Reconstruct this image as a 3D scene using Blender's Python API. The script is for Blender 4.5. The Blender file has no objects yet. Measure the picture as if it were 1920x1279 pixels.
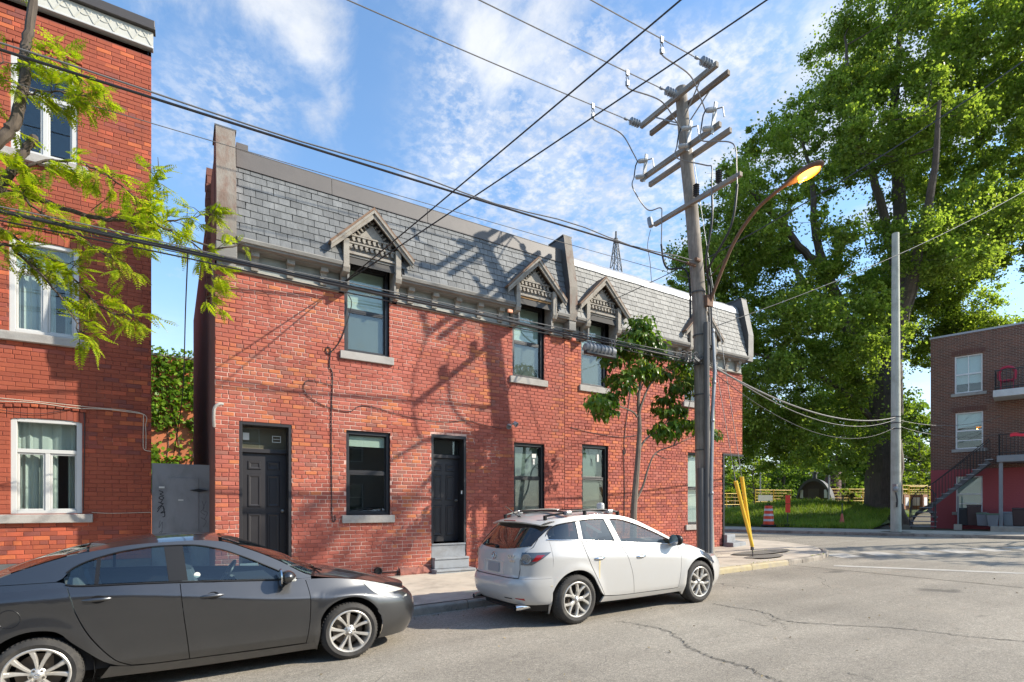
import bpy, bmesh, math, random
import numpy as np
from mathutils import Vector, Matrix, Euler

# where the cloud cover is thicker (+) or open (-): world direction, cosine of the angular radius, amount
CLOUD_LOBES = [((.05, .787, .616), .98, .09), ((.173, .768, .617), .986, .11), ((.377, .637, .673), .984, .09), ((.458, .598, .658), .984, .10),
               ((.341, .696, .632), .995, .08), ((.685, .40, .610), .984, .13), ((.311, .816, .487), .9965, .12), ((.555, .618, .557), .994, .11),
               ((.278, .74, .613), .993, -.14), ((.60, .49, .63), .990, -.16), ((.094, .843, .53), .990, -.12), ((.80, .30, .52), .97, .10)]
RIPPLE_LOBES = [((.444, .733, .516), .965, .26), ((.523, .657, .543), .97, .24), ((.621, .629, .468), .965, .30), ((.72, .456, .523), .975, .22), ((.041, .843, .536), .992, .14)]
CRACKS = [([(7.41, 5.75), (7.42, 5.32), (7.46, 4.89), (7.21, 4.45), (7.23, 4.19), (7.45, 3.88), (7.76, 3.5), (8.0, 3.11), (8.11, 2.71), (8.26, 2.35), (8.47, 2.03)], 0.034),
          ([(5.28, 5.77), (5.4, 5.37), (5.43, 4.97), (5.26, 4.56), (5.04, 4.21), (4.92, 3.86), (4.94, 3.54), (4.86, 3.24), (4.78, 2.97), (4.62, 2.58)], 0.034),
          ([(6.77, 4.85), (6.72, 4.56), (6.69, 4.31)], 0.016), ([(7.39, 4.85), (7.11, 4.52), (6.94, 4.24), (6.64, 4.0)], 0.014), ([(5.57, 2.75), (5.55, 2.5), (5.41, 2.19)], 0.018)]

rnd = random.Random(11)
C = bpy.context.scene
COL = C.collection
R = math.radians

# ------------------------------------------------------------------ camera, sky, sun, exposure
CAM = Vector((0, 0, 1.75))
cd = bpy.data.cameras.new('camera')
cd.sensor_width = 36.0
cd.lens = 1010 / 1920 * 36
cd.shift_y = (948 - 639.5) / 1920
cd.clip_start = 0.05
cd.clip_end = 3000
cam = bpy.data.objects.new('camera', cd)
COL.objects.link(cam)
cam.location = CAM
cam.rotation_euler = (R(90), 0, -math.atan2(1010, 1630))
C.camera = cam

SUN_EL = R(34.0)
SUN_AZ = (0.80, -0.60)            # horizontal direction towards the sun
sd = bpy.data.lights.new('sun', 'SUN')
sd.energy = 4.3
sd.angle = R(0.53)
sd.color = (1.0, 0.915, 0.78)
so = bpy.data.objects.new('sun', sd)
COL.objects.link(so)
sv = Vector((SUN_AZ[0] * math.cos(SUN_EL), SUN_AZ[1] * math.cos(SUN_EL), math.sin(SUN_EL)))
so.rotation_euler = (-sv).to_track_quat('-Z', 'Y').to_euler()
so.location = (0, 0, 40)

C.view_settings.view_transform = 'Standard'
C.view_settings.look = 'None'
C.view_settings.gamma = 1
C.view_settings.use_curve_mapping = False
C.view_settings.exposure = 0.92


class NT:
    """small helper round a node tree"""
    def __init__(s, tree):
        s.t = tree; s.n = tree.nodes; s.l = tree.links
    def node(s, typ, **kw):
        n = s.n.new(typ)
        for k, v in kw.items():
            if k == 'ins':
                for a, b in v.items():
                    if isinstance(b, bpy.types.NodeSocket): s.l.new(b, n.inputs[a])
                    else: n.inputs[a].default_value = b
            else: setattr(n, k, v)
        return n
    def math(s, op, a, b=0.0, c=None, clamp=False):
        n = s.n.new('ShaderNodeMath'); n.operation = op; n.use_clamp = clamp
        for i, x in enumerate((a, b, c)):
            if x is None: continue
            if isinstance(x, bpy.types.NodeSocket): s.l.new(x, n.inputs[i])
            else: n.inputs[i].default_value = x
        return n.outputs[0]
    def mix(s, fac, a, b, blend='MIX'):
        n = s.n.new('ShaderNodeMix'); n.data_type = 'RGBA'; n.blend_type = blend
        for i, x in ((0, fac), (6, a), (7, b)):
            if isinstance(x, bpy.types.NodeSocket): s.l.new(x, n.inputs[i])
            elif i == 0: n.inputs[0].default_value = x
            else: n.inputs[i].default_value = (*x[:3], 1)
        return n.outputs[2]
    def noise(s, vec, scale, detail=4, rough=.55, dist=0.0):
        n = s.node('ShaderNodeTexNoise')
        n.inputs['Scale'].default_value = scale; n.inputs['Detail'].default_value = detail
        n.inputs['Roughness'].default_value = rough; n.inputs['Distortion'].default_value = dist
        if vec is not None: s.l.new(vec, n.inputs['Vector'])
        return n.outputs[0]
    def ramp(s, fac, stops, interp='LINEAR'):
        n = s.n.new('ShaderNodeValToRGB'); n.color_ramp.interpolation = interp
        e = n.color_ramp.elements
        while len(e) < len(stops): e.new(0.5)
        for el, (p, c) in zip(e, stops):
            el.position = p
            el.color = (c, c, c, 1) if isinstance(c, (int, float)) else (*c[:3], 1)
        s.l.new(fac, n.inputs[0])
        return n.outputs[0]
    def smooth(s, x, lo, hi):
        n = s.n.new('ShaderNodeMapRange'); n.interpolation_type = 'SMOOTHSTEP'
        s.l.new(x, n.inputs[0]); n.inputs[1].default_value = lo; n.inputs[2].default_value = hi
        return n.outputs[0]


W = bpy.data.worlds.new('World'); C.world = W; W.use_nodes = True
t = NT(W.node_tree); t.n.clear()
out = t.node('ShaderNodeOutputWorld'); bg = t.node('ShaderNodeBackground')
bg.inputs['Strength'].default_value = 0.15
t.l.new(bg.outputs[0], out.inputs[0])
sky = t.node('ShaderNodeTexSky', sky_type='NISHITA', sun_disc=False)
sky.sun_elevation = SUN_EL
sky.sun_rotation = math.atan2(SUN_AZ[0], SUN_AZ[1])
sky.altitude = 50; sky.air_density = 1.15; sky.dust_density = 0.6; sky.ozone_density = 1.6
tc = t.node('ShaderNodeTexCoord')
sep = t.node('ShaderNodeSeparateXYZ'); t.l.new(tc.outputs['Generated'], sep.inputs[0])
zc = t.math('MAXIMUM', sep.outputs[2], 0.0)
den = t.math('ADD', zc, 0.12)
px = t.math('DIVIDE', sep.outputs[0], den); py = t.math('DIVIDE', sep.outputs[1], den)
comb = t.node('ShaderNodeCombineXYZ'); t.l.new(px, comb.inputs[0]); t.l.new(py, comb.inputs[1])
pv = comb.outputs[0]
def lobe(d, cut, amp):
    """a patch of the cloud cover round the direction d"""
    d = Vector(d).normalized()
    n = t.node('ShaderNodeVectorMath', operation='DOT_PRODUCT')
    t.l.new(tc.outputs['Generated'], n.inputs[0]); n.inputs[1].default_value = d
    return t.math('MULTIPLY', t.smooth(n.outputs['Value'], cut, 1.0), amp)
mpg = t.node('ShaderNodeMapping'); t.l.new(pv, mpg.inputs[0]); mpg.inputs['Rotation'].default_value = (0, 0, R(25)); mpg.inputs['Scale'].default_value = (1.15, .80, 1)
n1 = t.noise(mpg.outputs[0], 1.7, 10, .62, .25)
n2 = t.noise(mpg.outputs[0], 5.0, 9, .66, .3)
cov = t.math('ADD', t.math('MULTIPLY', n1, .62), t.math('MULTIPLY', n2, .38))
for d, cut, amp in CLOUD_LOBES:
    cov = t.math('ADD', cov, lobe(d, cut, amp))
big = t.smooth(cov, .55, .74)
# cirrocumulus ripples
rip = t.noise(pv, 34.0, 5, .62, .12)
ripm = t.noise(pv, 1.1, 3, .5, .2)
rc = t.math('ADD', ripm, 0.0)
for d, cut, amp in RIPPLE_LOBES:
    rc = t.math('ADD', rc, lobe(d, cut, amp))
rip = t.math('MULTIPLY', t.smooth(rip, .40, .66), t.smooth(rc, .52, .82))
veil = t.math('MULTIPLY', t.math('MULTIPLY', t.smooth(rc, .50, .95), t.smooth(n2, .34, .62)), .50)
low = t.math('MULTIPLY', t.smooth(t.math('SUBTRACT', .42, sep.outputs[2]), 0.0, .40), .70)   # paler, hazier towards the horizon
lowm = t.math('MULTIPLY', low, t.math('ADD', .55, t.math('MULTIPLY', n2, .8)))
fac = t.math('MAXIMUM', t.math('MULTIPLY', big, .92), t.math('ADD', t.math('MULTIPLY', rip, .42), veil, clamp=True))
fac = t.math('MAXIMUM', fac, lowm, clamp=True)
shade = t.ramp(t.noise(pv, 2.6, 6, .6, .3), [(.30, (2.5, 2.7, 3.05)), (.62, (3.7, 3.8, 3.95))])
skyc = t.mix(1.0, sky.outputs[0], (0.80, 0.96, 1.06), 'MULTIPLY')
t.l.new(t.mix(fac, skyc, shade), bg.inputs['Color'])

# ------------------------------------------------------------------ ground height
def gz(x):
    return 0.02 * max(-45.0, min(60.0, x))


# ------------------------------------------------------------------ mesh helpers
class MB:
    def __init__(s):
        s.v = []; s.f = []; s.m = []
    def add(s, vs, fs, mi=0):
        b = len(s.v); s.v.extend([tuple(p) for p in vs])
        for f in fs:
            s.f.append(tuple(i + b for i in f)); s.m.append(mi)
        return s
    def box(s, x0, x1, y0, y1, z0, z1, mi=0):
        v = [(x, y, z) for z in (z0, z1) for y in (y0, y1) for x in (x0, x1)]
        return s.add(v, [(0, 2, 3, 1), (4, 5, 7, 6), (0, 1, 5, 4), (2, 6, 7, 3), (0, 4, 6, 2), (1, 3, 7, 5)], mi)
    def beam(s, p, q, w, h, up=(0, 0, 1), mi=0):
        p = Vector(p); q = Vector(q); d = (q - p).normalized(); up = Vector(up)
        sd_ = d.cross(up)
        if sd_.length < 1e-5: sd_ = d.cross(Vector((1, 0, 0)))
        sd_.normalize(); u = sd_.cross(d).normalized()
        v = []
        for c in (p, q):
            for a, b in ((-1, -1), (1, -1), (1, 1), (-1, 1)):
                v.append(c + sd_ * (a * w / 2) + u * (b * h / 2))
        return s.add(v, [(0, 1, 2, 3)[::-1], (4, 5, 6, 7), (0, 1, 5, 4), (1, 2, 6, 5), (2, 3, 7, 6), (3, 0, 4, 7)], mi)
    def tube(s, pts, r, n=6, mi=0, caps=True):
        pts = [Vector(p) for p in pts]
        rs = r if isinstance(r, (list, tuple)) else [r] * len(pts)
        b = len(s.v); prev = None
        for i, p in enumerate(pts):
            a = pts[max(0, i - 1)]; c = pts[min(len(pts) - 1, i + 1)]
            d = (c - a).normalized()
            if prev is None:
                u = d.cross(Vector((0, 0, 1)))
                if u.length < .05: u = d.cross(Vector((1, 0, 0)))
            else:
                u = prev - d * prev.dot(d)
            u.normalize(); prev = u; w = d.cross(u)
            for k in range(n):
                t_ = 2 * math.pi * k / n
                s.v.append(tuple(p + (u * math.cos(t_) + w * math.sin(t_)) * rs[i]))
        for i in range(len(pts) - 1):
            for k in range(n):
                s.f.append((b + i * n + k, b + i * n + (k + 1) % n, b + (i + 1) * n + (k + 1) % n, b + (i + 1) * n + k)); s.m.append(mi)
        if caps:
            s.f.append(tuple(b + k for k in range(n))[::-1]); s.m.append(mi)
            s.f.append(tuple(b + (len(pts) - 1) * n + k for k in range(n))); s.m.append(mi)
        return s
    def lathe(s, prof, c=(0, 0, 0), axis=(0, 0, 1), n=16, mi=0, closed=False):
        ax = Vector(axis).normalized(); c = Vector(c)
        u = ax.cross(Vector((0, 0, 1)))
        if u.length < .05: u = ax.cross(Vector((1, 0, 0)))
        u.normalize(); w = ax.cross(u); b = len(s.v)
        for (r_, h) in prof:
            for k in range(n):
                t_ = 2 * math.pi * k / n
                s.v.append(tuple(c + ax * h + (u * math.cos(t_) + w * math.sin(t_)) * r_))
        m = len(prof)
        for i in range(m if closed else m - 1):
            j = (i + 1) % m
            for k in range(n):
                s.f.append((b + i * n + k, b + i * n + (k + 1) % n, b + j * n + (k + 1) % n, b + j * n + k)); s.m.append(mi)
        return s
    def prism(s, poly, fn, d0, d1, mi=0):
        """poly: 2D outline; fn(a, b, d) -> 3D; closed solid between depths d0, d1"""
        n = len(poly)
        v = [fn(a, b, d0) for a, b in poly] + [fn(a, b, d1) for a, b in poly]
        fs = [tuple(range(n)), tuple(range(2 * n - 1, n - 1, -1))]
        fs += [((i + 1) % n, i, n + i, n + (i + 1) % n) for i in range(n)]
        return s.add(v, fs, mi)
    def grid(s, rows, mi=0, flip=False):
        h = len(rows); w = len(rows[0])
        fs = []
        for i in range(h - 1):
            for j in range(w - 1):
                f = (i * w + j, i * w + j + 1, (i + 1) * w + j + 1, (i + 1) * w + j)
                fs.append(f[::-1] if flip else f)
        return s.add([p for r_ in rows for p in r_], fs, mi)
    def mesh(s, name, mats, smooth=False, angle=35, recalc=True):
        me = bpy.data.meshes.new(name)
        me.from_pydata(s.v, [], s.f)
        for m_ in (mats if isinstance(mats, (list, tuple)) else [mats]): me.materials.append(m_)
        if len(set(s.m)) > 1: me.polygons.foreach_set('material_index', s.m)
        if recalc:
            bm = bmesh.new(); bm.from_mesh(me)
            bmesh.ops.recalc_face_normals(bm, faces=bm.faces); bm.to_mesh(me); bm.free()
        if smooth:
            me.shade_smooth(); me.set_sharp_from_angle(angle=R(angle))
        me.update()
        return me
    def build(s, name, mats, parent=None, smooth=False, angle=35, recalc=True, bevel=0, **kw):
        return link(name, s.mesh(name, mats, smooth, angle, recalc), parent, bevel=bevel, **kw)


def big_mesh(name, verts, quads, mat, smooth=False):
    me = bpy.data.meshes.new(name)
    verts = np.asarray(verts, dtype=np.float32); quads = np.asarray(quads, dtype=np.int32)
    k = quads.shape[1]
    me.vertices.add(len(verts)); me.vertices.foreach_set('co', verts.ravel())
    me.loops.add(quads.size); me.loops.foreach_set('vertex_index', quads.ravel())
    me.polygons.add(len(quads))
    me.polygons.foreach_set('loop_start', np.arange(0, quads.size, k, dtype=np.int32))
    me.polygons.foreach_set('loop_total', np.full(len(quads), k, dtype=np.int32))
    me.update(calc_edges=True)
    me.materials.append(mat)
    if smooth: me.shade_smooth()
    return me


def link(name, me, parent=None, loc=None, bevel=0, label=None, cat=None, group=None, kind=None):
    o = bpy.data.objects.new(name, me); COL.objects.link(o)
    if loc is not None: o.location = loc
    if parent is not None:
        o.parent = parent
        if 'root' in parent: o.matrix_parent_inverse = root_inv(parent)
    if bevel:
        b = o.modifiers.new('bevel', 'BEVEL'); b.width = bevel; b.segments = 2; b.limit_method = 'ANGLE'; b.angle_limit = R(40)
    tag(o, label, cat, group, kind)
    return o


def root_inv(p):
    return (Matrix.Translation(p.location) @ p.rotation_euler.to_matrix().to_4x4()).inverted()


def tag(o, label=None, cat=None, group=None, kind=None):
    if label: o['label'] = label
    if cat: o['category'] = cat
    if group: o['group'] = group
    if kind: o['kind'] = kind
    return o


def thing(name, label, cat, loc=(0, 0, 0), group=None, kind=None, local=False):
    """a thing's Empty; its parts are built in world coordinates unless local"""
    o = bpy.data.objects.new(name, None); COL.objects.link(o)
    o.location = loc; o.empty_display_size = .3
    if not local: o['root'] = 1
    return tag(o, label, cat, group, kind)


def copy_tree(o, parent=None):
    c = o.copy(); COL.objects.link(c)
    if parent is not None:
        k = o.matrix_parent_inverse.copy(); c.parent = parent; c.matrix_parent_inverse = k
    for ch in list(o.children): copy_tree(ch, c)
    return c


def smoothpath(pts, k=6):
    """Catmull-Rom through the points"""
    P = [Vector(p) for p in pts]
    if len(P) < 3:
        return [P[0].lerp(P[1], i / k) for i in range(k + 1)]
    o = []
    for i in range(len(P) - 1):
        a = P[max(0, i - 1)]; b = P[i]; c = P[i + 1]; d = P[min(len(P) - 1, i + 2)]
        for j in range(k):
            u = j / k
            o.append(0.5 * ((2 * b) + (c - a) * u + (2 * a - 5 * b + 4 * c - d) * u * u + (3 * b - a - 3 * c + d) * u ** 3))
    o.append(P[-1])
    return o


def sag(p, q, drop, n=16):
    p = Vector(p); q = Vector(q)
    return [p.lerp(q, i / n) - Vector((0, 0, drop * 4 * (i / n) * (1 - i / n))) for i in range(n + 1)]


# ------------------------------------------------------------------ materials
def newmat(name):
    m = bpy.data.materials.new(name); m.use_nodes = True
    t = NT(m.node_tree); p = t.n['Principled BSDF']
    return m, t, p


def pos(t):
    return t.node('ShaderNodeNewGeometry').outputs['Position']


def rand(t):
    g = t.node('ShaderNodeNewGeometry').outputs['Random Per Island']
    o = t.node('ShaderNodeObjectInfo').outputs['Random']
    return t.math('FRACT', t.math('ADD', g, t.math('MULTIPLY', o, 7.31)))


def pbr(name, base, rough=.6, metal=0., var=.12, scale=6., bump=0., bscale=60., rv=0., coat=0., spec=None, dirt=None, dscale=2.5, damt=.5, stretch=None, coord='pos'):
    """plain surface: grain, a second dirt colour in patches, relief and a tone of its own for each island"""
    m, t, p = newmat(name)
    v = pos(t) if coord == 'pos' else t.node('ShaderNodeTexCoord').outputs['Object']
    if stretch:
        mp = t.node('ShaderNodeMapping'); t.l.new(v, mp.inputs[0]); mp.inputs['Scale'].default_value = stretch; v = mp.outputs[0]
    c = t.mix(t.noise(v, scale, 6, .6), tuple(b * (1 - var) for b in base), tuple(min(1, b * (1 + var)) for b in base))
    if dirt:
        c = t.mix(t.math('MULTIPLY', t.smooth(t.noise(v, dscale, 7, .65, .3), .42, .72), damt), c, dirt)
    if rv:
        c = t.mix(1.0, c, t.ramp(rand(t), [(0, 1 - rv), (1, 1 + rv)]), 'MULTIPLY')
    t.l.new(c, p.inputs['Base Color'])
    p.inputs['Roughness'].default_value = rough; p.inputs['Metallic'].default_value = metal
    p.inputs['Coat Weight'].default_value = coat; p.inputs['Coat Roughness'].default_value = .06
    if spec is not None: p.inputs['Specular IOR Level'].default_value = spec
    if bump:
        b = t.node('ShaderNodeBump'); b.inputs['Strength'].default_value = bump; b.inputs['Distance'].default_value = .01
        t.l.new(t.noise(v, bscale, 6, .6), b.inputs['Height']); t.l.new(b.outputs[0], p.inputs['Normal'])
    return m


def brick_mat(name, cols, wx0=None, unp=None, thr=(.48, .62), rv=.16, rough=.8):
    """cols: painted brick tones; unp: tones of unpainted brick that show through in patches"""
    m, t, p = newmat(name)
    v = pos(t); r1 = rand(t)
    r2 = t.math('FRACT', t.math('MULTIPLY', r1, 17.3)); r3 = t.math('FRACT', t.math('MULTIPLY', r1, 53.7))
    n = len(cols)
    c = t.ramp(r1, [(i / n, q) for i, q in enumerate(cols)], 'CONSTANT')
    if unp:
        k = len(unp)
        cu = t.ramp(r2, [(i / k, q) for i, q in enumerate(unp)], 'CONSTANT')
        msk = t.math('ADD', t.noise(v, .55, 3, .5, .3), t.math('MULTIPLY', t.math('SUBTRACT', r3, .5), .42))
        if wx0 is not None:
            sx = t.node('ShaderNodeSeparateXYZ'); t.l.new(v, sx.inputs[0])
            msk = t.math('ADD', msk, t.math('MULTIPLY', t.smooth(sx.outputs[0], wx0[0], wx0[1]), wx0[2]))
        c = t.mix(t.smooth(msk, thr[0], thr[1]), c, cu)
    c = t.mix(1.0, c, t.ramp(r3, [(0, 1 - rv), (1, 1 + rv)]), 'MULTIPLY')
    fine = t.noise(v, 38, 7, .7)
    c = t.mix(t.math('MULTIPLY', t.smooth(fine, .5, .75), .35), c, (.20, .085, .06))
    c = t.mix(t.math('MULTIPLY', t.smooth(t.noise(v, 14, 6, .7, .4), .60, .78), .40), c, (.46, .27, .20))
    mp = t.node('ShaderNodeMapping'); t.l.new(v, mp.inputs[0]); mp.inputs['Scale'].default_value = (2.4, 2.4, .35)
    c = t.mix(t.math('MULTIPLY', t.smooth(t.noise(mp.outputs[0], 1.0, 6, .65), .50, .76), .32), c, (.10, .045, .035))
    c = t.mix(1.0, c, t.ramp(t.noise(v, .45, 6, .65, .4), [(.30, .87), (.52, 1.03), (.72, 1.15)]), 'MULTIPLY')      # broad soot and fading
    t.l.new(c, p.inputs['Base Color'])
    p.inputs['Roughness'].default_value = rough; p.inputs['Specular IOR Level'].default_value = .3
    b = t.node('ShaderNodeBump'); b.inputs['Strength'].default_value = .55; b.inputs['Distance'].default_value = .006
    t.l.new(t.noise(v, 55, 6, .65), b.inputs['Height']); t.l.new(b.outputs[0], p.inputs['Normal'])
    return m


def glass_mat(name, tint=(.75, .82, .80), f0=.06, rough=.0, wav=0.0):
    """a thin sheet of glass, the same from both sides"""
    m = bpy.data.materials.new(name); m.use_nodes = True
    t = NT(m.node_tree); t.n.clear()
    o = t.node('ShaderNodeOutputMaterial'); mx = t.node('ShaderNodeMixShader')
    tr = t.node('ShaderNodeBsdfTransparent'); tr.inputs[0].default_value = (*tint, 1)
    gl = t.node('ShaderNodeBsdfGlossy'); gl.inputs['Roughness'].default_value = rough
    ge = t.node('ShaderNodeNewGeometry'); dt = t.node('ShaderNodeVectorMath', operation='DOT_PRODUCT')
    t.l.new(ge.outputs['Normal'], dt.inputs[0]); t.l.new(ge.outputs['Incoming'], dt.inputs[1])
    if wav:
        b = t.node('ShaderNodeBump'); b.inputs['Strength'].default_value = wav; b.inputs['Distance'].default_value = .02
        t.l.new(t.noise(ge.outputs['Position'], 1.3, 2, .5), b.inputs['Height']); t.l.new(b.outputs[0], gl.inputs['Normal'])
    c = t.math('ABSOLUTE', dt.outputs['Value']); k = t.math('POWER', t.math('SUBTRACT', 1.0, c, clamp=True), 4.0)
    f = t.math('ADD', f0, t.math('MULTIPLY', k, 1 - f0), clamp=True)
    t.l.new(f, mx.inputs[0]); t.l.new(tr.outputs[0], mx.inputs[1]); t.l.new(gl.outputs[0], mx.inputs[2])
    t.l.new(mx.outputs[0], o.inputs[0])
    return m


def leaf_mat(name, cols, trans=.4, rough=.5, var=.25):
    m, t, p = newmat(name)
    r1 = rand(t); k = len(cols)
    c = t.ramp(r1, [(i / max(1, k - 1), q) for i, q in enumerate(cols)])
    c = t.mix(1.0, c, t.ramp(t.noise(pos(t), .7, 3, .5), [(.3, 1 - var), (.7, 1 + var)]), 'MULTIPLY')
    t.l.new(c, p.inputs['Base Color']); p.inputs['Roughness'].default_value = rough
    p.inputs['Specular IOR Level'].default_value = .22
    o = t.n['Material Output']; mx = t.node('ShaderNodeMixShader'); tl = t.node('ShaderNodeBsdfTranslucent')
    ct = t.mix(1.0, c, (1.5, 1.55, .55), 'MULTIPLY'); t.l.new(ct, tl.inputs[0])
    mx.inputs[0].default_value = trans
    t.l.new(p.outputs[0], mx.inputs[1]); t.l.new(tl.outputs[0], mx.inputs[2]); t.l.new(mx.outputs[0], o.inputs[0])
    return m


def wood_mat(name, a, b, rough=.85, axis='z', scale=9.):
    m, t, p = newmat(name)
    v = pos(t); mp = t.node('ShaderNodeMapping'); t.l.new(v, mp.inputs[0])
    s = {'z': (1, 1, .07), 'y': (1, .07, 1), 'x': (.07, 1, 1)}[axis]
    mp.inputs['Scale'].default_value = s
    g = t.noise(mp.outputs[0], scale * 3, 7, .7, .2)
    c = t.ramp(g, [(.25, a), (.72, b)])
    c = t.mix(t.math('MULTIPLY', t.smooth(t.noise(v, 2.2, 5, .6), .45, .7), .4), c, tuple(q * .55 for q in a))
    t.l.new(c, p.inputs['Base Color']); p.inputs['Roughness'].default_value = rough
    bm_ = t.node('ShaderNodeBump'); bm_.inputs['Strength'].default_value = .5; bm_.inputs['Distance'].default_value = .01
    t.l.new(g, bm_.inputs['Height']); t.l.new(bm_.outputs[0], p.inputs['Normal'])
    return m


def paint_mat(name, base, metal=0., rough=.35, coat=1., dust=(.30, .28, .25), damt=.12):
    m, t, p = newmat(name)
    v = t.node('ShaderNodeTexCoord').outputs['Object']
    sx = t.node('ShaderNodeSeparateXYZ'); t.l.new(v, sx.inputs[0])
    fl = t.noise(v, 900, 2, .5)
    c = t.mix(fl, tuple(b * .9 for b in base), tuple(min(1, b * 1.1) for b in base))
    lowd = t.math('MULTIPLY', t.math('SUBTRACT', 1.0, t.smooth(sx.outputs[2], .15, .55)), .45)
    d = t.math('MULTIPLY', t.math('ADD', t.math('MULTIPLY', t.smooth(t.noise(v, 2.2, 7, .65), .35, .75), damt), t.math('MULTIPLY', lowd, t.noise(v, 6, 6, .7))), 1.0, clamp=True)
    c = t.mix(d, c, dust)
    t.l.new(c, p.inputs['Base Color'])
    p.inputs['Metallic'].default_value = metal
    t.l.new(t.math('ADD', rough, t.math('MULTIPLY', d, .35)), p.inputs['Roughness'])
    p.inputs['Coat Weight'].default_value = coat; p.inputs['Coat Roughness'].default_value = .05
    return m

# ------------------------------------------------------------------ the ground, the roads, the pavements
asph = None
def asphalt_mat():
    m, t, p = newmat('asphalt')
    v = pos(t)
    agg = t.noise(v, 70, 5, .8)
    c = t.ramp(agg, [(.30, (.10, .088, .072)), (.47, (.265, .235, .19)), (.56, (.33, .295, .24)), (.70, (.62, .56, .47))])
    c = t.mix(1.0, c, t.ramp(t.noise(v, 22, 4, .7), [(.32, .80), (.68, 1.17)]), 'MULTIPLY')
    sp_ = t.math('MULTIPLY', t.smooth(t.noise(v, .75, 4, .5, .6), .66, .72), .55)      # oil drips
    c = t.mix(sp_, c, (.07, .063, .055))
    big = t.noise(v, .35, 6, .6, .4)
    c = t.mix(1.0, c, t.ramp(big, [(.3, .80), (.7, 1.14)]), 'MULTIPLY')
    mp = t.node('ShaderNodeMapping'); t.l.new(v, mp.inputs[0]); mp.inputs['Scale'].default_value = (.12, 1.1, 1)
    c = t.mix(1.0, c, t.ramp(t.noise(mp.outputs[0], 1.3, 5, .6), [(.35, .86), (.65, 1.08)]), 'MULTIPLY')
    c = t.mix(t.math('MULTIPLY', t.smooth(t.noise(v, 1.6, 7, .7, .5), .60, .74), .30), c, (.085, .08, .075))
    c = t.mix(t.math('MULTIPLY', t.smooth(t.noise(v, .9, 5, .6, .3), .58, .72), .22), c, (.33, .28, .215))
    # hairline cracks
    w = t.node('ShaderNodeVectorMath', operation='ADD'); t.l.new(v, w.inputs[0])
    wn = t.node('ShaderNodeTexNoise'); wn.inputs['Scale'].default_value = .9; wn.inputs['Detail'].default_value = 6; t.l.new(v, wn.inputs['Vector'])
    t.l.new(wn.outputs['Color'], w.inputs[1])
    vo = t.node('ShaderNodeTexVoronoi', feature='DISTANCE_TO_EDGE'); vo.inputs['Scale'].default_value = .33; t.l.new(w.outputs[0], vo.inputs['Vector'])
    ck = t.math('SUBTRACT', 1.0, t.smooth(vo.outputs['Distance'], .0, .0045))
    ck = t.math('MULTIPLY', ck, t.smooth(t.noise(v, .22, 3, .5), .50, .60))
    c = t.mix(t.math('MULTIPLY', ck, .75), c, (.04, .038, .035))
    t.l.new(c, p.inputs['Base Color']); p.inputs['Roughness'].default_value = .82; p.inputs['Specular IOR Level'].default_value = .35
    b = t.node('ShaderNodeBump'); b.inputs['Strength'].default_value = .7; b.inputs['Distance'].default_value = .008
    t.l.new(t.math('SUBTRACT', agg, t.math('MULTIPLY', ck, 1.5)), b.inputs['Height']); t.l.new(b.outputs[0], p.inputs['Normal'])
    return m
M_asph = asphalt_mat()
M_conc = pbr('concrete', (.46, .40, .32), .85, var=.16, scale=3, bump=.45, bscale=70, rv=.07, dirt=(.17, .145, .12), dscale=1.7, damt=.5)
M_kerb = pbr('kerb_concrete', (.31, .27, .22), .9, var=.25, scale=9, bump=1.0, bscale=28, rv=.15, dirt=(.07, .062, .055), dscale=2.4, damt=.85)
M_kerby = pbr('kerb_yellow_paint', (.42, .345, .20), .85, var=.25, scale=7, bump=.8, bscale=30, dirt=(.33, .285, .225), dscale=4, damt=.95)
M_earth = pbr('earth', (.13, .10, .065), .95, var=.3, scale=4, bump=.6, bscale=20, dirt=(.06, .08, .03), dscale=.6, damt=.7)
M_tar = pbr('tar', (.055, .052, .048), .6, var=.3, scale=20, bump=.4, bscale=80)
M_patch = pbr('asphalt_patch', (.15, .135, .115), .85, var=.3, scale=30, bump=.7, bscale=110)
M_white = pbr('road_paint', (.46, .43, .38), .7, var=.15, scale=12, bump=.4, bscale=90, dirt=(.25, .235, .21), dscale=3.5, damt=.95)
M_iron = pbr('cast_iron', (.10, .09, .08), .7, metal=.6, var=.3, scale=30, bump=.5, bscale=60)


def sheet(name, poly, dz, mat, parent=None, kind='structure', thick=None, dens=None):
    mb = MB(); n = len(poly)
    mb.add([(x, y, gz(x) + dz) for x, y in poly], [tuple(range(n))])
    if thick:
        mb.add([(x, y, gz(x) + dz) for x, y in poly] + [(x, y, gz(x) + dz - thick) for x, y in poly],
               [(i, (i + 1) % n, n + (i + 1) % n, n + i) for i in range(n)])
    return mb.build(name, mat, parent, kind=kind if parent is None else None)


mb = MB(); xs = [-600, -45, 60, 600]
mb.grid([[(x, y, gz(x) - .06) for x in xs] for y in (-600, 600)], flip=False)
mb.build('ground', M_earth, kind='structure')

KX = lambda y: 25.3 + (9 - y) * .30          # far kerb of the cross street
NX = lambda y: 18.6 - (y - 12.8) * .30       # near kerb of the cross street beyond the corner
road = []
mb = MB()
mb.grid([[(x, y, gz(x)) for x in (-90, -45, -10, 0, 10, 20, KX(y))] for y in (-7.0, 7.8)])
mb.build('main_road', M_asph, kind='structure')
mb = MB()
rows = []
for y in (-40, -7, 2, 7.8, 12.8, 20, 40, 90):
    a = 13.0 if y <= 7.8 else (13.0 if y < 12.8 else NX(y) - .2)
    if y == 12.8: a = 17.5
    rows.append([(a + (KX(y) + .1 - a) * k / 4, y, gz(a + (KX(y) + .1 - a) * k / 4) + .005) for k in range(5)])
mb.grid(rows)
mb.build('cross_road', M_asph, kind='structure')
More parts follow.
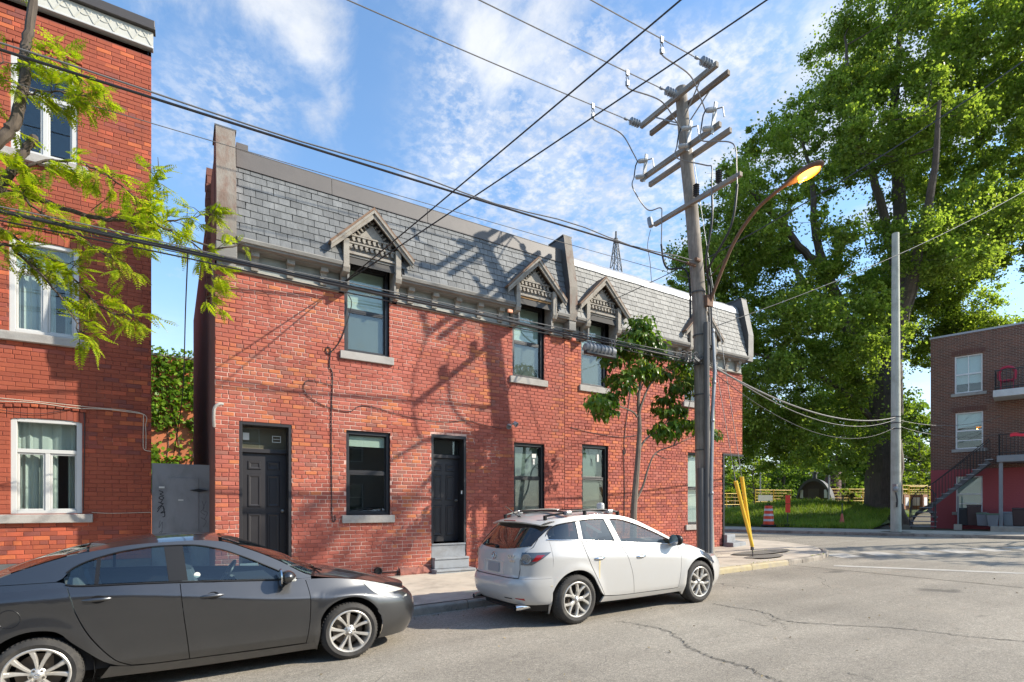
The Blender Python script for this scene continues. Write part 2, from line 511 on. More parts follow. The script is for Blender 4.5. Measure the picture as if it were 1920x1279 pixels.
# opposite pavement, out of the frame to the camera's back
sheet('far_pavement', [(-90, -9.5), (18, -9.5), (18, -7.0), (-90, -7.0)], .12, M_conc, thick=.2)

# near pavement: a base with slabs laid on it
arc = [(13.6 + 5 * math.sin(a), 12.8 - 5 * math.cos(a)) for a in [R(90) * i / 14 for i in range(15)]]
pave = sheet('pavement', [(-60, 7.9), (13.6, 7.9)] + [(13.6 + 4.9 * math.sin(R(90) * i / 14), 12.8 - 4.9 * math.cos(R(90) * i / 14)) for i in range(1, 15)]
             + [(NX(60), 60), (NX(60) - 2, 60), (16.2, 13.0), (-60, 13.0)], .100, M_conc)
for row, (ya, yb) in enumerate(((7.965, 9.58), (9.59, 11.275))):
    x = -9.0 + .5 * row
    while x < 15.2:
        w = 1.55 + rnd.uniform(-.05, .05)
        xa, xb = x, x + w - .012
        x += w
        if xb > 13.4 and row == 0: continue
        if xa > 15.6: continue
        dz = .128 + rnd.uniform(-.004, .004); tl = rnd.uniform(-.004, .004)
        mb = MB()
        v = [(xa, ya, gz(xa) + dz), (xb, ya, gz(xb) + dz + tl), (xb, yb, gz(xb) + dz + tl), (xa, yb, gz(xa) + dz)]
        mb.add(v + [(a, b, c - .05) for a, b, c in v], [(0, 1, 2, 3), (0, 4, 5, 1), (1, 5, 6, 2), (2, 6, 7, 3), (3, 7, 4, 0)])
        mb.build('paving_slab', M_conc, pave, bevel=.006)
sheet('asphalt_patch', [(14.3 + 1.2 * math.cos(a) * (1 + .1 * math.sin(3 * a)), 9.35 + .42 * math.sin(a) * (1 + .15 * math.cos(2 * a))) for a in [i * math.pi / 9 for i in range(18)]], .1355, M_patch)
sheet('asphalt_patch', [(13.3 + .75 * math.cos(a) * (1 + .1 * math.sin(3 * a)), 8.65 + .30 * math.sin(a)) for a in [i * math.pi / 9 for i in range(18)]], .1362, M_patch)

# kerb stones
kerb = thing('kerb', None, None, (0, 7.85, 0), kind='structure')
def kerb_stone(pa, pb, ha, hb, mat, w=.16):
    a = Vector(pa); b = Vector(pb); d = (b - a).normalized(); nrm = Vector((-d.y, d.x))
    a = a + d * .006; b = b - d * .006
    mb = MB(); v = []
    for p, h in ((a, ha), (b, hb)):
        j = [rnd.uniform(-.008, .008) for _ in range(4)]
        z = gz(p.x)
        for q, (off, zz) in enumerate(((0.0, -.1), (.012 + j[0], h - .03 + j[1]), (.04 + j[2], h + j[3] * .5), (w, h), (w, -.1))):
            v.append((p.x + nrm.x * off, p.y + nrm.y * off, z + zz))
    mb.add(v, [(i, i + 1, i + 6, i + 5) for i in range(4)] + [(0, 1, 2, 3, 4), (9, 8, 7, 6, 5)])
    mb.build('kerb_stone', mat, kerb, bevel=.012)
x = -14.0
while x < 13.5:
    l = min(1.5, 13.6 - x)
    kerb_stone((x, 7.8), (x + l, 7.8), .128, .128, M_kerby if 9.0 < x < 12.4 else M_kerb)
    x += l
for i in range(14):
    h0 = .128 if i < 6 else max(.02, .128 - .02 * (i - 5)); h1 = .128 if i < 5 else max(.02, .128 - .02 * (i - 4))
    kerb_stone(arc[i], arc[i + 1], h0, h1, M_kerb)

# far pavement of the cross street, with slabs and kerb
def fx(y, d): return KX(y) + d * .957, y + d * .29
fp = sheet('cross_pavement', [(KX(-60), -60), (KX(75), 75), (KX(75) + 3.2, 75), (KX(-60) + 3.2, -60)], .10, M_conc, thick=.25)
kerb2 = thing('kerb', None, None, (25, 9, .5), kind='structure')
y = -6.0
while y < 30:
    p = Vector((KX(y), y)); q = Vector((KX(y + 2), y + 2))
    mb = MB()
    v = []
    for s_ in (p, q):
        for off, zz in ((-.02, -.05), (-.012, .09), (.0, .125), (.16, .125), (.16, -.05)):
            v.append((s_.x + off, s_.y + rnd.uniform(-.004, .004), gz(s_.x) + zz))
    mb.add(v, [(i, i + 5, i + 6, i + 1) for i in range(4)] + [(0, 1, 2, 3, 4), (9, 8, 7, 6, 5)])
    mb.build('kerb_stone', M_kerb, kerb2)
    mb = MB()
    a, b = y + .01, y + 1.99
    P4 = [(KX(a) + .18, a), (KX(a) + 2.2, a), (KX(b) + 2.2, b), (KX(b) + .18, b)]
    mb.add([(u, w, gz(u) + .127 + rnd.uniform(-.003, .003)) for u, w in P4] + [(u, w, gz(u) + .07) for u, w in P4], [(0, 1, 2, 3), (0, 4, 5, 1), (1, 5, 6, 2), (2, 6, 7, 3), (3, 7, 4, 0)])
    mb.build('paving_slab', M_conc, fp)
    y += 2.0

# road markings: crossing bars and stop line
for k, (x0, y0) in enumerate(((15.4, 7.75), (16.6, 7.35), (17.7, 6.75), (18.9, 6.3), (20.1, 5.9), (21.2, 5.4))):
    sheet('crossing_bar', [(x0, y0), (x0 + .75, y0 - .20), (x0 + 1.3, y0 + .62), (x0 + .55, y0 + .82)], .010, M_white)
sheet('stop_line', [(13.5, 7.0), (13.75, 7.1), (16.4, 2.05), (16.15, 1.95)], .010, M_white)

# long tar-dark cracks that wander over the road
def crack(pts, w, name='road_crack'):
    P = smoothpath([(a, b, 0) for a, b in pts], 10); Q = []
    for i, p in enumerate(P):
        j = .03 * math.sin(i * 2.3) + rnd.uniform(-.022, .022)
        Q.append(Vector((p.x + j, p.y + rnd.uniform(-.022, .022) - j * .5, 0)))
    mb = MB(); rows = []
    for i, p in enumerate(Q):
        d = (Q[min(i + 1, len(Q) - 1)] - Q[max(0, i - 1)]).normalized(); n = Vector((-d.y, d.x, 0))
        ww = w * .55 * (.35 + .9 * rnd.random()) * (1 if 0 < i < len(Q) - 1 else .1)
        rows.append([(p.x + n.x * s_ * ww, p.y + n.y * s_ * ww, gz(p.x) + .0075) for s_ in (-.5, .5)])
    mb.grid(rows, flip=True)
    mb.build(name, M_tar, kind='structure', recalc=False)
for pts, w in CRACKS: crack(pts, w)
mb = MB(); mb.lathe([(.0, .0), (.24, .0), (.25, -.01), (.30, -.012), (.31, -.03)], (14.9, 3.1, gz(14.9) + .02), n=24)
mb.build('manhole_cover', M_iron, kind='structure')

# ------------------------------------------------------------------ building materials
M_brickA = brick_mat('painted_brick', [(.37, .100, .066), (.40, .114, .078), (.34, .092, .062), (.39, .106, .070), (.32, .084, .058), (.38, .112, .080), (.36, .105, .072)],
                     unp=[(.39, .115, .058), (.44, .145, .06), (.36, .105, .06), (.29, .095, .065), (.38, .13, .075), (.25, .10, .075), (.43, .135, .055)], wx0=(1.0, 8.0, -.05), thr=(.535, .67), rv=.11)
M_brickB = brick_mat('weathered_brick', [(.37, .098, .068), (.39, .112, .080), (.34, .088, .062), (.40, .122, .088), (.32, .086, .064)],
                     unp=[(.42, .12, .06), (.45, .14, .065), (.36, .10, .06), (.39, .115, .068)], thr=(.50, .66))
M_brickL = brick_mat('red_painted_brick', [(.295, .072, .038), (.29, .069, .037), (.305, .075, .039), (.28, .067, .037), (.30, .075, .04)],
                     unp=[(.40, .09, .045), (.25, .065, .045), (.44, .115, .045), (.20, .06, .045)], thr=(.58, .68), rv=.07)
def mortar_mat(name, pale, red, x0, x1, bias):
    m, t, p = newmat(name); v = pos(t)
    sx = t.node('ShaderNodeSeparateXYZ'); t.l.new(v, sx.inputs[0])
    f = t.math('ADD', t.noise(v, .8, 5, .6, .3), t.math('ADD', t.math('MULTIPLY', t.smooth(sx.outputs[0], x0, x1), bias), t.math('MULTIPLY', t.math('SUBTRACT', t.noise(v, 11, 4, .6), .5), .45)))
    c = t.mix(t.smooth(f, .42, .56), pale, red)
    t.l.new(c, p.inputs['Base Color']); p.inputs['Roughness'].default_value = .9
    b = t.node('ShaderNodeBump'); b.inputs['Strength'].default_value = .5; b.inputs['Distance'].default_value = .005
    t.l.new(t.noise(v, 90, 5, .6), b.inputs['Height']); t.l.new(b.outputs[0], p.inputs['Normal'])
    return m
M_mortA = mortar_mat('mortar_pale', (.58, .38, .31), (.27, .085, .062), 4.5, 8.0, .22)
M_mortB = mortar_mat('mortar_red', (.40, .22, .17), (.19, .065, .05), 8.0, 9.0, .10)
M_mortL = mortar_mat('mortar_painted', (.46, .22, .15), (.17, .045, .03), -60, -50, .13)
M_sidewall = pbr('old_side_wall', (.17, .065, .045), .9, var=.3, scale=5, bump=.7, bscale=30, dirt=(.10, .055, .045), dscale=1.5, damt=.6)
M_slate = pbr('slate', (.118, .122, .122), .66, var=.2, scale=22, bump=.4, bscale=60, rv=.22, dirt=(.25, .255, .25), dscale=7, damt=.38, stretch=(1, 1, .22))
M_slateB = pbr('pale_slate', (.20, .195, .18), .7, var=.2, scale=22, bump=.4, bscale=60, rv=.20, dirt=(.28, .27, .25), dscale=5, damt=.45, stretch=(1, 1, .3))
M_felt = pbr('roofing_felt', (.07, .065, .06), .9, var=.25, scale=6)
M_flash = pbr('brown_flashing', (.105, .093, .085), .55, var=.08, scale=4, bump=.08, bscale=9, dirt=(.15, .13, .115), dscale=2, damt=.3)
M_silver = pbr('silver_roof_coat', (.40, .40, .40), .45, metal=.4, var=.1, scale=5, bump=.5, bscale=7, dirt=(.34, .32, .30), dscale=4, damt=.35)
M_greywood = pbr('grey_weathered_paint', (.19, .182, .166), .85, var=.22, scale=9, bump=.5, bscale=45, dirt=(.31, .295, .265), dscale=4.5, damt=.7, stretch=(.35, 1, 1.6))
M_greywood2 = pbr('bare_grey_wood', (.30, .275, .235), .88, var=.25, scale=9, bump=.6, bscale=50, dirt=(.17, .13, .10), dscale=6, damt=.6)
M_rustedge = pbr('rusty_eave', (.20, .12, .075), .85, var=.35, scale=14, bump=.5, bscale=60, dirt=(.10, .075, .06), dscale=6, damt=.6)
M_friezep = pbr('frieze_panel', (.30, .31, .28), .8, var=.12, scale=6, bump=.2, bscale=30, dirt=(.20, .19, .17), dscale=4, damt=.5)
M_capstone = pbr('parapet_render', (.225, .20, .17), .9, var=.3, scale=5, bump=.7, bscale=30, dirt=(.15, .075, .05), dscale=3.2, damt=.9, stretch=(1, 1, .5))
M_dkmetal = pbr('dark_metal', (.07, .068, .066), .6, var=.2, scale=6, bump=.1)
M_osb = pbr('osb_board', (.36, .20, .08), .8, var=.4, scale=25, bump=.4, bscale=40)
M_black = pbr('black_frame', (.016, .016, .018), .42, var=.2, scale=8)
M_doorblk = pbr('black_door', (.022, .020, .022), .45, var=.2, scale=8, bump=.05)
M_whitef = pbr('white_frame', (.50, .50, .48), .45, var=.05, scale=5, dirt=(.5, .48, .44), dscale=5, damt=.35)
M_sill = pbr('stone_sill', (.36, .34, .31), .88, var=.15, scale=8, bump=.5, bscale=60, dirt=(.21, .19, .17), dscale=4, damt=.6)
M_stepg = pbr('grey_painted_step', (.25, .265, .28), .6, var=.12, scale=8, bump=.2, dirt=(.16, .15, .14), dscale=3.5, damt=.6)
M_rough = pbr('rough_red_stone', (.27, .10, .075), .95, var=.3, scale=9, bump=1.3, bscale=14, dirt=(.15, .085, .07), dscale=4, damt=.6)
M_blind = pbr('pale_blind', (.56, .61, .54), .8, var=.03, scale=3)
M_blindd = pbr('grey_shade', (.15, .16, .15), .9, var=.05, scale=3)
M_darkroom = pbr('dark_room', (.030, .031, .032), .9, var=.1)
def curtain_mat(name, base, sc=30.):
    return pbr(name, base, .9, var=.25, scale=sc, stretch=(1, .02, .02))
M_curtain = curtain_mat('white_curtain', (.55, .57, .55), 9.)
M_curtaing = curtain_mat('green_grey_curtain', (.20, .24, .22), 7.)
M_kraft = pbr('brown_paper', (.20, .155, .115), .85, var=.08, scale=4)
M_sticker = pbr('white_sticker', (.62, .62, .58), .7, var=.03)
M_glass = glass_mat('window_glass', (.86, .91, .89), .07, .0, .03)
M_glassd = glass_mat('window_glass_dark', (.55, .60, .60), .10)
M_wire = pbr('black_cable', (.018, .018, .02), .5, var=.1)
M_wireg = pbr('grey_cable', (.14, .135, .13), .55, var=.15)
M_alu = pbr('bare_aluminium_wire', (.22, .21, .20), .5, metal=.4, var=.15)
M_whitewire = pbr('cream_cable', (.55, .48, .38), .6, var=.1)


def bricks(parent, x0, x1, z0, z1, holes, Y, mat, L=.225, H=.081, joint=.012, proud=.011, budget=300, clip=None, bond=.5, jitter=.0025, skip=None):
    """courses of single bricks; the nearest ones are objects, the rest one mesh"""
    items = []
    nz = int(math.ceil((z1 - z0) / H))
    r = random.Random(5)
    for i in range(nz):
        za = z0 + i * H; zb = min(za + H - joint, z1)
        if zb - za < .02: continue
        zm = (za + zb) / 2
        off = (i % 2) * L * bond + r.uniform(-.012, .012)
        head = (i % 6 == 5)
        l = L * .52 if head else L
        x = x0 - l + (off % l)
        while x < x1:
            a = max(x, x0); b = min(x + l - joint + r.uniform(-.004, .004), x1); x += l
            segs = [(a, b)]
            for (ha, hb, hc, hd) in holes:
                if zb <= hc + .02 or za >= hd - .02: continue
                ns = []
                for (p, q) in segs:
                    if q <= ha or p >= hb: ns.append((p, q)); continue
                    if p < ha: ns.append((p, ha))
                    if q > hb: ns.append((hb, q))
                segs = ns
            for p, q in segs:
                if q - p < .035: continue
                if clip and not clip((p + q) / 2, zm): continue
                items.append((p, q, za, zb))
    def mesh_of(mb, p, q, za, zb, oy):
        e = .006; j = [r.uniform(-jitter, jitter) for _ in range(8)]
        bk = Y + .03
        v = [(p, bk, za), (q, bk, za), (q, bk, zb), (p, bk, zb),
             (p + j[0], Y + e * .7, za + j[1]), (q + j[2], Y + e * .7, za + j[3]), (q + j[4], Y + e * .7, zb + j[5]), (p + j[6], Y + e * .7, zb + j[7]),
             (p + e, oy, za + e), (q - e, oy, za + e), (q - e, oy, zb - e), (p + e, oy, zb - e)]
        mb.add(v, [(8, 9, 10, 11), (4, 5, 9, 8), (5, 6, 10, 9), (6, 7, 11, 10), (7, 4, 8, 11), (0, 1, 5, 4), (1, 2, 6, 5), (2, 3, 7, 6), (3, 0, 4, 7)])
    def dist(it):
        return (Vector(((it[0] + it[1]) / 2, Y, (it[2] + it[3]) / 2)) - CAM).length
    seen = [it for it in items if not (skip and skip((it[0] + it[1]) / 2, (it[2] + it[3]) / 2))]
    seen.sort(key=dist)
    near = set(seen[:budget])
    # a few shared brick shapes for the whole ones
    tmpl = []
    for k in range(6):
        mb = MB(); rr = r.uniform(-.002, .002)
        w = L - joint; h = H - joint
        sv = Y; Y0 = 0
        e = .006; j = [r.uniform(-jitter, jitter) for _ in range(8)]
        v = [(-w / 2, .03, -h / 2), (w / 2, .03, -h / 2), (w / 2, .03, h / 2), (-w / 2, .03, h / 2),
             (-w / 2 + j[0], e * .7, -h / 2 + j[1]), (w / 2 + j[2], e * .7, -h / 2 + j[3]), (w / 2 + j[4], e * .7, h / 2 + j[5]), (-w / 2 + j[6], e * .7, h / 2 + j[7]),
             (-w / 2 + e, 0, -h / 2 + e), (w / 2 - e, 0, -h / 2 + e), (w / 2 - e, 0, h / 2 - e), (-w / 2 + e, 0, h / 2 - e)]
        mb.add(v, [(8, 9, 10, 11), (4, 5, 9, 8), (5, 6, 10, 9), (6, 7, 11, 10), (7, 4, 8, 11), (0, 1, 5, 4), (1, 2, 6, 5), (2, 3, 7, 6), (3, 0, 4, 7)])
        tmpl.append(mb.mesh('brick', mat))
    for it in seen[:budget]:
        p, q, za, zb = it
        full = abs((q - p) - (L - joint)) < .02
        if full:
            o = link('brick', tmpl[r.randrange(6)], parent, ((p + q) / 2, Y - r.uniform(0, .004), (za + zb) / 2))
            o.scale = ((q - p) / (L - joint), 1, (zb - za) / (H - joint))
        else:
            mb = MB(); c = Vector(((p + q) / 2, 0, (za + zb) / 2))
            mesh_of(mb, p, q, za, zb, Y - r.uniform(0, .004))
            link('brick', mb.mesh('brick', mat), parent)
    mb = MB()
    for it in items:
        if it in near: continue
        mesh_of(mb, *it, Y - r.uniform(0, .004))
    if mb.v: mb.build('brickwork', mat, parent, kind='stuff')


def wall_sheet(x0, x1, z0, z1, holes, Y, depth, mb=None, mi=0, ri=1, topfn=None):
    """a wall face with openings and their reveals"""
    mb = mb or MB()
    xs = sorted({x0, x1, *[h[0] for h in holes], *[h[1] for h in holes]})
    zs = sorted({z0, z1, *[h[2] for h in holes], *[h[3] for h in holes]})
    xs = [x for x in xs if x0 <= x <= x1]; zs = [z for z in zs if z0 <= z <= z1]
    for a, b in zip(xs, xs[1:]):
        for c, d in zip(zs, zs[1:]):
            mx, mz = (a + b) / 2, (c + d) / 2
            if any(h[0] < mx < h[1] and h[2] < mz < h[3] for h in holes): continue
            mb.add([(a, Y, c), (b, Y, c), (b, Y, d), (a, Y, d)], [(0, 1, 2, 3)], mi)
    for (a, b, c, d) in holes:
        for p, q in (((a, c), (a, d)), ((a, d), (b, d)), ((b, d), (b, c)), ((b, c), (a, c))):
            mb.add([(p[0], Y, p[1]), (q[0], Y, q[1]), (q[0], Y + depth, q[1]), (p[0], Y + depth, p[1])], [(0, 1, 2, 3)], ri)
    return mb


def frame_rect(mb, x0, x1, z0, z1, w, y0, y1, wt=None, wb=None):
    wt = w if wt is None else wt; wb = w if wb is None else wb
    mb.box(x0, x0 + w, y0, y1, z0, z1); mb.box(x1 - w, x1, y0, y1, z0, z1)
    mb.box(x0 + w, x1 - w, y0, y1, z1 - wt, z1); mb.box(x0 + w, x1 - w, y0, y1, z0, z0 + wb)
    return mb


def pane(name, x0, x1, z0, z1, y, mat, parent, th=.006):
    mb = MB(); mb.box(x0, x1, y, y + th, z0, z1)
    return mb.build(name, mat, parent)


def sash_window(house, x0, x1, z0, z1, Y, fm, upper, lower, sill=None, zmid=None, stickers=(), tall=None, label=None):
    """black sash window set back in its opening: frame > pane, blind, sill"""
    y = Y + .10
    mb = MB(); frame_rect(mb, x0 + .002, x1 - .002, z0 + .002, z1 - .002, .065, y - .045, y + .06, .075, .05)
    zm = zmid or (z0 + z1) / 2
    mb.box(x0 + .06, x1 - .06, y - .012, y + .03, zm - .022, zm + .022)
    frame_rect(mb, x0 + .067, x1 - .067, zm + .024, z1 - .077, .022, y + .012, y + .04)
    frame_rect(mb, x0 + .067, x1 - .067, z0 + .052, zm - .024, .030, y - .010, y + .02)
    w = mb.build('window', fm, house, bevel=.004)
    pane('pane', x0 + .09, x1 - .09, zm + .046, z1 - .10, y + .022, M_glass, w)
    pane('pane', x0 + .098, x1 - .098, z0 + .084, zm - .055, y + .004, M_glass, w)
    for a, b, mat_ in ((zm, z1 - .08, upper), (z0 + .05, zm, lower)):
        if mat_ is None: continue
        if isinstance(mat_, tuple):
            mat_, fr = mat_; a = b - (b - a) * fr
        mb = MB(); mb.box(x0 + .07, x1 - .07, y + .050, y + .054, a, b); mb.build('blind', mat_, w)
    if tall:
        mb = MB(); mb.box(x0 + .07, x1 - .07, y + .11, y + .114, z0 + .05, z1 - .08); mb.build('curtain', tall, w)
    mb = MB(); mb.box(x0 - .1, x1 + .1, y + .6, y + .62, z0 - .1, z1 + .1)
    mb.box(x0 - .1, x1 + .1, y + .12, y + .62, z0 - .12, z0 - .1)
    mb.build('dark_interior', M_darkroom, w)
    for (sx, sz, sw, sh) in stickers:
        mb = MB(); mb.box(x0 + sx, x0 + sx + sw, y + .0015, y + .003, z0 + sz, z0 + sz + sh); mb.build('sticker', M_sticker, w)
    if sill:
        mb = MB(); mb.box(x0 - sill, x1 + sill, Y - .055, Y + .09, z0 - .165, z0 - .004)
        mb.build('sill', M_sill, w, bevel=.008)
    return w


FY = 11.3
ZB = 6.13          # top of the brickwork
# ================================================================== the long brick house with the mansard (two dwellings)
holesA = [(.97, 1.90, -.2, 3.355), (4.86, 5.74, -.2, 3.37), (2.96, 3.90, 1.55, 3.32), (2.92, 3.88, 4.94, ZB + .2), (7.06, 7.98, 1.55, 3.32), (7.02, 7.97, 4.94, ZB + .2)]
holesB = [(9.22, 10.14, 1.58, 3.40), (9.18, 10.10, 4.98, ZB + .2), (13.40, 14.40, 1.16, 3.42), (13.25, 14.17, 4.95, ZB + .2)]
houseA = thing('row_house', 'left brick row house with dark slate mansard, two black doors and brown roof edge', 'house', (4.5, 11.3, .1), 'brick mansard row houses')
houseB = thing('row_house', 'right brick row house at the street corner with pale slate mansard and silver roof edge', 'house', (12.3, 11.3, .3), 'brick mansard row houses')

mb = wall_sheet(.575, 8.62, -.1, ZB, holesA, FY + .007, .34)
mb.build('wall', [M_mortA, M_black], houseA, recalc=False)
mb = wall_sheet(8.62, 15.07, -.1, ZB, holesB, FY + .011, .34)
mb = wall_sheet(15.07, 16.1, 3.45, ZB, [], FY + .011, .3, mb)
mb.add([(15.07, FY + .011, -.1), (15.07, FY + .011, 3.45), (16.1, FY + 1.2, 3.45), (16.1, FY + 1.2, -.1)], [(0, 1, 2, 3)], 0)
mb.add([(15.07, FY + .011, 3.45), (16.1, FY + .011, 3.45), (16.1, FY + 1.2, 3.45)], [(0, 1, 2)], 1)
mb.add([(16.1, FY + .011, 3.45), (16.1, FY + 12, 3.45), (16.1, FY + 12, ZB), (16.1, FY + .011, ZB)], [(0, 1, 2, 3)], 0)
mb.add([(16.1, FY + 1.2, -.1), (16.1, FY + 12, -.1), (16.1, FY + 12, 3.45), (16.1, FY + 1.2, 3.45)], [(0, 1, 2, 3)], 0)
mb.build('wall', [M_mortB, M_black], houseB, recalc=False)
seenA = lambda x, z: (.96 < x < 3.6 and z < .95) or (x < 1.9 and z < .6) or z < .1
bricks(houseA, .575, 8.615, -.06, ZB, holesA, FY, M_brickA, skip=seenA, joint=.0135, proud=.007)
bricks(houseB, 8.625, 16.095, .0, ZB, holesB + [(15.06, 16.2, -.2, 3.46)], FY, M_brickB, joint=.010, skip=lambda x, z: z < 1.35 and x < 12.5)

# shells: side, back and roof
def shell(parent, x0, x1, yb, x0b):
    mb = MB(); zt = 8.34
    if parent is houseA:
        mb.add([(x0, FY + .03, -.2), (x0b, yb, -.2), (x0b, yb, zt), (x0, FY + .35, zt), (x0, FY + .03, 6.5)], [(0, 1, 2, 3, 4)])
    else:
        mb.add([(x1, FY + .03, ZB), (x1, yb, ZB), (x1, yb, zt), (x1, FY + .35, zt)], [(0, 1, 2, 3)])
    mb.add([(x0b, yb, -.2), (x1, yb, -.2), (x1, yb, zt), (x0b, yb, zt)], [(0, 1, 2, 3)])
    mb.build('side_wall', M_sidewall, parent, recalc=False)
    mb = MB(); mb.add([(x0, FY + .3, zt), (x1, FY + .3, zt), (x1, yb, zt - .1), (x0b, yb, zt - .1)], [(0, 1, 2, 3)])
    mb.build('flat_roof', M_felt, parent, recalc=False)
shell(houseA, .575, 8.62, 22.3, .46); shell(houseB, 8.62, 16.1, 22.3, 8.62)

# ---- mansard: slates lying on a felt plane from (Y 11.00, z 6.66) to (Y 11.34, z 8.16)
MY0, MZ0, MY1, MZ1 = 11.00, 6.66, 11.34, 8.16
def my(z): return MY0 + (MY1 - MY0) * (z - MZ0) / (MZ1 - MZ0)
DORM = [(3.42, 1.60), (7.52, 1.60), (9.70, 1.56), (13.72, 1.60)]     # centre, overall width of the gables
def in_dormer(x, z):
    for c, w in DORM:
        if abs(x - c) < .60 and z < 7.05: return True
        if z < 7.0 + (1 - abs(x - c) / .72) * .72 and abs(x - c) < .62: return True
    return False
def mansard(parent, x0, x1, mat, budget):
    mb = MB(); mb.grid([[(x, my(z) + .012, z) for x in np.linspace(x0, x1, 2)] for z in (MZ0, MZ1)])
    mb.build('roof_slope', M_felt, parent, recalc=False)
    r = random.Random(9); n = 10; dz = (MZ1 - MZ0) / n; W_ = .205
    T = []
    for k in range(3):
        m_ = MB(); a = r.uniform(-.006, .006); b_ = r.uniform(-.006, .006)
        th = .011; hh = dz * 1.08
        sl = (MY1 - MY0) / (MZ1 - MZ0)
        v = []
        for (zz, lift) in ((a * .6, .016), (hh, .002)):
            for xx in (-W_ / 2 + .004, W_ / 2 - .004):
                z_ = zz + (b_ if (xx > 0 and zz < .05) else 0)
                v += [(xx, z_ * sl - lift - th, z_), (xx, z_ * sl - lift + .001, z_)]
        m_.add(v, [(0, 2, 6, 4), (0, 1, 3, 2), (0, 4, 5, 1), (2, 3, 7, 6), (4, 6, 7, 5)])
        T.append(m_)
    meshes = [q.mesh('slate', mat) for q in T]
    its = []
    for i in range(n):
        z = MZ0 + i * dz; off = (i % 2) * W_ / 2 + r.uniform(-.02, .02)
        x = x0 + W_ / 2 - off
        while x < x1 + W_ / 2:
            if x - W_ / 2 > x0 - .14 and x + W_ / 2 < x1 + .14 and not in_dormer(x, z + dz * .5): its.append((x, z))
            x += W_
    its.sort(key=lambda q: (Vector((q[0], 11.2, q[1])) - CAM).length)
    for x, z in its[:budget]:
        o = link('slate', meshes[r.randrange(3)], parent, (x + r.uniform(-.003, .003), my(z), z + r.uniform(-.004, .004)))
        o.rotation_euler = (0, r.gauss(0, .014) * (3 if r.random() < .05 else 1), 0)
    mb = MB()
    for x, z in its[budget:]:
        q = T[r.randrange(3)]; dx = x + r.uniform(-.003, .003); zz = z + r.uniform(-.004, .004)
        mb.add([(a + dx, b + my(z), c + zz) for a, b, c in q.v], q.f)
    if mb.v: mb.build('slates', mat, parent, kind='stuff')
mansard(houseA, .84, 8.56, M_slate, 300)
mansard(houseB, 8.74, 15.96, M_slateB, 300)

# roof edge: brown metal in lengths on the left house, silver coating on the right
x = .92
for k, L_ in enumerate((1.75, 2.1, 1.95, 1.83)):
    mb = MB(); a, b = x + .004, x + L_ - .004; x += L_
    y0 = MY1 - .045
    mb.prism([(y0 - .012, 8.10), (y0, 8.125), (y0 + .035, 8.44), (y0 + .03, 8.46), (y0 + .42, 8.46), (y0 + .42, 8.36), (y0 + .10, 8.3), (y0 + .06, 8.10)], lambda p, q, d: (d, p, q), a, b)
    mb.build('roof_edge', M_flash, houseA, bevel=.004)
mb = MB(); mb.box(.93, 1.13, 11.36, 11.7, 8.40, 8.60); mb.build('roof_edge', M_flash, houseA)
mb = MB(); rows = []
for i in range(40):
    xx = 8.82 + (15.90 - 8.82) * i / 39; j = rnd.uniform(-.016, .016)
    rows.append([(xx, MY1 - .05 + j * .5, 8.12 + j * .4), (xx, MY1 - .055, 8.15), (xx, MY1 - .02 + j, 8.30 + j * .5), (xx, MY1 + .06, 8.40 + j), (xx, MY1 + .28, 8.43 + j), (xx, MY1 + .5, 8.40)])
mb.grid(rows); mb.build('roof_edge', M_silver, houseB, smooth=True, angle=50)

# parapets that rise through the roof
def parapet(parent, x0, x1, zt, face, side, low=6.52, setb=.34):
    prof = [(10.985, low), (10.955, 6.70), (10.955, 7.38), (11.22, zt), (11.85, zt), (11.95, zt - .35), (12.25, 8.0), (12.25, low), (11.31, low)]
    mb = MB()
    n = len(prof)
    vs = [(x0, a, b) for a, b in prof] + [(x1, a, b) for a, b in prof]
    mb.add(vs, [tuple(range(n - 1, -1, -1)), tuple(range(n, 2 * n))], 1)
    for i in range(n):
        j = (i + 1) % n
        mb.add([vs[i], vs[j], vs[n + j], vs[n + i]], [(0, 1, 2, 3)], 0 if i in (0, 1, 2, 3) else 1)
    mb.build('parapet', [face, side], parent)
    mb = MB(); mb.box(x0 - .02, x1 + .02, 11.22, 11.88, zt + .002, zt + .035); mb.build('parapet_cap', M_dkmetal, parent)
parapet(houseA, .582, .90, 8.70, M_capstone, M_sidewall)
parapet(houseA, 8.535, 8.785, 8.78, M_capstone, M_dkmetal)
parapet(houseB, 15.93, 16.20, 8.62, pbr('grey_render', (.30, .285, .26), .85, var=.2, scale=6, bump=.4, bscale=30, dirt=(.18, .16, .15), dscale=3, damt=.5), M_dkmetal)
# corbelled chimney breast on the side wall
mb = MB()
for k in range(16):
    mb.box(.50 - .012 * (k % 2), .62, 12.62, 13.35, 6.1 + k * .16, 6.1 + k * .16 + .15)
mb.build('chimney', M_sidewall, houseA)

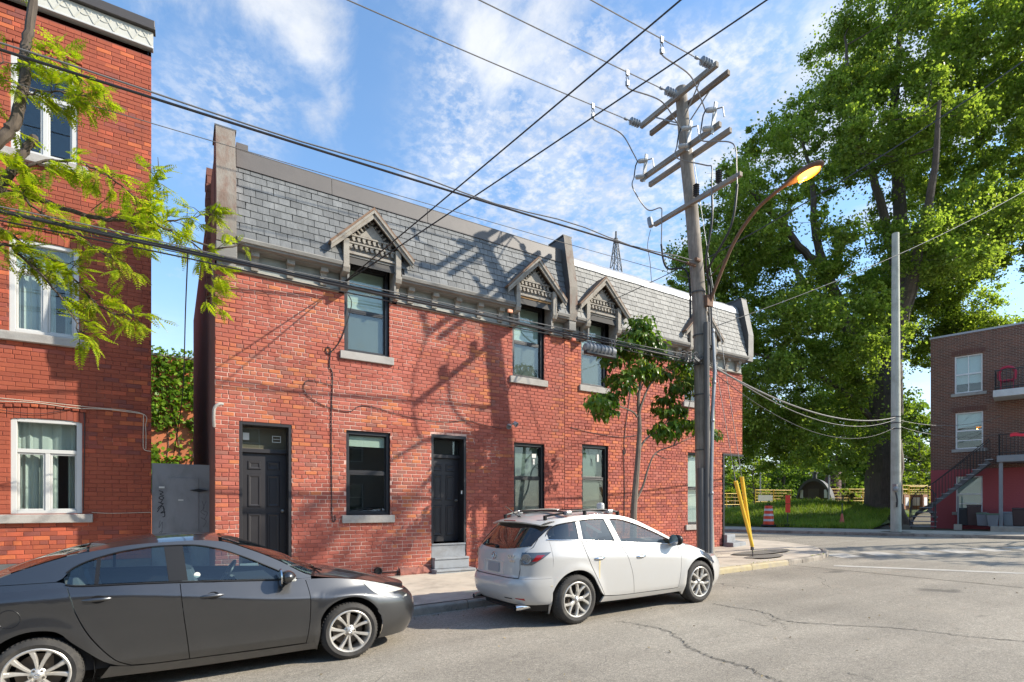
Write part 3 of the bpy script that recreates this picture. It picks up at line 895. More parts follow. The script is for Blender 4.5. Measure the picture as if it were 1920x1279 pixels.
# ---- frieze and cornice between the gables
def cornice(parent, x0, x1):
    prof = [(11.29, 6.50), (11.10, 6.50), (11.085, 6.53), (10.99, 6.535), (10.985, 6.565), (10.955, 6.575), (10.94, 6.63), (10.955, 6.655), (11.02, 6.668), (11.29, 6.668)]
    mb = MB(); mb.prism(prof, lambda p, q, d: (d, p, q), x0, x1); mb.build('cornice', M_greywood, parent)
    mb = MB(); mb.box(x0, x1, 11.262, 11.31, ZB + .055, 6.498); mb.build('frieze', M_friezep, parent)
    mb = MB(); mb.prism([(11.31, ZB - .005), (11.262, ZB), (11.235, ZB + .02), (11.25, ZB + .053), (11.31, ZB + .053)], lambda p, q, d: (d, p, q), x0, x1); mb.build('frieze_moulding', M_greywood2, parent)
br = MB()
br.box(-.07, .07, 11.10, 11.26, 6.42, 6.497)
br.prism([(11.26, 6.19), (11.215, 6.19), (11.20, 6.24), (11.17, 6.42), (11.26, 6.42)], lambda p, q, d: (d, p, q), -.06, .06)
br.box(-.072, .072, 11.18, 11.26, 6.29, 6.32)
br_me = br.mesh('bracket', M_greywood2)
segs = [(houseA, .915, 2.80), (houseA, 4.04, 6.90), (houseA, 8.14, 8.534), (houseB, 8.786, 9.08), (houseB, 10.30, 13.10), (houseB, 14.34, 15.98)]
for h, a, b in segs:
    cornice(h, a, b)
    n = max(1, int(round((b - a) / .56)))
    for k in range(n):
        xx = a + (b - a) * (k + .5) / n
        if b - a > .6: link('bracket', br_me, h, (xx, 0, 0))
# brick corner corbel under the left parapet
mb = MB(); mb.box(.575, .915, 11.0, 11.29, 6.26, 6.519); mb.box(.60, .90, 11.12, 11.29, 6.14, 6.258); mb.build('corbel', M_greywood, houseA, bevel=.01)
mb = MB(); mb.box(8.55, 8.77, 11.0, 11.29, 6.28, 6.519); mb.box(8.58, 8.74, 11.12, 11.29, 6.14, 6.278); mb.build('corbel', M_greywood, houseA, bevel=.01)

# ---- the four gables over the upper windows (built once about x = 0, then copied)
def dormer(parent, cx):
    hw = .60; zt = 6.98; zap = 7.80; yf = 10.98
    sl = (zap - zt) / .84
    # gable board: closed body from the front board back to the roof
    mb = MB(); mb.prism([(-hw, 6.86), (hw, 6.86), (hw, 7.06), (0, 7.06 + hw * sl * .98), (-hw, 7.06)], lambda a, b, d: (a, d, b), yf + .10, 11.42)
    root = mb.build('dormer', M_greywood, parent)
    root.location = (cx, 0, 0)
    # roof planes with rusty upper skin and pale barge boards
    for s in (-1, 1):
        a = Vector((s * .86, 0, zt - .03)); b = Vector((0, 0, zap + .02))
        mb = MB()
        d = (b - a).normalized(); n = Vector((-d.z, 0, d.x)) * (1 if s < 0 else -1)
        mb.prism([(a.x, a.z), (b.x, b.z), (b.x, b.z + .05), (a.x + n.x * .04, a.z + n.z * .04)], lambda p, q, dd: (p, dd, q), yf - .10, 11.55)
        mb.build('roof_slope', M_rustedge, root)
        mb = MB()
        k = .115
        mb.prism([(a.x, a.z - .006), (b.x - s * .004, b.z - .006), (b.x - s * .004, b.z - .17), (a.x, a.z - .13)], lambda p, q, dd: (p, dd, q), yf - .085, yf - .045)
        mb.prism([(a.x, a.z - .006), (b.x - s * .004, b.z - .006), (b.x - s * .004, b.z - .07), (a.x, a.z - .06)], lambda p, q, dd: (p, dd, q), yf - .115, yf - .087)
        mb.build('bargeboard', M_greywood2, root)
        # post, with stepped block and foot
        mb = MB(); x0 = s * .545
        mb.box(x0 - .058, x0 + .058, yf - .03, yf + .10, 6.60, zt + .15)
        mb.prism([(yf + .10, 6.60), (yf - .045, 6.60), (yf - .045, 6.54), (yf - .01, 6.46), (yf + .10, 6.42), (yf + .25, 6.36), (yf + .25, 6.60)], lambda p, q, dd: (dd, p, q), x0 - .068, x0 + .068)
        mb.box(x0 - .06, x0 + .06, yf + .13, 11.30, 6.16, 6.40)
        mb.box(x0 - .07, x0 + .07, yf + .10, 11.30, 6.26, 6.30)
        mb.build('post', M_greywood2, root, bevel=.006)
        # side cheek between post and wall
        mb = MB(); mb.box(s * .49 - .02, s * .49 + .02, yf + .04, 11.31, 6.14, 6.88); mb.build('cheek', M_greywood, root)
    # carved rows
    for zz, w, n_ in ((6.99, .98, 9), (7.145, .86, 8)):
        mb = MB(); mb.box(-w / 2, w / 2, yf + .03, yf + .098, zz + .095, zz + .125)
        mb.build('carved_rail', M_greywood2, root)
        for i in range(n_):
            xx = -w / 2 + w * (i + .5) / n_
            mb = MB(); hw2 = w / n_ * .34
            mb.prism([(xx - hw2, zz + .094), (xx - hw2, zz + .04), (xx - hw2 * .2, zz - .005), (xx + hw2, zz + .015), (xx + hw2 * .5, zz + .05), (xx + hw2, zz + .094)], lambda p, q, dd: (p, dd, q), yf + .045, yf + .098)
            mb.build('carved_drop', M_greywood2, root)
    mb = MB(); mb.box(-.50, .50, yf + .02, yf + .098, 6.865, 6.90); mb.box(-.50, .50, yf + .05, yf + .098, 6.90, 6.93); mb.build('carved_rail', M_greywood2, root)
    # inner triangle with rays
    mb = MB(); mb.prism([(-.25, 7.29), (.25, 7.29), (0, 7.56)], lambda p, q, dd: (p, dd, q), yf + .06, yf + .099); mb.build('carved_panel', M_greywood2, root)
    for s in (-1, 1):
        for i in range(6):
            u = i / 5.5; p = Vector((s * (.36 - .34 * u), yf + .075, 7.31 + .36 * u)); q = p + Vector((-s * .055, 0, -.055))
            mb = MB(); mb.beam(p, q, .03, .03); mb.build('carved_ray', M_greywood2, root)
    # soffit above the window
    mb = MB(); mb.box(-.48, .48, yf + .05, 11.36, 6.82, 6.858)
    return root, mb
r0, sof = dormer(houseA, DORM[0][0]); sof.build('soffit', M_greywood, r0)
r1 = copy_tree(r0, houseA); r1.location = (DORM[1][0], 0, 0)
for ch in r1.children:
    if ch.name.startswith('soffit'): ch.data = ch.data.copy(); ch.data.materials[0] = M_osb
r2 = copy_tree(r0, houseB); r2.location = (DORM[2][0], 0, 0); r2.matrix_parent_inverse = root_inv(houseB)
r3 = copy_tree(r0, houseB); r3.location = (DORM[3][0], 0, 0); r3.matrix_parent_inverse = root_inv(houseB)

# ---- windows
sash_window(houseA, 2.96, 3.90, 1.55, 3.32, FY, M_black, (M_blind, .30), None, .09, tall=None, zmid=2.45)
sash_window(houseA, 2.93, 3.87, 4.95, 6.80, FY, M_black, M_blind, (M_blindd, 1.0), .10, zmid=5.85)
sash_window(houseA, 7.06, 7.98, 1.55, 3.32, FY, M_black, None, (M_blindd, 1.0), .10, tall=M_curtaing, zmid=2.45, stickers=[(.60, 1.42, .13, .10), (.63, 1.25, .06, .14)])
sash_window(houseA, 7.03, 7.96, 4.95, 6.80, FY, M_black, M_blind, (M_blindd, 1.0), .10, zmid=5.85)
sash_window(houseB, 9.22, 10.14, 1.58, 3.40, FY, M_black, None, (M_blindd, 1.0), .10, tall=M_curtaing, zmid=2.5, stickers=[(.60, 1.38, .07, .20)])
sash_window(houseB, 9.19, 10.09, 4.99, 6.80, FY, M_black, (M_blind, .8), (M_blindd, 1.0), .08, zmid=5.9)
sash_window(houseB, 13.40, 14.40, 1.16, 3.42, FY, M_black, None, None, .12, tall=M_curtain, zmid=2.3)
sash_window(houseB, 13.26, 14.16, 4.96, 6.80, FY, M_black, (M_blind, .8), None, .08, zmid=5.9)

# ---- doors
def door(house, x0, x1, z0, z1, zl, paper=False):
    y = FY + .30
    mb = MB(); frame_rect(mb, x0 + .002, x1 - .002, z0, z1 - .002, .055, y - .29, y + .03, .07, .0)
    mb.box(x0 + .055, x1 - .055, y - .06, y + .03, zl + .0, zl + .075)
    d = mb.build('doorway', M_doorblk, house, bevel=.004)
    # six panel leaf
    xa, xb = x0 + .058, x1 - .058
    mb = MB(); mb.box(xa, xb, y, y + .045, z0 + .02, zl - .003)
    lf = mb.build('door_leaf', M_doorblk, d, bevel=.003)
    W2 = xb - xa; Hh = zl - z0
    for cx in (.29, .71):
        for (a, b) in ((.845, .925), (.50, .80), (.08, .44)):
            px0 = xa + W2 * (cx - .145); px1 = xa + W2 * (cx + .145); pz0 = z0 + Hh * a; pz1 = z0 + Hh * b
            mb = MB(); o_, i_ = 0.0, .035
            v = []
            for inset, yy in ((0, y - .002), (.012, y - .016), (.034, y - .016), (.055, y - .004)):
                v += [(px0 + inset, yy, pz0 + inset), (px1 - inset, yy, pz0 + inset), (px1 - inset, yy, pz1 - inset), (px0 + inset, yy, pz1 - inset)]
            fs = []
            for k in range(3):
                for i in range(4):
                    fs.append((k * 4 + i, k * 4 + (i + 1) % 4, k * 4 + 4 + (i + 1) % 4, k * 4 + 4 + i))
            fs.append((12, 13, 14, 15)); mb.add(v, fs); mb.build('door_panel', M_doorblk, d)
    pane('pane', x0 + .075, x1 - .075, zl + .095, z1 - .10, y - .03, M_glass, d)
    mb = MB(); mb.box(x0 + .057, x1 - .057, y + .02, y + .026, zl + .08, z1 - .075); mb.build('transom_backing', M_kraft if paper else M_darkroom, d)
    mb = MB(); mb.lathe([(.0, -.075), (.024, -.07), (.028, -.05), (.012, -.035), (.012, -.01), (.03, -.005), (.03, 0)], (xb - .07, y, z0 + .98), (0, 1, 0), 12)
    mb.build('handle', pbr('satin_knob', (.25, .24, .22), .3, metal=.8), d, smooth=True)
    return d
d1 = door(houseA, .97, 1.90, .66, 3.355, 2.78, True)
mb = MB(); mb.box(1.02 + .04, 1.02 + .15, FY + .266, FY + .268, 3.02, 3.16); mb.build('paper_notice', M_sticker, d1)
mb = MB(); frame_rect(mb, 1.58, 1.74, 3.00, 3.13, .012, FY + .265, FY + .268); mb.box(1.6, 1.72, FY + .265, FY + .268, 3.06, 3.07); mb.build('label', M_sticker, d1)
d2 = door(houseA, 4.86, 5.74, .89, 3.37, 2.86)
mb = MB(); mb.box(5.63, 5.665, FY + .05, FY + .06, 2.02, 2.10); mb.build('doorbell', M_sticker, d2)
# steps of the second door and the sill step of the first
for (a, b, ya, yb, z0_, z1_) in ((4.87, 5.73, FY + .02, FY + .30, .54, .885), (4.87, 5.73, FY - .16, FY + .28, .33, .575), (4.82, 5.80, FY - .36, FY + .10, .10, .325)):
    mb = MB(); mb.box(a, b, ya, yb, z0_, z1_ - .045); mb.box(a - .0, b + .0, ya - .02, yb, z1_ - .045, z1_); mb.build('step', M_stepg, houseA, bevel=.008)
for (a, b, ya, yb, z0_, z1_) in ((.98, 1.89, FY + .0, FY + .30, .42, .655), (.95, 1.92, FY - .22, FY + .28, .10, .415)):
    mb = MB(); mb.box(a, b, ya, yb, z0_, z1_); mb.build('step', M_stepg, houseA, bevel=.008)
# rough stone and vent pipe at the wall foot
mb = MB(); rows = []
for i in range(9):
    xx = 4.10 + .72 * i / 8
    rows.append([(xx, FY - .01 - rnd.uniform(.01, .02), .08), (xx, FY - .07 + rnd.uniform(-.02, .02), .14), (xx, FY - .09 + rnd.uniform(-.03, .02), .27 + rnd.uniform(-.02, .02)), (xx, FY - .05, .37 + rnd.uniform(-.02, .03)), (xx, FY + .0, .39)])
mb.grid(rows); mb.build('foundation_stone', M_rough, houseA)
mb = MB(); mb.lathe([(.0, -.05), (.06, -.05), (.062, -.09), (.075, -.09), (.075, .02)], (3.62, FY, .36), (0, 1, 0), 16); mb.build('vent_pipe', M_black, houseA, smooth=True)
mb = MB(); mb.box(2.9, 4.05, FY - .02, FY - .004, .30, .32); mb.box(4.05, 4.075, FY - .03, FY - .004, .08, .33); mb.build('metal_strip', M_black, houseA)

# ---- cut corner of the right house: black lintel and post, concrete steps
mb = MB(); mb.box(15.072, 16.12, FY - .03, FY + .10, 3.39, 3.448); mb.beam((15.1, FY + .06, 3.419), (16.1, FY + 1.2, 3.419), .12, .055); mb.build('lintel', M_black, houseB)
mb = MB(); mb.box(15.075, 15.15, FY - .02, FY + .06, .34, 3.388); mb.build('corner_post', M_black, houseB)
def corner_step(pts, z0_, z1_):
    mb = MB(); n = len(pts)
    mb.add([(x, y, z0_) for x, y in pts] + [(x, y, z1_) for x, y in pts], [tuple(range(n, 2 * n))] + [(i, (i + 1) % n, n + (i + 1) % n, n + i) for i in range(n)])
    mb.build('step', M_stepg, houseB, bevel=.015)
corner_step([(15.0, FY - .45), (15.9, FY - .28), (16.35, FY + .5), (16.2, FY + 1.3), (15.1, FY + .05)], .25, .56)
corner_step([(15.1, FY - .15), (15.7, FY - .02), (16.1, FY + .5), (16.1, FY + 1.2), (15.1, FY + .05)], .562, .80)

# ---- cables tacked to the wall, the floodlight
def wall_cable(parent, pts, r=.008, mat=M_wire, name='wall_cable'):
    mb = MB(); mb.tube(smoothpath(pts, 8), r, 5); return mb.build(name, mat, parent, smooth=True)
y_ = FY - .016
wall_cable(houseA, [(3.0, y_, 6.12), (3.06, y_, 5.9), (2.86, y_, 5.2), (2.62, y_, 4.85), (2.55, y_, 4.9), (2.58, y_, 4.97), (2.64, y_, 4.92), (2.62, y_, 4.6), (2.68, y_, 4.4), (2.655, y_, 3.6), (2.66, y_, 2.5), (2.67, y_, 1.55), (2.70, y_, 1.42), (2.74, y_, 1.47), (2.72, y_, 1.55)], .010)
wall_cable(houseA, [(2.66, y_, 4.2), (2.2, y_, 4.25), (2.15, y_, 4.0), (2.5, y_, 3.78), (3.0, y_, 3.70), (3.35, y_, 3.86), (4.2, y_, 3.72), (5.1, y_, 3.66), (5.75, y_, 3.74), (6.3, y_, 3.66), (6.7, y_, 3.62)], .007)
wall_cable(houseB, [(8.8, y_, 3.82), (9.6, y_, 3.72), (10.6, y_, 3.68), (11.35, y_, 3.8)], .007)
wall_cable(houseB, [(11.02, y_, 5.6), (10.95, y_, 4.9), (10.80, y_, 4.1), (10.72, y_, 3.5), (10.78, y_, 3.3), (10.74, y_, 3.2), (10.70, y_, 3.3), (10.74, y_, 2.4), (10.72, y_, 1.0)], .010)
mb = MB(); mb.lathe([(.0, 0), (.05, 0), (.055, -.03), (.0, -.035)], (6.92, FY, 3.70), (0, 1, 0), 12)
for dx, dz in ((-.12, -.02), (.10, .05)):
    mb.tube([(6.92, FY - .03, 3.70), (6.92 + dx * .6, FY - .10, 3.72 + dz)], .014, 6)
    mb.lathe([(.02, .0), (.05, .02), (.062, .11), (.058, .115), (.045, .05)], (6.92 + dx * .6, FY - .11, 3.73 + dz), (dx * 4, -.7, -.55), 12)
mb.build('floodlight', pbr('silver_paint', (.45, .44, .42), .4, metal=.4, var=.1), houseA, smooth=True)
# bent vent tube at the left corner
mb = MB(); mb.tube(smoothpath([(.56, FY - .0, 3.2), (.55, FY - .08, 3.35), (.56, FY - .12, 3.52), (.63, FY - .13, 3.60), (.70, FY - .10, 3.61)], 6), .028, 8)
mb.build('vent_pipe', M_sill, houseA, smooth=True)
# moulded mortar scar and edge of the corner

# ================================================================== tall red building on the left (set back 1.65 m)
LY = 12.95
LX0, LX1 = -4.6, -.457
bl = thing('apartment_building', 'three storey red painted brick building with white framed windows at the left edge', 'building', (-2.5, LY, 0))
holesL = [(-2.56, -1.545, 1.60, 3.34), (-2.58, -1.59, 4.88, 6.58), (-2.56, -1.615, 8.15, 9.90)]
mb = wall_sheet(LX0, LX1, .62, 10.72, holesL, LY + .005, .30)
mb.add([(LX1, LY + .005, -.2), (LX1 - 1.2, LY + 11, -.2), (LX1 - 1.2, LY + 11, 11.3), (LX1, LY + .005, 11.3)], [(0, 1, 2, 3)], 0)
mb.add([(LX0, LY + .005, -.2), (LX0, LY + 11, -.2), (LX0, LY + 11, 11.3), (LX0, LY + .005, 11.3)], [(0, 1, 2, 3)], 0)
mb.add([(LX0, LY + 11, -.2), (LX1 - 1.2, LY + 11, -.2), (LX1 - 1.2, LY + 11, 11.3), (LX0, LY + 11, 11.3)], [(0, 1, 2, 3)], 0)
mb.add([(LX0, LY, 11.3), (LX1, LY, 11.3), (LX1 - 1.2, LY + 11, 11.3), (LX0, LY + 11, 11.3)], [(0, 1, 2, 3)], 0)
mb.build('wall', [M_mortL, M_brickL], bl, recalc=False)
archh = [(a - .06, b + .06, d - .02, d + .23) for a, b, c, d in holesL]
bricks(bl, LX0, LX1 - .001, .62, 10.70, holesL + archh, LY, M_brickL, L=.234, H=.082, joint=.0055, proud=.0035, jitter=.001, skip=lambda x, z: x < -2.72 or z < .95)
# flat arches of standing bricks with a row of headers above
for (a, b, c, d) in holesL:
    n = 12; w = (b - a + .10) / n
    for i in range(n):
        x0_ = a - .05 + i * w; u = (i + .5) / n * 2 - 1; dz = .05 * (1 - u * u)
        mb = MB(); mb.box(x0_ + .003, x0_ + w - .003, LY - .004 + rnd.uniform(-.002, .002), LY + .03, d - .035 + dz, d + .15 + dz); mb.build('arch_brick', M_brickL, bl, bevel=.004)
    for i in range(10):
        w2 = (b - a + .16) / 10; x0_ = a - .08 + i * w2; u = (i + .5) / 10 * 2 - 1; dz = .04 * (1 - u * u)
        mb = MB(); mb.box(x0_ + .008, x0_ + w2 - .008, LY - .03, LY + .03, d + .165 + dz, d + .225 + dz); mb.build('arch_brick', M_brickL, bl, bevel=.012)

def casement(parent, x0, x1, z0, z1, Y, top, cur=True, style=0):
    """white window: transom light over two casements"""
    y = Y + .07
    mb = MB(); frame_rect(mb, x0, x1, z0, z1 + .03, .085, y - .05, y + .08, .10, .06)
    mb.box(x0 + .085, x1 - .085, y - .03, y + .05, top - .035, top + .035)
    xm = (x0 + x1) / 2
    mb.box(xm - .035, xm + .035, y - .025, y + .05, z0 + .06, top - .035)
    w = mb.build('window', M_whitef, parent, bevel=.006)
    for a, b in ((x0 + .087, xm - .037), (xm + .037, x1 - .087)):
        mb = MB(); frame_rect(mb, a, b, z0 + .062, top - .037, .030, y - .005, y + .03); mb.build('sash', M_whitef, w, bevel=.003)
        pane('pane', a + .03, b - .03, z0 + .092, top - .067, y + .01, M_glass, w)
    pane('pane', x0 + .088, x1 - .088, top + .036, z1 - .068, y + .01, M_glass, w)
    mb = MB()
    def folds(a, b, zz0, zz1):
        n = 26; rows = [[], []]
        for i in range(n + 1):
            u = i / n
            yy = y + .17 + .022 * math.sin(u * 26) + .012 * math.sin(u * 61)
            rows[0].append((a + (b - a) * u, yy, zz0)); rows[1].append((a + (b - a) * u, yy, zz1))
        mb.grid(rows)
    if cur:
        folds(x0 + .06, xm + .12 if style == 0 else x1 - .05, z0 + .03, top)
        folds(x0 + .06, x1 - .06, top, z1)
        folds(x1 - .24, x1 - .06, z0 + .03, top)
        mb.build('curtain', M_curtain, w, smooth=True)
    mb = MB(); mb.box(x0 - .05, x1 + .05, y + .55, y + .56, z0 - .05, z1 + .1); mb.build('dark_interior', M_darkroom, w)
    mb = MB()
    mb.box(x0 - .42, x1 + .165, Y - .09, Y + .10, z0 - .17, z0 - .012); mb.build('sill', M_sill, w, bevel=.012)
    return w
casement(bl, -2.56, -1.545, 1.60, 3.34, LY, 2.75, True)
casement(bl, -2.58, -1.59, 4.88, 6.58, LY, 6.02, True)
casement(bl, -2.56, -1.615, 8.15, 9.90, LY, 9.28, False)
# pressed metal frieze with zigzag and dark cap
mb = MB(); mb.box(LX0, LX1 + .03, LY - .02, LY + .1, 10.91, 11.20); mb.build('frieze', pbr('cream_metal', (.50, .49, .43), .5, var=.1, scale=5, bump=.1, dirt=(.33, .31, .27), dscale=4, damt=.4), bl)
mb = MB(); mb.box(LX0, LX1 + .035, LY - .045, LY + .1, 10.865, 10.908); mb.build('frieze_moulding', M_whitef, bl, bevel=.01)
mb = MB(); x = LX1
M_zig = pbr('frieze_ridge', (.46, .45, .39), .5, var=.1)
k = 0
while x > LX0 + .3:
    for (a, b) in (((x, 10.93), (x - .15, 11.18)), ((x - .15, 11.18), (x - .30, 10.93))):
        mb.beam((a[0], LY - .025, a[1]), (b[0], LY - .022, b[1]), .022, .012, (0, 1, 0))
    mb.tube([(x - .15 + .10 * math.cos(t_), LY - .022, 11.14 - .10 * math.sin(t_)) for t_ in [math.pi * i / 8 for i in range(9)]], .011, 5)
    x -= .30
mb.build('frieze_relief', M_zig, bl)
mb = MB(); mb.box(LX0, LX1 + .07, LY - .10, LY + .1, 11.21, 11.27); mb.box(LX0, LX1 + .06, LY - .075, LY + .1, 11.275, 11.41); mb.build('roof_cap', pbr('dark_brown_flashing', (.055, .048, .045), .5, var=.15), bl, bevel=.01)
mb = MB(); mb.box(LX0, LX1 - .001, LY - .05, LY + .05, -.2, .70); mb.build('foundation', pbr('grey_foundation', (.085, .085, .085), .85, var=.2, scale=6, bump=.4), bl, bevel=.01)
# loose cables on its face
y_ = LY - .035
wall_cable(bl, [(-2.8, y_, 3.60), (-2.2, y_, 3.62), (-1.68, y_, 3.58), (-1.2, y_, 3.60), (-.95, y_, 3.59), (-.60, y_, 3.56), (-.585, y_, 3.50), (-.59, y_, 3.0), (-.57, y_, 2.86), (-.46, y_, 2.83)], .007, M_whitewire)
wall_cable(bl, [(-2.8, y_, 3.66), (-2.1, y_, 3.645), (-1.5, y_, 3.62), (-.62, y_, 3.575), (-.55, y_, 3.3), (-.545, y_, 2.87)], .006, M_whitewire)
wall_cable(bl, [(-1.55, y_ + .02, 3.6), (-1.505, y_ + .02, 3.3), (-1.53, y_ + .02, 1.65)], .008, M_wire)
wall_cable(bl, [(-1.4, y_ + .02, 1.62), (-1.1, y_ + .02, 1.60), (-.46, y_ + .02, 1.615)], .005, M_whitewire)
wall_cable(bl, [(-2.8, y_, 3.46), (-2.2, y_, 3.42), (-1.7, y_, 3.56)], .006, M_wire)

# ================================================================== alley gate, the ivy wall behind
gt = thing('alley_gate', 'grey sheet metal alley gate with diamond plate and black graffiti between the two brick buildings', 'gate', (.08, LY, 0))
M_gate = pbr('grey_gate_paint', (.24, .245, .25), .6, var=.12, scale=4, bump=.15, bscale=9, dirt=(.095, .095, .10), dscale=2.2, damt=.55, stretch=(1, 1, .5))
mb = MB(); mb.box(-.45, .60, LY + .02, LY + .06, .05, 2.60); mb.build('gate_panel', M_gate, gt)
mb = MB(); mb.box(-.18, .36, LY + .008, LY + .0195, .1, 2.32); mb.build('gate_door', M_gate, gt, bevel=.003)
mb = MB(); mb.prism([(.20, 2.065), (.36, 2.10), (.53, 2.065), (.36, 2.03)], lambda a, b, d: (a, d, b), LY - .012, LY + .019); mb.build('diamond_plate', M_black, gt)
for (a, b, c, d) in ((-.33, -.235, 2.10, 2.135), (.0, .09, 1.85, 1.875)):
    mb = MB(); mb.box(a, b, LY + .003, LY + .0185 if b < 0 else LY + .0075, c, d); mb.build('sticker', M_sticker, gt)
def stroke(pts, r, mat, name='graffiti'):
    """flat brush line on the gate"""
    P = smoothpath([(a, 0, b) for a, b in pts], 6); rows = []
    for i, p in enumerate(P):
        d = (P[min(i + 1, len(P) - 1)] - P[max(i - 1, 0)]).normalized(); n = Vector((-d.z, 0, d.x)) * r
        rows.append([(p.x + n.x, LY + .0185, p.z + n.z), (p.x - n.x, LY + .0185, p.z - n.z)])
    mb = MB(); mb.grid(rows); mb.build(name, mat, gt, recalc=False)
M_ink = pbr('black_ink', (.02, .02, .022), .6); M_inkg = pbr('grey_ink', (.09, .092, .10), .6)
for pts in ([(-.33, 2.05), (-.26, 2.02), (-.31, 1.98), (-.25, 1.95)], [(-.30, 1.94), (-.33, 1.90), (-.28, 1.87), (-.25, 1.91), (-.30, 1.94)], [(-.27, 1.86), (-.30, 1.80), (-.25, 1.79)],
            [(-.34, 1.82), (-.27, 1.78), (-.33, 1.72), (-.35, 1.68)], [(-.36, 1.62), (-.28, 1.74), (-.24, 1.66), (-.30, 1.60), (-.22, 1.62)], [(-.26, 1.74), (-.23, 1.55), (-.27, 1.52)]):
    stroke(pts, .0085, M_ink)
for pts in ([(-.31, 1.45), (-.33, 1.30), (-.27, 1.42), (-.28, 1.25)], [(-.33, 1.2), (-.27, 1.24), (-.33, 1.12), (-.27, 1.10)], [(-.30, 1.05), (-.34, .98), (-.27, 1.0), (-.29, 1.08)],
            [(.42, 1.85), (.46, 1.70), (.40, 1.62), (.48, 1.55)], [(.50, 1.85), (.44, 1.66), (.52, 1.60), (.46, 1.45)], [(.40, 1.5), (.50, 1.42), (.44, 1.3)]):
    stroke(pts, .005, M_inkg)
iw = thing('rear_building', 'brick wall covered in green ivy seen through the alley above the gate', 'building', (-1, 34.2, 0))
mb = MB(); mb.box(-9, 11, 34.2, 40, -.3, 9.7); mb.build('wall', brick_mat('orange_brick', [(.40, .12, .055), (.44, .14, .06)], rv=.1), iw)
mb = MB(); mb.box(-9, 11, 34.1, 34.4, 9.7, 9.82); mb.build('coping', M_sill, iw)

# ================================================================== dark brick building across the side street
rbx, rby = 32.6, 12.1
RD = Vector((.245, -.969, 0)).normalized(); RN = Vector((RD.y, -RD.x, 0))      # along the face; outwards
RDEP = -3.2     # depth of the dark building's shallow end, cut back for sun on the mound
rb = thing('apartment_building', 'dark brown brick three storey building with outside stair and balconies at the right', 'building', (rbx, rby, .6))
def RP(t_, d, z): return tuple(Vector((rbx, rby, 0)) + RD * t_ + RN * d + Vector((0, 0, z)))
def rbox(mb, t0, t1, d0, d1, z0, z1, mi=0):
    v = [RP(a, b, c) for c in (z0, z1) for b in (d0, d1) for a in (t0, t1)]
    mb.add(v, [(0, 2, 3, 1), (4, 5, 7, 6), (0, 1, 5, 4), (2, 6, 7, 3), (0, 4, 6, 2), (1, 3, 7, 5)], mi)
    return mb
def far_brick(name, cols, mort, z_paint=None):
    m, t, p = newmat(name)
    v = pos(t)
    mp = t.node('ShaderNodeMapping'); t.l.new(v, mp.inputs[0]); mp.vector_type = 'POINT'
    mp.inputs['Rotation'].default_value = (0, 0, 0)
    sx = t.node('ShaderNodeSeparateXYZ'); t.l.new(v, sx.inputs[0])
    along = t.math('ADD', t.math('MULTIPLY', sx.outputs[0], RD.x), t.math('MULTIPLY', sx.outputs[1], RD.y))
    cx = t.node('ShaderNodeCombineXYZ'); t.l.new(along, cx.inputs[0]); t.l.new(sx.outputs[2], cx.inputs[1])
    b = t.node('ShaderNodeTexBrick'); t.l.new(cx.outputs[0], b.inputs['Vector'])
    b.inputs['Scale'].default_value = 1.0; b.inputs['Brick Width'].default_value = .22; b.inputs['Row Height'].default_value = .08
    b.inputs['Mortar Size'].default_value = .010; b.inputs['Color1'].default_value = (*cols[0], 1); b.inputs['Color2'].default_value = (*cols[1], 1); b.inputs['Mortar'].default_value = (*mort, 1)
    b.inputs['Bias'].default_value = -.1
    c = t.mix(t.math('MULTIPLY', t.noise(v, 1.3, 5, .6), .5), b.outputs['Color'], cols[2])
    if z_paint:
        f = t.smooth(sx.outputs[2], z_paint - .02, z_paint + .02)
        c = t.mix(f, (.36, .075, .08), c)
    t.l.new(c, p.inputs['Base Color']); p.inputs['Roughness'].default_value = .85
    bp = t.node('ShaderNodeBump'); bp.inputs['Strength'].default_value = .8; bp.inputs['Distance'].default_value = .01; bp.invert = True
    t.l.new(b.outputs['Fac'], bp.inputs['Height']); t.l.new(bp.outputs[0], p.inputs['Normal'])
    return m
M_farb = far_brick('dark_brown_brick', [(.20, .075, .045), (.085, .04, .03), (.13, .055, .038)], (.33, .27, .21), 3.54)
holesR = [(.95, 2.0, 7.30, 9.15), (.98, 2.02, 4.54, 6.34), (1.0, 2.0, 1.44, 3.19), (3.6, 4.6, 7.0, 9.1), (3.6, 4.6, 4.3, 6.3), (3.6, 4.6, .8, 3.0), (6.5, 7.6, 7.3, 9.1), (6.5, 7.6, 4.5, 6.3)]
mb = MB()
xs = sorted({0, 12, *[h[0] for h in holesR], *[h[1] for h in holesR]}); zs = sorted({-.1, 10.2, *[h[2] for h in holesR], *[h[3] for h in holesR]})
for a, b in zip(xs, xs[1:]):
    for c, d in zip(zs, zs[1:]):
        if any(h[0] < (a + b) / 2 < h[1] and h[2] < (c + d) / 2 < h[3] for h in holesR): continue
        mb.add([RP(a, 0, c), RP(b, 0, c), RP(b, 0, d), RP(a, 0, d)], [(0, 1, 2, 3)])
for (a, b, c, d) in holesR:
    for p, q in (((a, c), (a, d)), ((a, d), (b, d)), ((b, d), (b, c)), ((b, c), (a, c))):
        mb.add([RP(p[0], 0, p[1]), RP(q[0], 0, q[1]), RP(q[0], -.25, q[1]), RP(p[0], -.25, p[1])], [(0, 1, 2, 3)])
plan = [(0, 0), (0, RDEP), (6.2, RDEP), (6.2, RDEP - 7), (12, RDEP - 7), (12, 0)]        # unseen rear shaped to let sun reach the mound: shallow end, deeper block beyond
for (p, q), (r_, s_) in zip(plan, plan[1:]): mb.add([RP(p, q, -.1), RP(r_, s_, -.1), RP(r_, s_, 10.2), RP(p, q, 10.2)], [(0, 1, 2, 3)])
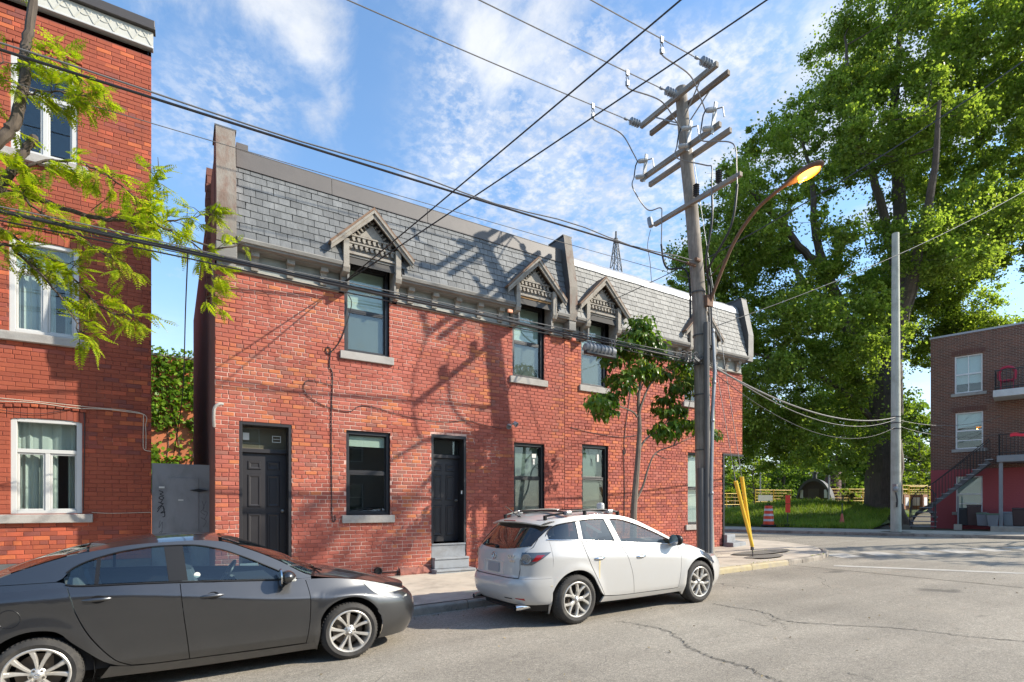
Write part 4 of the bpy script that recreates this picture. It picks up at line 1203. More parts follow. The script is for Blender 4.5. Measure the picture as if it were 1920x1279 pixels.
mb.add([RP(p, q, 10.19) for p, q in plan], [tuple(range(6))])
mb.build('wall', M_farb, rb, recalc=False)
mb = rbox(rbox(MB(), -.05, 12.05, RDEP - .05, .05, 10.2, 10.29), 6.15, 12.05, RDEP - 7, RDEP - .055, 10.2, 10.288); mb.build('roof_cap', pbr('grey_flashing', (.36, .36, .38), .5, metal=.3, var=.1), rb)
M_blindw = pbr('white_blind', (.70, .74, .76), .8, var=.05)
M_winw = pbr('far_white_frame', (.72, .72, .70), .5, var=.05)
for i, (a, b, c, d) in enumerate(holesR):
    mb = MB(); f = .06
    for (p, q, r_, s_) in ((a, a + f, c, d), (b - f, b, c, d), (a + f, b - f, d - f, d), (a + f, b - f, c, c + f)): rbox(mb, p, q, -.14, -.06, r_, s_)
    rbox(mb, a + f, b - f, -.12, -.07, c + (d - c) * .48, c + (d - c) * .52)
    if i == 0: rbox(mb, (a + b) / 2 - .02, (a + b) / 2 + .02, -.115, -.075, c + f, d - f)
    if i in (1, 2): rbox(mb, a + f, b - f, -.115, -.075, c + (d - c) * .22, c + (d - c) * .245)
    w = mb.build('window', M_winw, rb)
    mb = rbox(MB(), a + f, b - f, -.105, -.10, c + f, d - f); mb.build('pane', M_glass, w)
    mb = rbox(MB(), a + f, b - f, -.20, -.19, (c + (d - c) * (.22 if i == 0 else .55 if i == 1 else .02)) + f, d - f)
    mb.build('blind', M_blindw if i != 2 else M_curtain, w)
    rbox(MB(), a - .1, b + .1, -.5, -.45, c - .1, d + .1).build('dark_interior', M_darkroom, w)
    rbox(MB(), a - .15, b + .15, -.1, .07, c - .16, c - .01).build('sill', M_sill, w, bevel=.01)
    if i in (0, 1, 3, 4):
        n = 14
        for k in range(n):
            u = -1 + 2 * (k + .5) / n; ww = (b - a + .24) / n; t0 = a - .12 + k * ww
            rbox(MB(), t0 + .012, t0 + ww - .012, -.02, .018, d + .04 + .03 * (1 - u * u), d + .26 + .03 * (1 - u * u)).build('lintel_brick', pbr('lintel_brick_%d%d' % (i, k), (.14 + .05 * (k % 3), .065 + .02 * (k % 2), .05), .9), rb) if k < 1 else \
                link('lintel_brick', rbox(MB(), t0 + .012, t0 + ww - .012, -.02, .018, d + .04 + .03 * (1 - u * u), d + .26 + .03 * (1 - u * u)).mesh('lintel_brick', bpy.data.materials['lintel_brick_%d0' % i]), rb)
M_iron2 = pbr('wrought_iron', (.022, .021, .021), .55, var=.2)
M_balc = pbr('balcony_white', (.55, .55, .53), .6, var=.08, dirt=(.36, .34, .32), dscale=3, damt=.4)
M_balcg = pbr('balcony_grey', (.24, .24, .24), .7, var=.12)
for z0_, z1_, t0, rail, mat_ in ((6.73, 7.05, 2.42, 7.95, M_balc), (3.74, 4.04, 2.55, 5.0, M_balcg)):
    b_ = rbox(MB(), t0, 8.5, .0, 1.35, z0_, z1_).build('balcony', mat_, rb, bevel=.02)
    mb = MB()
    for zz in (rail, z1_ + .12): rbox(mb, t0 + .05, 8.4, 1.27, 1.31, zz - .02, zz + .02); rbox(mb, t0 + .05, t0 + .09, .05, 1.27, zz - .02, zz + .02)
    mb.build('rail', M_iron2, b_)
    t_ = t0 + .07
    bal = rbox(MB(), -.009, .009, -.009, .009, z1_ + .12, rail)
    bme = MB(); bme.box(-.009, .009, -.009, .009, z1_ + .0, rail)
    bm_me = bme.mesh('baluster', M_iron2)
    while t_ < 5.2:
        p = RP(t_, 1.29, 0); link('baluster', bm_me, b_, p); t_ += .13
    d_ = .12
    while d_ < 1.25:
        p = RP(t0 + .07, d_, 0); link('baluster', bm_me, b_, p); d_ += .13
mb = rbox(MB(), 2.62, 2.76, 1.12, 1.26, .70, 3.735); mb.build('balcony_post', M_balcg, rb, bevel=.01)
mb = rbox(MB(), 2.35, 6, .2, 1.7, .5, .80); mb.build('porch_slab', M_conc, rb, bevel=.02)
# outside stair: from the pavement beside the corner curving up along the face to the first balcony
st = []
n = 15
for i in range(n):
    u = i / (n - 1)
    z = .78 + (3.90 - .78) * u
    if u < .30:
        k = u / .30; c_ = Vector((-.05 + .0 * k, 2.25 - .95 * k)); ang = R(90 - 78 * k * k)
    else:
        k = (u - .30) / .70; c_ = Vector((-.05 + .28 + 2.25 * k - .20, 1.22 - .42 * min(1, k * 2))); ang = R(8 * (1 - k))
    st.append((c_, ang, z))
M_stair = pbr('dark_stair', (.085, .082, .08), .7, var=.2)
so_ = None
for side in (-1, 1):
    pts = []
    for c_, a_, z in st:
        nx = Vector((math.sin(a_), math.cos(a_))) if False else Vector((-math.sin(a_ + math.pi), math.cos(a_)))
        nn = Vector((math.sin(a_), math.cos(a_)))
        pts.append(RP(c_.x + nn.x * .46 * side, c_.y + nn.y * .46 * side, z - .10))
    stair = MB()
    for p, q in zip(pts, pts[1:]): stair.beam(p, q, .04, .17)
    if so_ is None: so_ = stair.build('stair', M_stair, rb)
    else: stair.build('stringer', M_stair, so_)
for c_, a_, z in st:
    d_ = Vector((math.cos(a_), -math.sin(a_))); nn = Vector((math.sin(a_), math.cos(a_)))
    mb = MB(); v = []
    for zz in (z - .04, z):
        for s1, s2 in ((-.15, -.5), (.15, -.5), (.15, .5), (-.15, .5)):
            q = c_ + d_ * s1 + nn * s2; v.append(RP(q.x, q.y, zz))
    mb.add(v, [(0, 1, 2, 3), (4, 5, 6, 7), (0, 1, 5, 4), (1, 2, 6, 5), (2, 3, 7, 6), (3, 0, 4, 7)]); mb.build('tread', M_balcg, so_)
for side in (-1, 1):
    pts = []
    mb = MB()
    for c_, a_, z in st:
        nn = Vector((math.sin(a_), math.cos(a_))) * (.48 * side)
        p = Vector(RP(c_.x + nn.x, c_.y + nn.y, z)); pts.append(p + Vector((0, 0, .95)))
        mb.tube([p, p + Vector((0, 0, .95))], .010, 4)
    for p, q in zip(pts, pts[1:]):
        m_ = (p + q) / 2; mb.tube([m_ - Vector((0, 0, .98)), m_], .010, 4)
    f0 = pts[0]; d0 = (pts[0] - pts[1]); d0.z = 0; d0.normalize()
    mb.tube([f0 + d0 * .25 - Vector((0, 0, .95)), f0 + d0 * .28 - Vector((0, 0, .5)), f0 + d0 * .18 - Vector((0, 0, .12))] + smoothpath(pts, 3), .02, 6)
    mb.build('handrail', M_iron2, so_)
mb = MB(); mb.tube([RP(1.15, .9, .62), RP(1.15, .9, 2.2)], .035, 6); mb.build('stair_post', M_balcg, so_)
rbox(MB(), 1.0, 1.3, .75, 1.05, .55, .85).build('post_footing', M_conc, so_)

# ================================================================== the other side of the street, mirrored in the glass and the car paint
for k, (a, b, h, col, lab) in enumerate(((-22, -6, 7.6, (.20, .10, .075), 'low dark brick row house across the street behind the camera, at the left'), (-5.8, 8, 8.6, (.15, .085, .065), 'brick row house across the street behind the camera, in the middle'), (8.2, 17, 7.8, (.24, .20, .16), 'pale brick row house across the street behind the camera, at the right'))):
    ob = thing('row_house', lab, 'house', ((a + b) / 2, -12.5, gz((a + b) / 2)))
    hs = []; x = a + 1.2
    while x < b - 1.6:
        hs += [(x, x + 1.0, 1.4, 3.2), (x, x + 1.0, 4.6, 6.4)]; x += 2.6
    mb = wall_sheet(a, b, -.6, h, hs, -12.5, -.25)
    mb.add([(a, -12.5, h), (b, -12.5, h), (b, -22, h), (a, -22, h)], [(0, 1, 2, 3)]); 
    for xx in (a, b): mb.add([(xx, -12.5, -.6), (xx, -22, -.6), (xx, -22, h), (xx, -12.5, h)], [(0, 1, 2, 3)])
    mt = pbr('opposite_brick_%d' % k, col, .85, var=.25, scale=5); mb.build('wall', [mt, mt], ob, recalc=False)
    for (p, q, r_, s_) in hs:
        mb = MB(); frame_rect(mb, p, q, r_, s_, .08, -12.72, -12.62); mb.box(p + .08, q - .08, -12.70, -12.66, (r_ + s_) / 2 - .03, (r_ + s_) / 2 + .03); w = mb.build('window', M_whitef, ob)
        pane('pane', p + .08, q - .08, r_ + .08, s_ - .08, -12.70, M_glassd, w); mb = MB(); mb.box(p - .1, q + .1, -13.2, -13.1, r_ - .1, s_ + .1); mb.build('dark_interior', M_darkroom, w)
    mb = MB(); mb.box(a - .1, b + .1, -12.5, -12.25, h, h + .35); mb.build('cornice', M_greywood, ob, bevel=.03)

# ================================================================== utility pole at the kerb
M_polew = wood_mat('weathered_pole', (.13, .11, .09), (.36, .32, .27))
M_armw = wood_mat('weathered_crossarm', (.15, .125, .10), (.36, .325, .28), axis='y')
M_armd = wood_mat('dark_crossarm', (.10, .075, .055), (.27, .22, .17), axis='y')
M_pole2 = wood_mat('pale_new_pole', (.33, .33, .27), (.50, .50, .43))
M_galv = pbr('galvanised_steel', (.27, .28, .29), .5, metal=.7, var=.15, scale=8, dirt=(.25, .25, .25), dscale=4, damt=.3)
M_rustm = pbr('rusty_steel', (.15, .085, .055), .8, metal=.2, var=.3, scale=12, bump=.3, dirt=(.26, .14, .08), dscale=5, damt=.5)
M_porc = pbr('grey_porcelain', (.21, .23, .25), .25, var=.1, coat=.4)
M_porcl = pbr('pale_porcelain', (.36, .36, .35), .3, var=.1, coat=.3)
M_guard = pbr('dark_cable_guard', (.10, .095, .09), .75, var=.2, scale=6)
M_blackp = pbr('black_polymer', (.02, .02, .022), .5, var=.1)
PX = [(10.76, 8.5, .25), (10.69, 8.5, 1.1), (10.60, 8.5, 3.6), (10.51, 8.5, 6.15), (10.22, 8.5, 8.6), (10.03, 8.5, 9.8), (9.84, 8.5, 11.36)]
def pole_x(z):
    return float(np.interp(z, [p[2] for p in PX], [p[0] for p in PX]))
up = thing('utility_pole', 'leaning grey wooden utility pole with paired crossarms beside the white car', 'utility pole', (10.76, 8.5, .25))
mb = MB(); pp = smoothpath(PX, 5)
mb.tube(pp, [.205 - .075 * (p.z / 11.3) for p in pp], 16)
mb.build('pole', M_polew, up, smooth=True)
def arm(z, y0, y1, dx, mat, w=.09, h=.11, tilt=0., name='crossarm'):
    x = pole_x(z) + dx
    mb = MB(); mb.beam((x, y0, z - tilt * .5), (x, y1, z + tilt * .5), w, h); return mb.build(name, mat, up, bevel=.008)
arm(11.10, 7.40, 9.62, -.17, M_armw); arm(11.06, 7.38, 9.64, .18, M_armd)
arm(9.92, 7.45, 9.78, -.15, M_armw); arm(9.90, 7.43, 9.80, .17, M_armw)
arm(8.72, 7.08, 9.50, -.15, M_armw, .095, .095)
mb = MB(); 
for dx in (-.13, .14):
    mb.tube([(pole_x(10.55) + dx * .6, 8.5, 10.55), (pole_x(11) + dx * 1.4, 7.85, 11.04)], .016, 5); mb.tube([(pole_x(10.55) + dx * .6, 8.5, 10.55), (pole_x(11) + dx * 1.4, 9.15, 11.04)], .016, 5)
mb.build('brace', M_galv, up)
# strain insulators, three
def insulator(p, q):
    p = Vector(p); q = Vector(q); d = (q - p).normalized(); L_ = (q - p).length
    prof = [(.0, 0), (.016, 0), (.016, .06)]
    for k in range(4):
        s = .07 + k * .075; prof += [(.03, s), (.085, s + .012), (.088, s + .022), (.05, s + .04), (.03, s + .06)]
    prof += [(.016, .38), (.016, .44), (.03, .45), (.03, .52), (.012, .53), (.012, L_)]
    mb = MB(); mb.lathe(prof, p, d, 14); mb.build('strain_insulator', M_porc, up, smooth=True, angle=30)
PRIM = []
for y in (9.54, 8.42, 7.46):
    x = pole_x(11.08) - .25
    a = (x, y, 11.06); b = (x - .62, y + .03, 11.035)
    insulator(a, b); PRIM.append(b)
def wire(name, pts, r, mat, label, cat='cable', group=None, n=6):
    mb = MB(); mb.tube(pts, r, n); o = mb.build(name, mat, None, smooth=True, label=label, cat=cat, group=group); return o
PL = ['bare power wire leaving the insulator nearest the house side of the crossarm', 'bare power wire leaving the middle insulator of the top crossarm', 'bare power wire leaving the insulator at the street end of the top crossarm']
CL = []
for (b, l) in zip(PRIM, PL):
    pts = sag(b, (-26.0, b[1] + .25, 10.9), .55, 40); wire('power_wire', pts, .011, M_alu, l, 'wire', 'bare power wires on the top crossarm')
    cx = b[0] - .52; cp = min(pts, key=lambda p: abs(p.x - cx)); CL.append(cp)
# cutouts with their brackets, fuse tubes and jumpers
CUT = []
for k, (y, dz) in enumerate(((9.62, 0), (8.28, .0), (7.62, 0))):
    z = 9.92; x = pole_x(z) - .26
    c = thing('x', None, None) if False else None
    mb = MB(); mb.beam((x + .02, y - .02, z - .16), (x - .02, y - .16, z + .42), .03, .09, (1, 0, 0)); mb.tube([(x + .0, y - .12, z + .30), (x + .12, y - .22, z + .33), (x + .14, y - .24, z + .12)], .016, 5)
    br_ = mb.build('cutout_bracket', M_galv, up)
    for zz in (.29, -.06):
        mb = MB()
        yy = y - .02 - .14 * (zz + .16) / .58
        mb.lathe([(.0, 0), (.05, 0), (.055, .05), (.048, .06), (.055, .08), (.05, .12), (.055, .14), (.045, .20), (.0, .22)], (x, yy, z + zz), (-.75, .45, -.1), 12)
        mb.build('cutout_insulator', M_porcl, br_, smooth=True, angle=30)
    a = Vector((x, y - .13, z + .29)) + Vector((-.75, .45, -.1)).normalized() * .22; b = Vector((x, y - .04, z - .06)) + Vector((-.75, .45, -.1)).normalized() * .24
    mb = MB(); mb.tube([a, a.lerp(b, .3) + Vector((-.03, 0, 0)), a.lerp(b, .6) + Vector((-.02, 0, 0)), b], .016, 6); mb.build('fuse_tube', M_blackp, br_, smooth=True)
    CUT.append((a, b))
TER = [(9.15, -.16), (8.18, .14), (7.62, .14)]
for k in range(3):
    cp = CL[k]; a, b = CUT[k]
    # hook and hot-line clamp on the wire, tap down to the cutout
    mb = MB(); mb.box(cp.x - .035, cp.x + .035, cp.y - .02, cp.y + .02, cp.z - .07, cp.z + .04); mb.tube([(cp.x, cp.y, cp.z - .07), (cp.x + .04, cp.y, cp.z - .13), (cp.x, cp.y, cp.z - .2), (cp.x - .04, cp.y, cp.z - .13), (cp.x, cp.y, cp.z - .07)], .01, 4)
    mb.box(cp.x - .03, cp.x + .03, cp.y - .03, cp.y + .03, cp.z - .29, cp.z - .19); mb.build('tap_clamp', M_galv, up)
    s = Vector((cp.x, cp.y, cp.z - .28))
    mb = MB(); m1 = s.lerp(a, .5) + Vector((.12, -.04, .18))
    mb.tube(smoothpath([s, s + Vector((.10, 0, -.05)), m1, a.lerp(m1, .3) + Vector((.0, 0, .03)), a], 7), .014, 6); mb.build('jumper_wire', M_alu, up, smooth=True)
    yb, _ = TER[k]
    e = Vector((pole_x(8.72) - .05 - .1, yb, 8.72 + .26 if k else 8.60))
    xx = pole_x(8.72)
    if k == 0: tgt = [b, b + Vector((-.02, .02, -.25)), Vector((xx - .30, 9.60, 9.10)), Vector((xx - .22, 9.25, 9.0)), Vector((xx - .2, 9.22, 8.8)), Vector((xx - .22, 9.22, 8.05))]
    elif k == 1: tgt = [b, b + Vector((0, 0, -.25)), Vector((xx - .2, 7.95, 9.35)), Vector((xx - .2, 7.78, 9.22)), Vector((xx - .22, 7.76, 8.9)), Vector((xx - .22, 7.76, 8.55))]
    else: tgt = [b, b + Vector((0, -.02, -.25)), Vector((xx - .3, 7.28, 9.45)), Vector((xx - .24, 7.15, 9.25)), Vector((xx - .24, 7.13, 8.9)), Vector((xx - .22, 7.13, 8.5))]
    mb = MB(); mb.tube(smoothpath(tgt, 7), .014, 6); mb.build('jumper_wire', M_alu, up, smooth=True)
# arresters on the low arm, cable heads and the black cables running down the pole
for y in (8.22, 7.62):
    x = pole_x(8.72) - .17
    mb = MB(); prof = [(.0, .0), (.03, .0)]
    for k in range(6): prof += [(.045, .03 + k * .045), (.072, .045 + k * .045), (.045, .06 + k * .045)]
    prof += [(.02, .31), (.0, .33)]
    mb.lathe(prof, (x, y, 8.775), (0, 0, 1), 12); mb.build('arrester', M_blackp, up, smooth=True, angle=30)
x = pole_x(8.72) - .17
mb = MB(); mb.lathe([(.0, -.02), (.06, 0), (.07, .12), (.06, .24), (.0, .26)], (x - .02, 9.58, 8.70), (0, .25, 1), 12); mb.build('photocell', M_galv, up, smooth=True)
for pts in ([(x - .04, 7.13, 8.5), (x - .02, 7.3, 7.7), (x + .15, 8.0, 7.1), (10.55, 8.24, 6.9), (10.62, 8.27, 6.0), (10.66, 8.27, 5.4)],
            [(x - .04, 7.76, 8.6), (x, 7.8, 8.0), (x + .12, 8.05, 7.3), (10.5, 8.26, 6.9), (10.58, 8.27, 5.5)], [(x - .05, 9.22, 8.1), (x, 9.1, 7.5), (10.30, 8.7, 7.3), (10.36, 8.66, 6.2)]):
    mb = MB(); mb.tube(smoothpath(pts, 7), .024, 6); mb.build('riser_cable', M_blackp, up, smooth=True)
mb = MB(); mb.tube(smoothpath([(x - .06, 9.56, 8.6), (x - .14, 9.58, 8.2), (x - .1, 9.54, 7.8), (x - .1, 9.5, 7.4), (x - .1, 9.48, 7.25)], 6), .008, 5); mb.build('photocell_lead', M_blackp, up)
# conduits and guards on the pole's face
mb = MB(); mb.tube([(10.66, 8.27, 5.9), (10.70, 8.24, 4.9), (10.62, 8.24, 3.9), (10.53, 8.20, 2.4), (10.50, 8.18, .3)], .042, 10)
for z in (5.8, 4.6, 3.7, 2.0): 
    q = Vector((float(np.interp(z, [.3, 2.4, 3.9, 4.9, 5.9], [10.50, 10.53, 10.62, 10.70, 10.66])), float(np.interp(z, [.3, 2.4, 3.9, 4.9, 5.9], [8.18, 8.20, 8.24, 8.24, 8.27])), z)); mb.lathe([(.045, 0), (.052, .01), (.052, .06), (.045, .07)], q, n=10)
mb.build('conduit', M_galv, up, smooth=True)
mb = MB(); mb.tube([(10.36, 8.36, 2.62), (10.36, 8.34, .3)], .085, 10); mb.tube([(10.43, 8.26, 6.0), (10.46, 8.27, 2.62), (10.44, 8.24, .3)], .065, 10); mb.build('cable_guard', M_guard, up, smooth=True)
mb = MB()
for z in (3.05, 4.35, 5.05, 5.75, 6.75):
    mb.lathe([(.215 - .075 * z / 11.3, 0), (.222 - .075 * z / 11.3, .0), (.222 - .075 * z / 11.3, .03), (.215 - .075 * z / 11.3, .03)], (pole_x(z), 8.5, z), n=14)
mb.build('steel_band', M_dkmetal, up)
mb = MB(); mb.lathe([(.18, -.2), (.27, -.2), (.26, .02), (.18, .05)], (10.75, 8.5, .30), n=14); mb.build('pole_collar', M_rough, up)
mb = MB(); mb.box(10.66, 10.78, 8.292, 8.31, 3.55, 4.0); mb.build('pole_tag', pbr('yellow_tag', (.40, .31, .12), .7, var=.2), up)

# ---- street lamp fixed to the pole
sl = thing('street_lamp', 'lit orange street lamp on a long curved rusty arm fixed to the leaning pole', 'street lamp', (10.56, 8.30, 6.55))
mb = MB(); mb.tube(smoothpath([(10.58, 8.28, 6.50), (10.57, 8.10, 6.85), (10.52, 7.6, 7.6), (10.46, 7.05, 8.02), (10.40, 6.55, 8.16), (10.37, 6.32, 8.19)], 8), .038, 8); mb.build('arm', M_rustm, sl, smooth=True)
mb = MB(); mb.box(10.44, 10.66, 8.24, 8.33, 6.40, 6.66); mb.tube([(10.56, 8.3, 7.05), (10.55, 7.72, 7.45)], .014, 5); mb.build('bracket', M_rustm, sl, bevel=.01)
# cobra head: lofted along -Y, lens beneath
hd = []
for u, w, h0, h1 in ((0, .035, -.04, .04), (.10, .06, -.05, .06), (.25, .105, -.06, .095), (.45, .145, -.065, .115), (.62, .150, -.06, .105), (.76, .12, -.045, .08), (.84, .06, -.03, .04), (.86, .01, -.01, .01)):
    y = 6.34 - u * .92; zc_ = 8.19 + .06 * u
    row = []
    for k in range(17):
        a = 2 * math.pi * k / 16
        s_ = math.sin(a); row.append((10.37 + math.cos(a) * w, y, zc_ + (s_ * h1 if s_ > 0 else s_ * -h0)))
    hd.append(row)
mb = MB(); mb.grid(hd); mb.build('lamp_head', M_rustm, sl, smooth=True)
m_, t_, p_ = newmat('lit_orange_lens'); p_.inputs['Base Color'].default_value = (.9, .4, .05, 1); p_.inputs['Roughness'].default_value = .3
hot = t_.ramp(t_.smooth(t_.node('ShaderNodeLayerWeight', ins={'Blend': .35}).outputs['Facing'], .0, .75), [(0, (1.0, .62, .14)), (.5, (1.0, .30, .015)), (1, (.75, .16, .005))])
t_.l.new(hot, p_.inputs['Emission Color']); p_.inputs['Emission Strength'].default_value = 1.5
rows = []
for i in range(9):
    u = i / 8; y = 6.34 - .92 * (.30 + .50 * u); w = .115 * math.sqrt(max(0, 1 - (2 * u - 1) ** 2)) + .012; zc_ = 8.19 + .06 * (.3 + .5 * u)
    rows.append([(10.37 + w * (k / 6 * 2 - 1), y, zc_ - .045 - .085 * math.sqrt(max(0, 1 - (k / 6 * 2 - 1) ** 2)) * math.sqrt(max(0, 1 - (2 * u - 1) ** 2))) for k in range(7)])
mb = MB(); mb.grid(rows); mb.build('lens', m_, sl, smooth=True)
mb = MB(); mb.tube([(10.37, 5.97 - .05 * math.cos(a), 8.115 + .0 * a) for a in (0, 3.14)], .032, 8)
mb.build('lamp_bulb', None or m_, sl)
pl_d = bpy.data.lights.new('lamp_glow', 'POINT'); pl_d.energy = 12; pl_d.color = (1, .5, .12); pl_d.shadow_soft_size = .06
pl_o = bpy.data.objects.new('lamp_glow', pl_d); COL.objects.link(pl_o); pl_o.location = (10.37, 5.95, 7.98); pl_o.parent = sl; pl_o.matrix_parent_inverse = root_inv(sl)

# ---- the other cables
pxz = lambda z: pole_x(z)
wire('cable', sag((pxz(7.35) - .10, 8.42, 7.35), (-30, 8.5, 7.3), .35, 40), .017, M_wire, 'thick black cable pair from the pole rising to the upper left above the house roofs')
wire('cable', [p + Vector((0, .05 * math.sin(p.x * 1.7), .035 + .015 * math.sin(p.x * 2.1))) for p in sag((pxz(7.35) - .10, 8.42, 7.37), (-30, 8.5, 7.33), .34, 60)], .011, M_wireg, 'thin strand wound along the thick black cable above the house roofs')
wire('cable', sag((pxz(7.1) - .1, 8.6, 7.12), (-30, 9.3, 7.3), .30, 40), .0055, M_wireg, 'fine grey wire crossing the slate roofs from the left building to the pole')
mb = MB(); mb.tube([(pxz(7.35) - .42, 8.42, 7.34), (pxz(7.35) - .1, 8.44, 7.35)], .035, 8); mb.tube([(pxz(7.4) - .25, 8.3, 7.42), (pxz(7.4) - .05, 8.36, 7.45)], .04, 8); mb.build('cable_clevis', M_rustm, up, smooth=True)
# telephone bundle
bun = []
for k, (dz, dy, r_) in enumerate(((0, 0, .018), (.05, .02, .013), (-.045, .03, .010), (.10, -.03, .008))):
    pts = [p + Vector((0, .012 * math.sin(p.x * 1.1 + k * 2), .008 * math.sin(p.x * 1.7 + k))) for p in sag((pxz(5.1) - .12, 8.40 + dy, 5.10 + dz), (-24, 8.9 + dy, 5.55 + dz), .05 + .02 * k, 60)]
    wire('telephone_cable', pts, r_, M_wire if k != 3 else M_wireg, ['thickest telephone cable of the bundle along the house front', 'medium telephone cable lying on top of the thickest one', 'thin telephone cable hanging just under the bundle', 'grey steel strand that carries the telephone bundle'][k], 'cable', 'telephone cables along the house front')
sp = thing('splice_closure', 'finned grey black cable splice case hanging under the telephone bundle before a window', 'splice case', (7.3, 8.40, 5.0))
mb = MB(); mb.lathe([(.0, -.42), (.07, -.40), (.085, -.36)] + [q for k in range(7) for q in ((.085, -.34 + k * .10), (.105, -.33 + k * .10), (.105, -.29 + k * .10), (.085, -.28 + k * .10))] + [(.085, .38), (.0, .42)], (7.32, 8.40, 4.93), (1, 0, 0), 14); mb.build('case', pbr('splice_grey', (.20, .20, .20), .5, var=.2, dirt=(.45, .45, .44), dscale=6, damt=.5), sp, smooth=True, angle=30)
mb = MB(); mb.box(6.93, 7.72, 8.345, 8.455, 4.80, 4.87); mb.build('tray', M_blackp, sp, bevel=.01)
mb = MB()
for x_ in (6.98, 7.08, 7.62, 7.70): mb.tube([(x_, 8.40, 4.94), (x_ + .01, 8.38, 5.12), (x_, 8.40, 5.18)], .009, 5)
mb.build('hanger', M_alu, sp)
for (x_, z_, c_) in ((5.15, 5.30, 0), (6.62, 5.02, 1)):
    mb = MB(); mb.box(x_ - .05, x_ + .05, 8.36, 8.40, z_ - .03, z_ + .03); mb.build('cable_marker', pbr('orange_plastic_%d' % c_, (.62, .14 + .1 * (1 - c_), .06 + .06 * (1 - c_)), .5), None, bevel=.01, label=['pale orange cable marker clipped to the bundle before a gable window', 'red cable marker beside the finned splice case'][c_], cat='cable marker')
# thin drops to the house bracket by the first gable
hb = Vector((2.86, 11.06, 6.28))
for k, (zz, yy) in enumerate(((5.42, 9.3), (5.30, 9.5), (5.14, 9.6))):
    wire('service_wire', sag((-26, yy - .6, zz + .25), tuple(hb + Vector((0, 0, -.03 * k))), .15, 30), .008, M_wire, ['upper thin service wire from the left to the first gable', 'middle thin service wire from the left to the first gable', 'lowest thin service wire from the left to the first gable'][k], 'wire', 'service wires to the first gable')
for k, (q, lab) in enumerate((((12.6, -2.4, 12.75), 'right thin black cable rising from the first gable to the top edge of the sky'), ((8.6, -2.4, 10.75), 'left thin black cable rising from the first gable to the top edge of the sky'))):
    wire('service_cable', sag(tuple(hb + Vector((.02, 0, .02 * k))), q, .06, 24), .012, M_wire, lab)
wire('service_cable', sag((9.78, 10.98, 7.2), (pxz(7.4) - .05, 8.35, 7.5), .02, 10), .009, M_wire, 'thin black cable from the third gable up to the utility pole')
wire('service_cable', sag((pxz(7.4) + .1, 8.35, 7.5), (16.5, 3.2, 12.25), .22, 24), .014, M_wire, 'thin black cable passing behind the lamp head to the upper right', n=5)
wire('service_cable', sag((pxz(5.9) + .1, 8.35, 5.92), (24.83, 6.5, 12.6), .25, 24), .011, M_wire, 'thin black cable from the pole across the big tree to the right edge')
wire('service_wire', smoothpath([(.12, 9.0, 5.42), (.1, 10.2, 4.9), (.08, 11.6, 4.0), (.02, 12.9, 3.5), (-.1, 16, 3.0)], 8), .009, M_wire, 'thin black wire dropping into the alley behind the gate', 'wire')
# bundle that sags to the far pole, and the guys with yellow guards
for k, (dz, dr, r_) in enumerate(((0, .30, .022), (.06, .55, .012), (-.10, .8, .009))):
    wire('telephone_cable', sag((pxz(5.1) + .2, 8.42, 5.10 + dz), (25.55, 10.72, 5.45 + dz - .15 * k), .35 + dr * .8, 24), r_, M_wireg if k < 2 else M_wire, ['thick grey cable sagging from the leaning pole to the far pole', 'medium grey cable sagging just under the thick one to the far pole', 'thinnest and lowest cable sagging to the far pole'][k], 'cable', 'cables sagging to the far pole')
mb = MB()
for k in range(9):
    a = k * .7; mb.tube([(pxz(5.1) - .3 - .05 * k, 8.35 + .06 * math.cos(a), 5.1 + .07 * math.sin(a)), (pxz(5.1) - .1 - .07 * k, 8.33 + .06 * math.sin(a * 1.7), 5.13 + .08 * math.cos(a))], .022, 6)
for k in range(5): mb.tube(smoothpath([(pxz(5.1) - 1.0 + .2 * k, 8.38, 5.14), (pxz(5.1) - .8 + .2 * k, 8.30, 5.24 + .02 * k), (pxz(5.1) - .6 + .2 * k, 8.36, 5.05)], 5), .010, 5)
mb.build('cable_tangle', M_wireg, up, smooth=True)
anc = Vector((12.98, 8.80, .36))
gy = thing('guy_wires', 'two guy wires with yellow plastic guards anchored in the pavement at the corner', 'guy wires', tuple(anc))
M_yel = pbr('yellow_guard', (.78, .50, .03), .45, var=.1, scale=6, dirt=(.45, .33, .10), dscale=4, damt=.4)
for gt_, gz_, sh in (((12.23, 8.78, 2.38), 7.2, 0), ((12.54, 8.82, 2.50), 11.0, 1)):
    a = anc + Vector((0, .02 * sh, .28)); g = Vector(gt_); d = (g - a).normalized()
    mb = MB(); mb.tube([a, a + d * .06, a + d * 1.0, g], [.03, .042, .042, .05], 10); mb.build('guard', M_yel, gy, smooth=True)
    e = Vector((pole_x(gz_) + .12, 8.5, gz_)); mb = MB(); mb.tube([g, e], .008, 5); mb.build('wire', M_galv, gy)
mb = MB(); mb.tube([anc + Vector((.01, 0, -.25)), anc + Vector((.0, 0, .12)), anc + Vector((-.03, 0, .32))], .014, 6); mb.lathe([(.03, 0), (.045, .02), (.045, .08), (.02, .10)], anc + Vector((-.02, 0, .2)), n=8); mb.build('anchor_rod', M_dkmetal, gy)

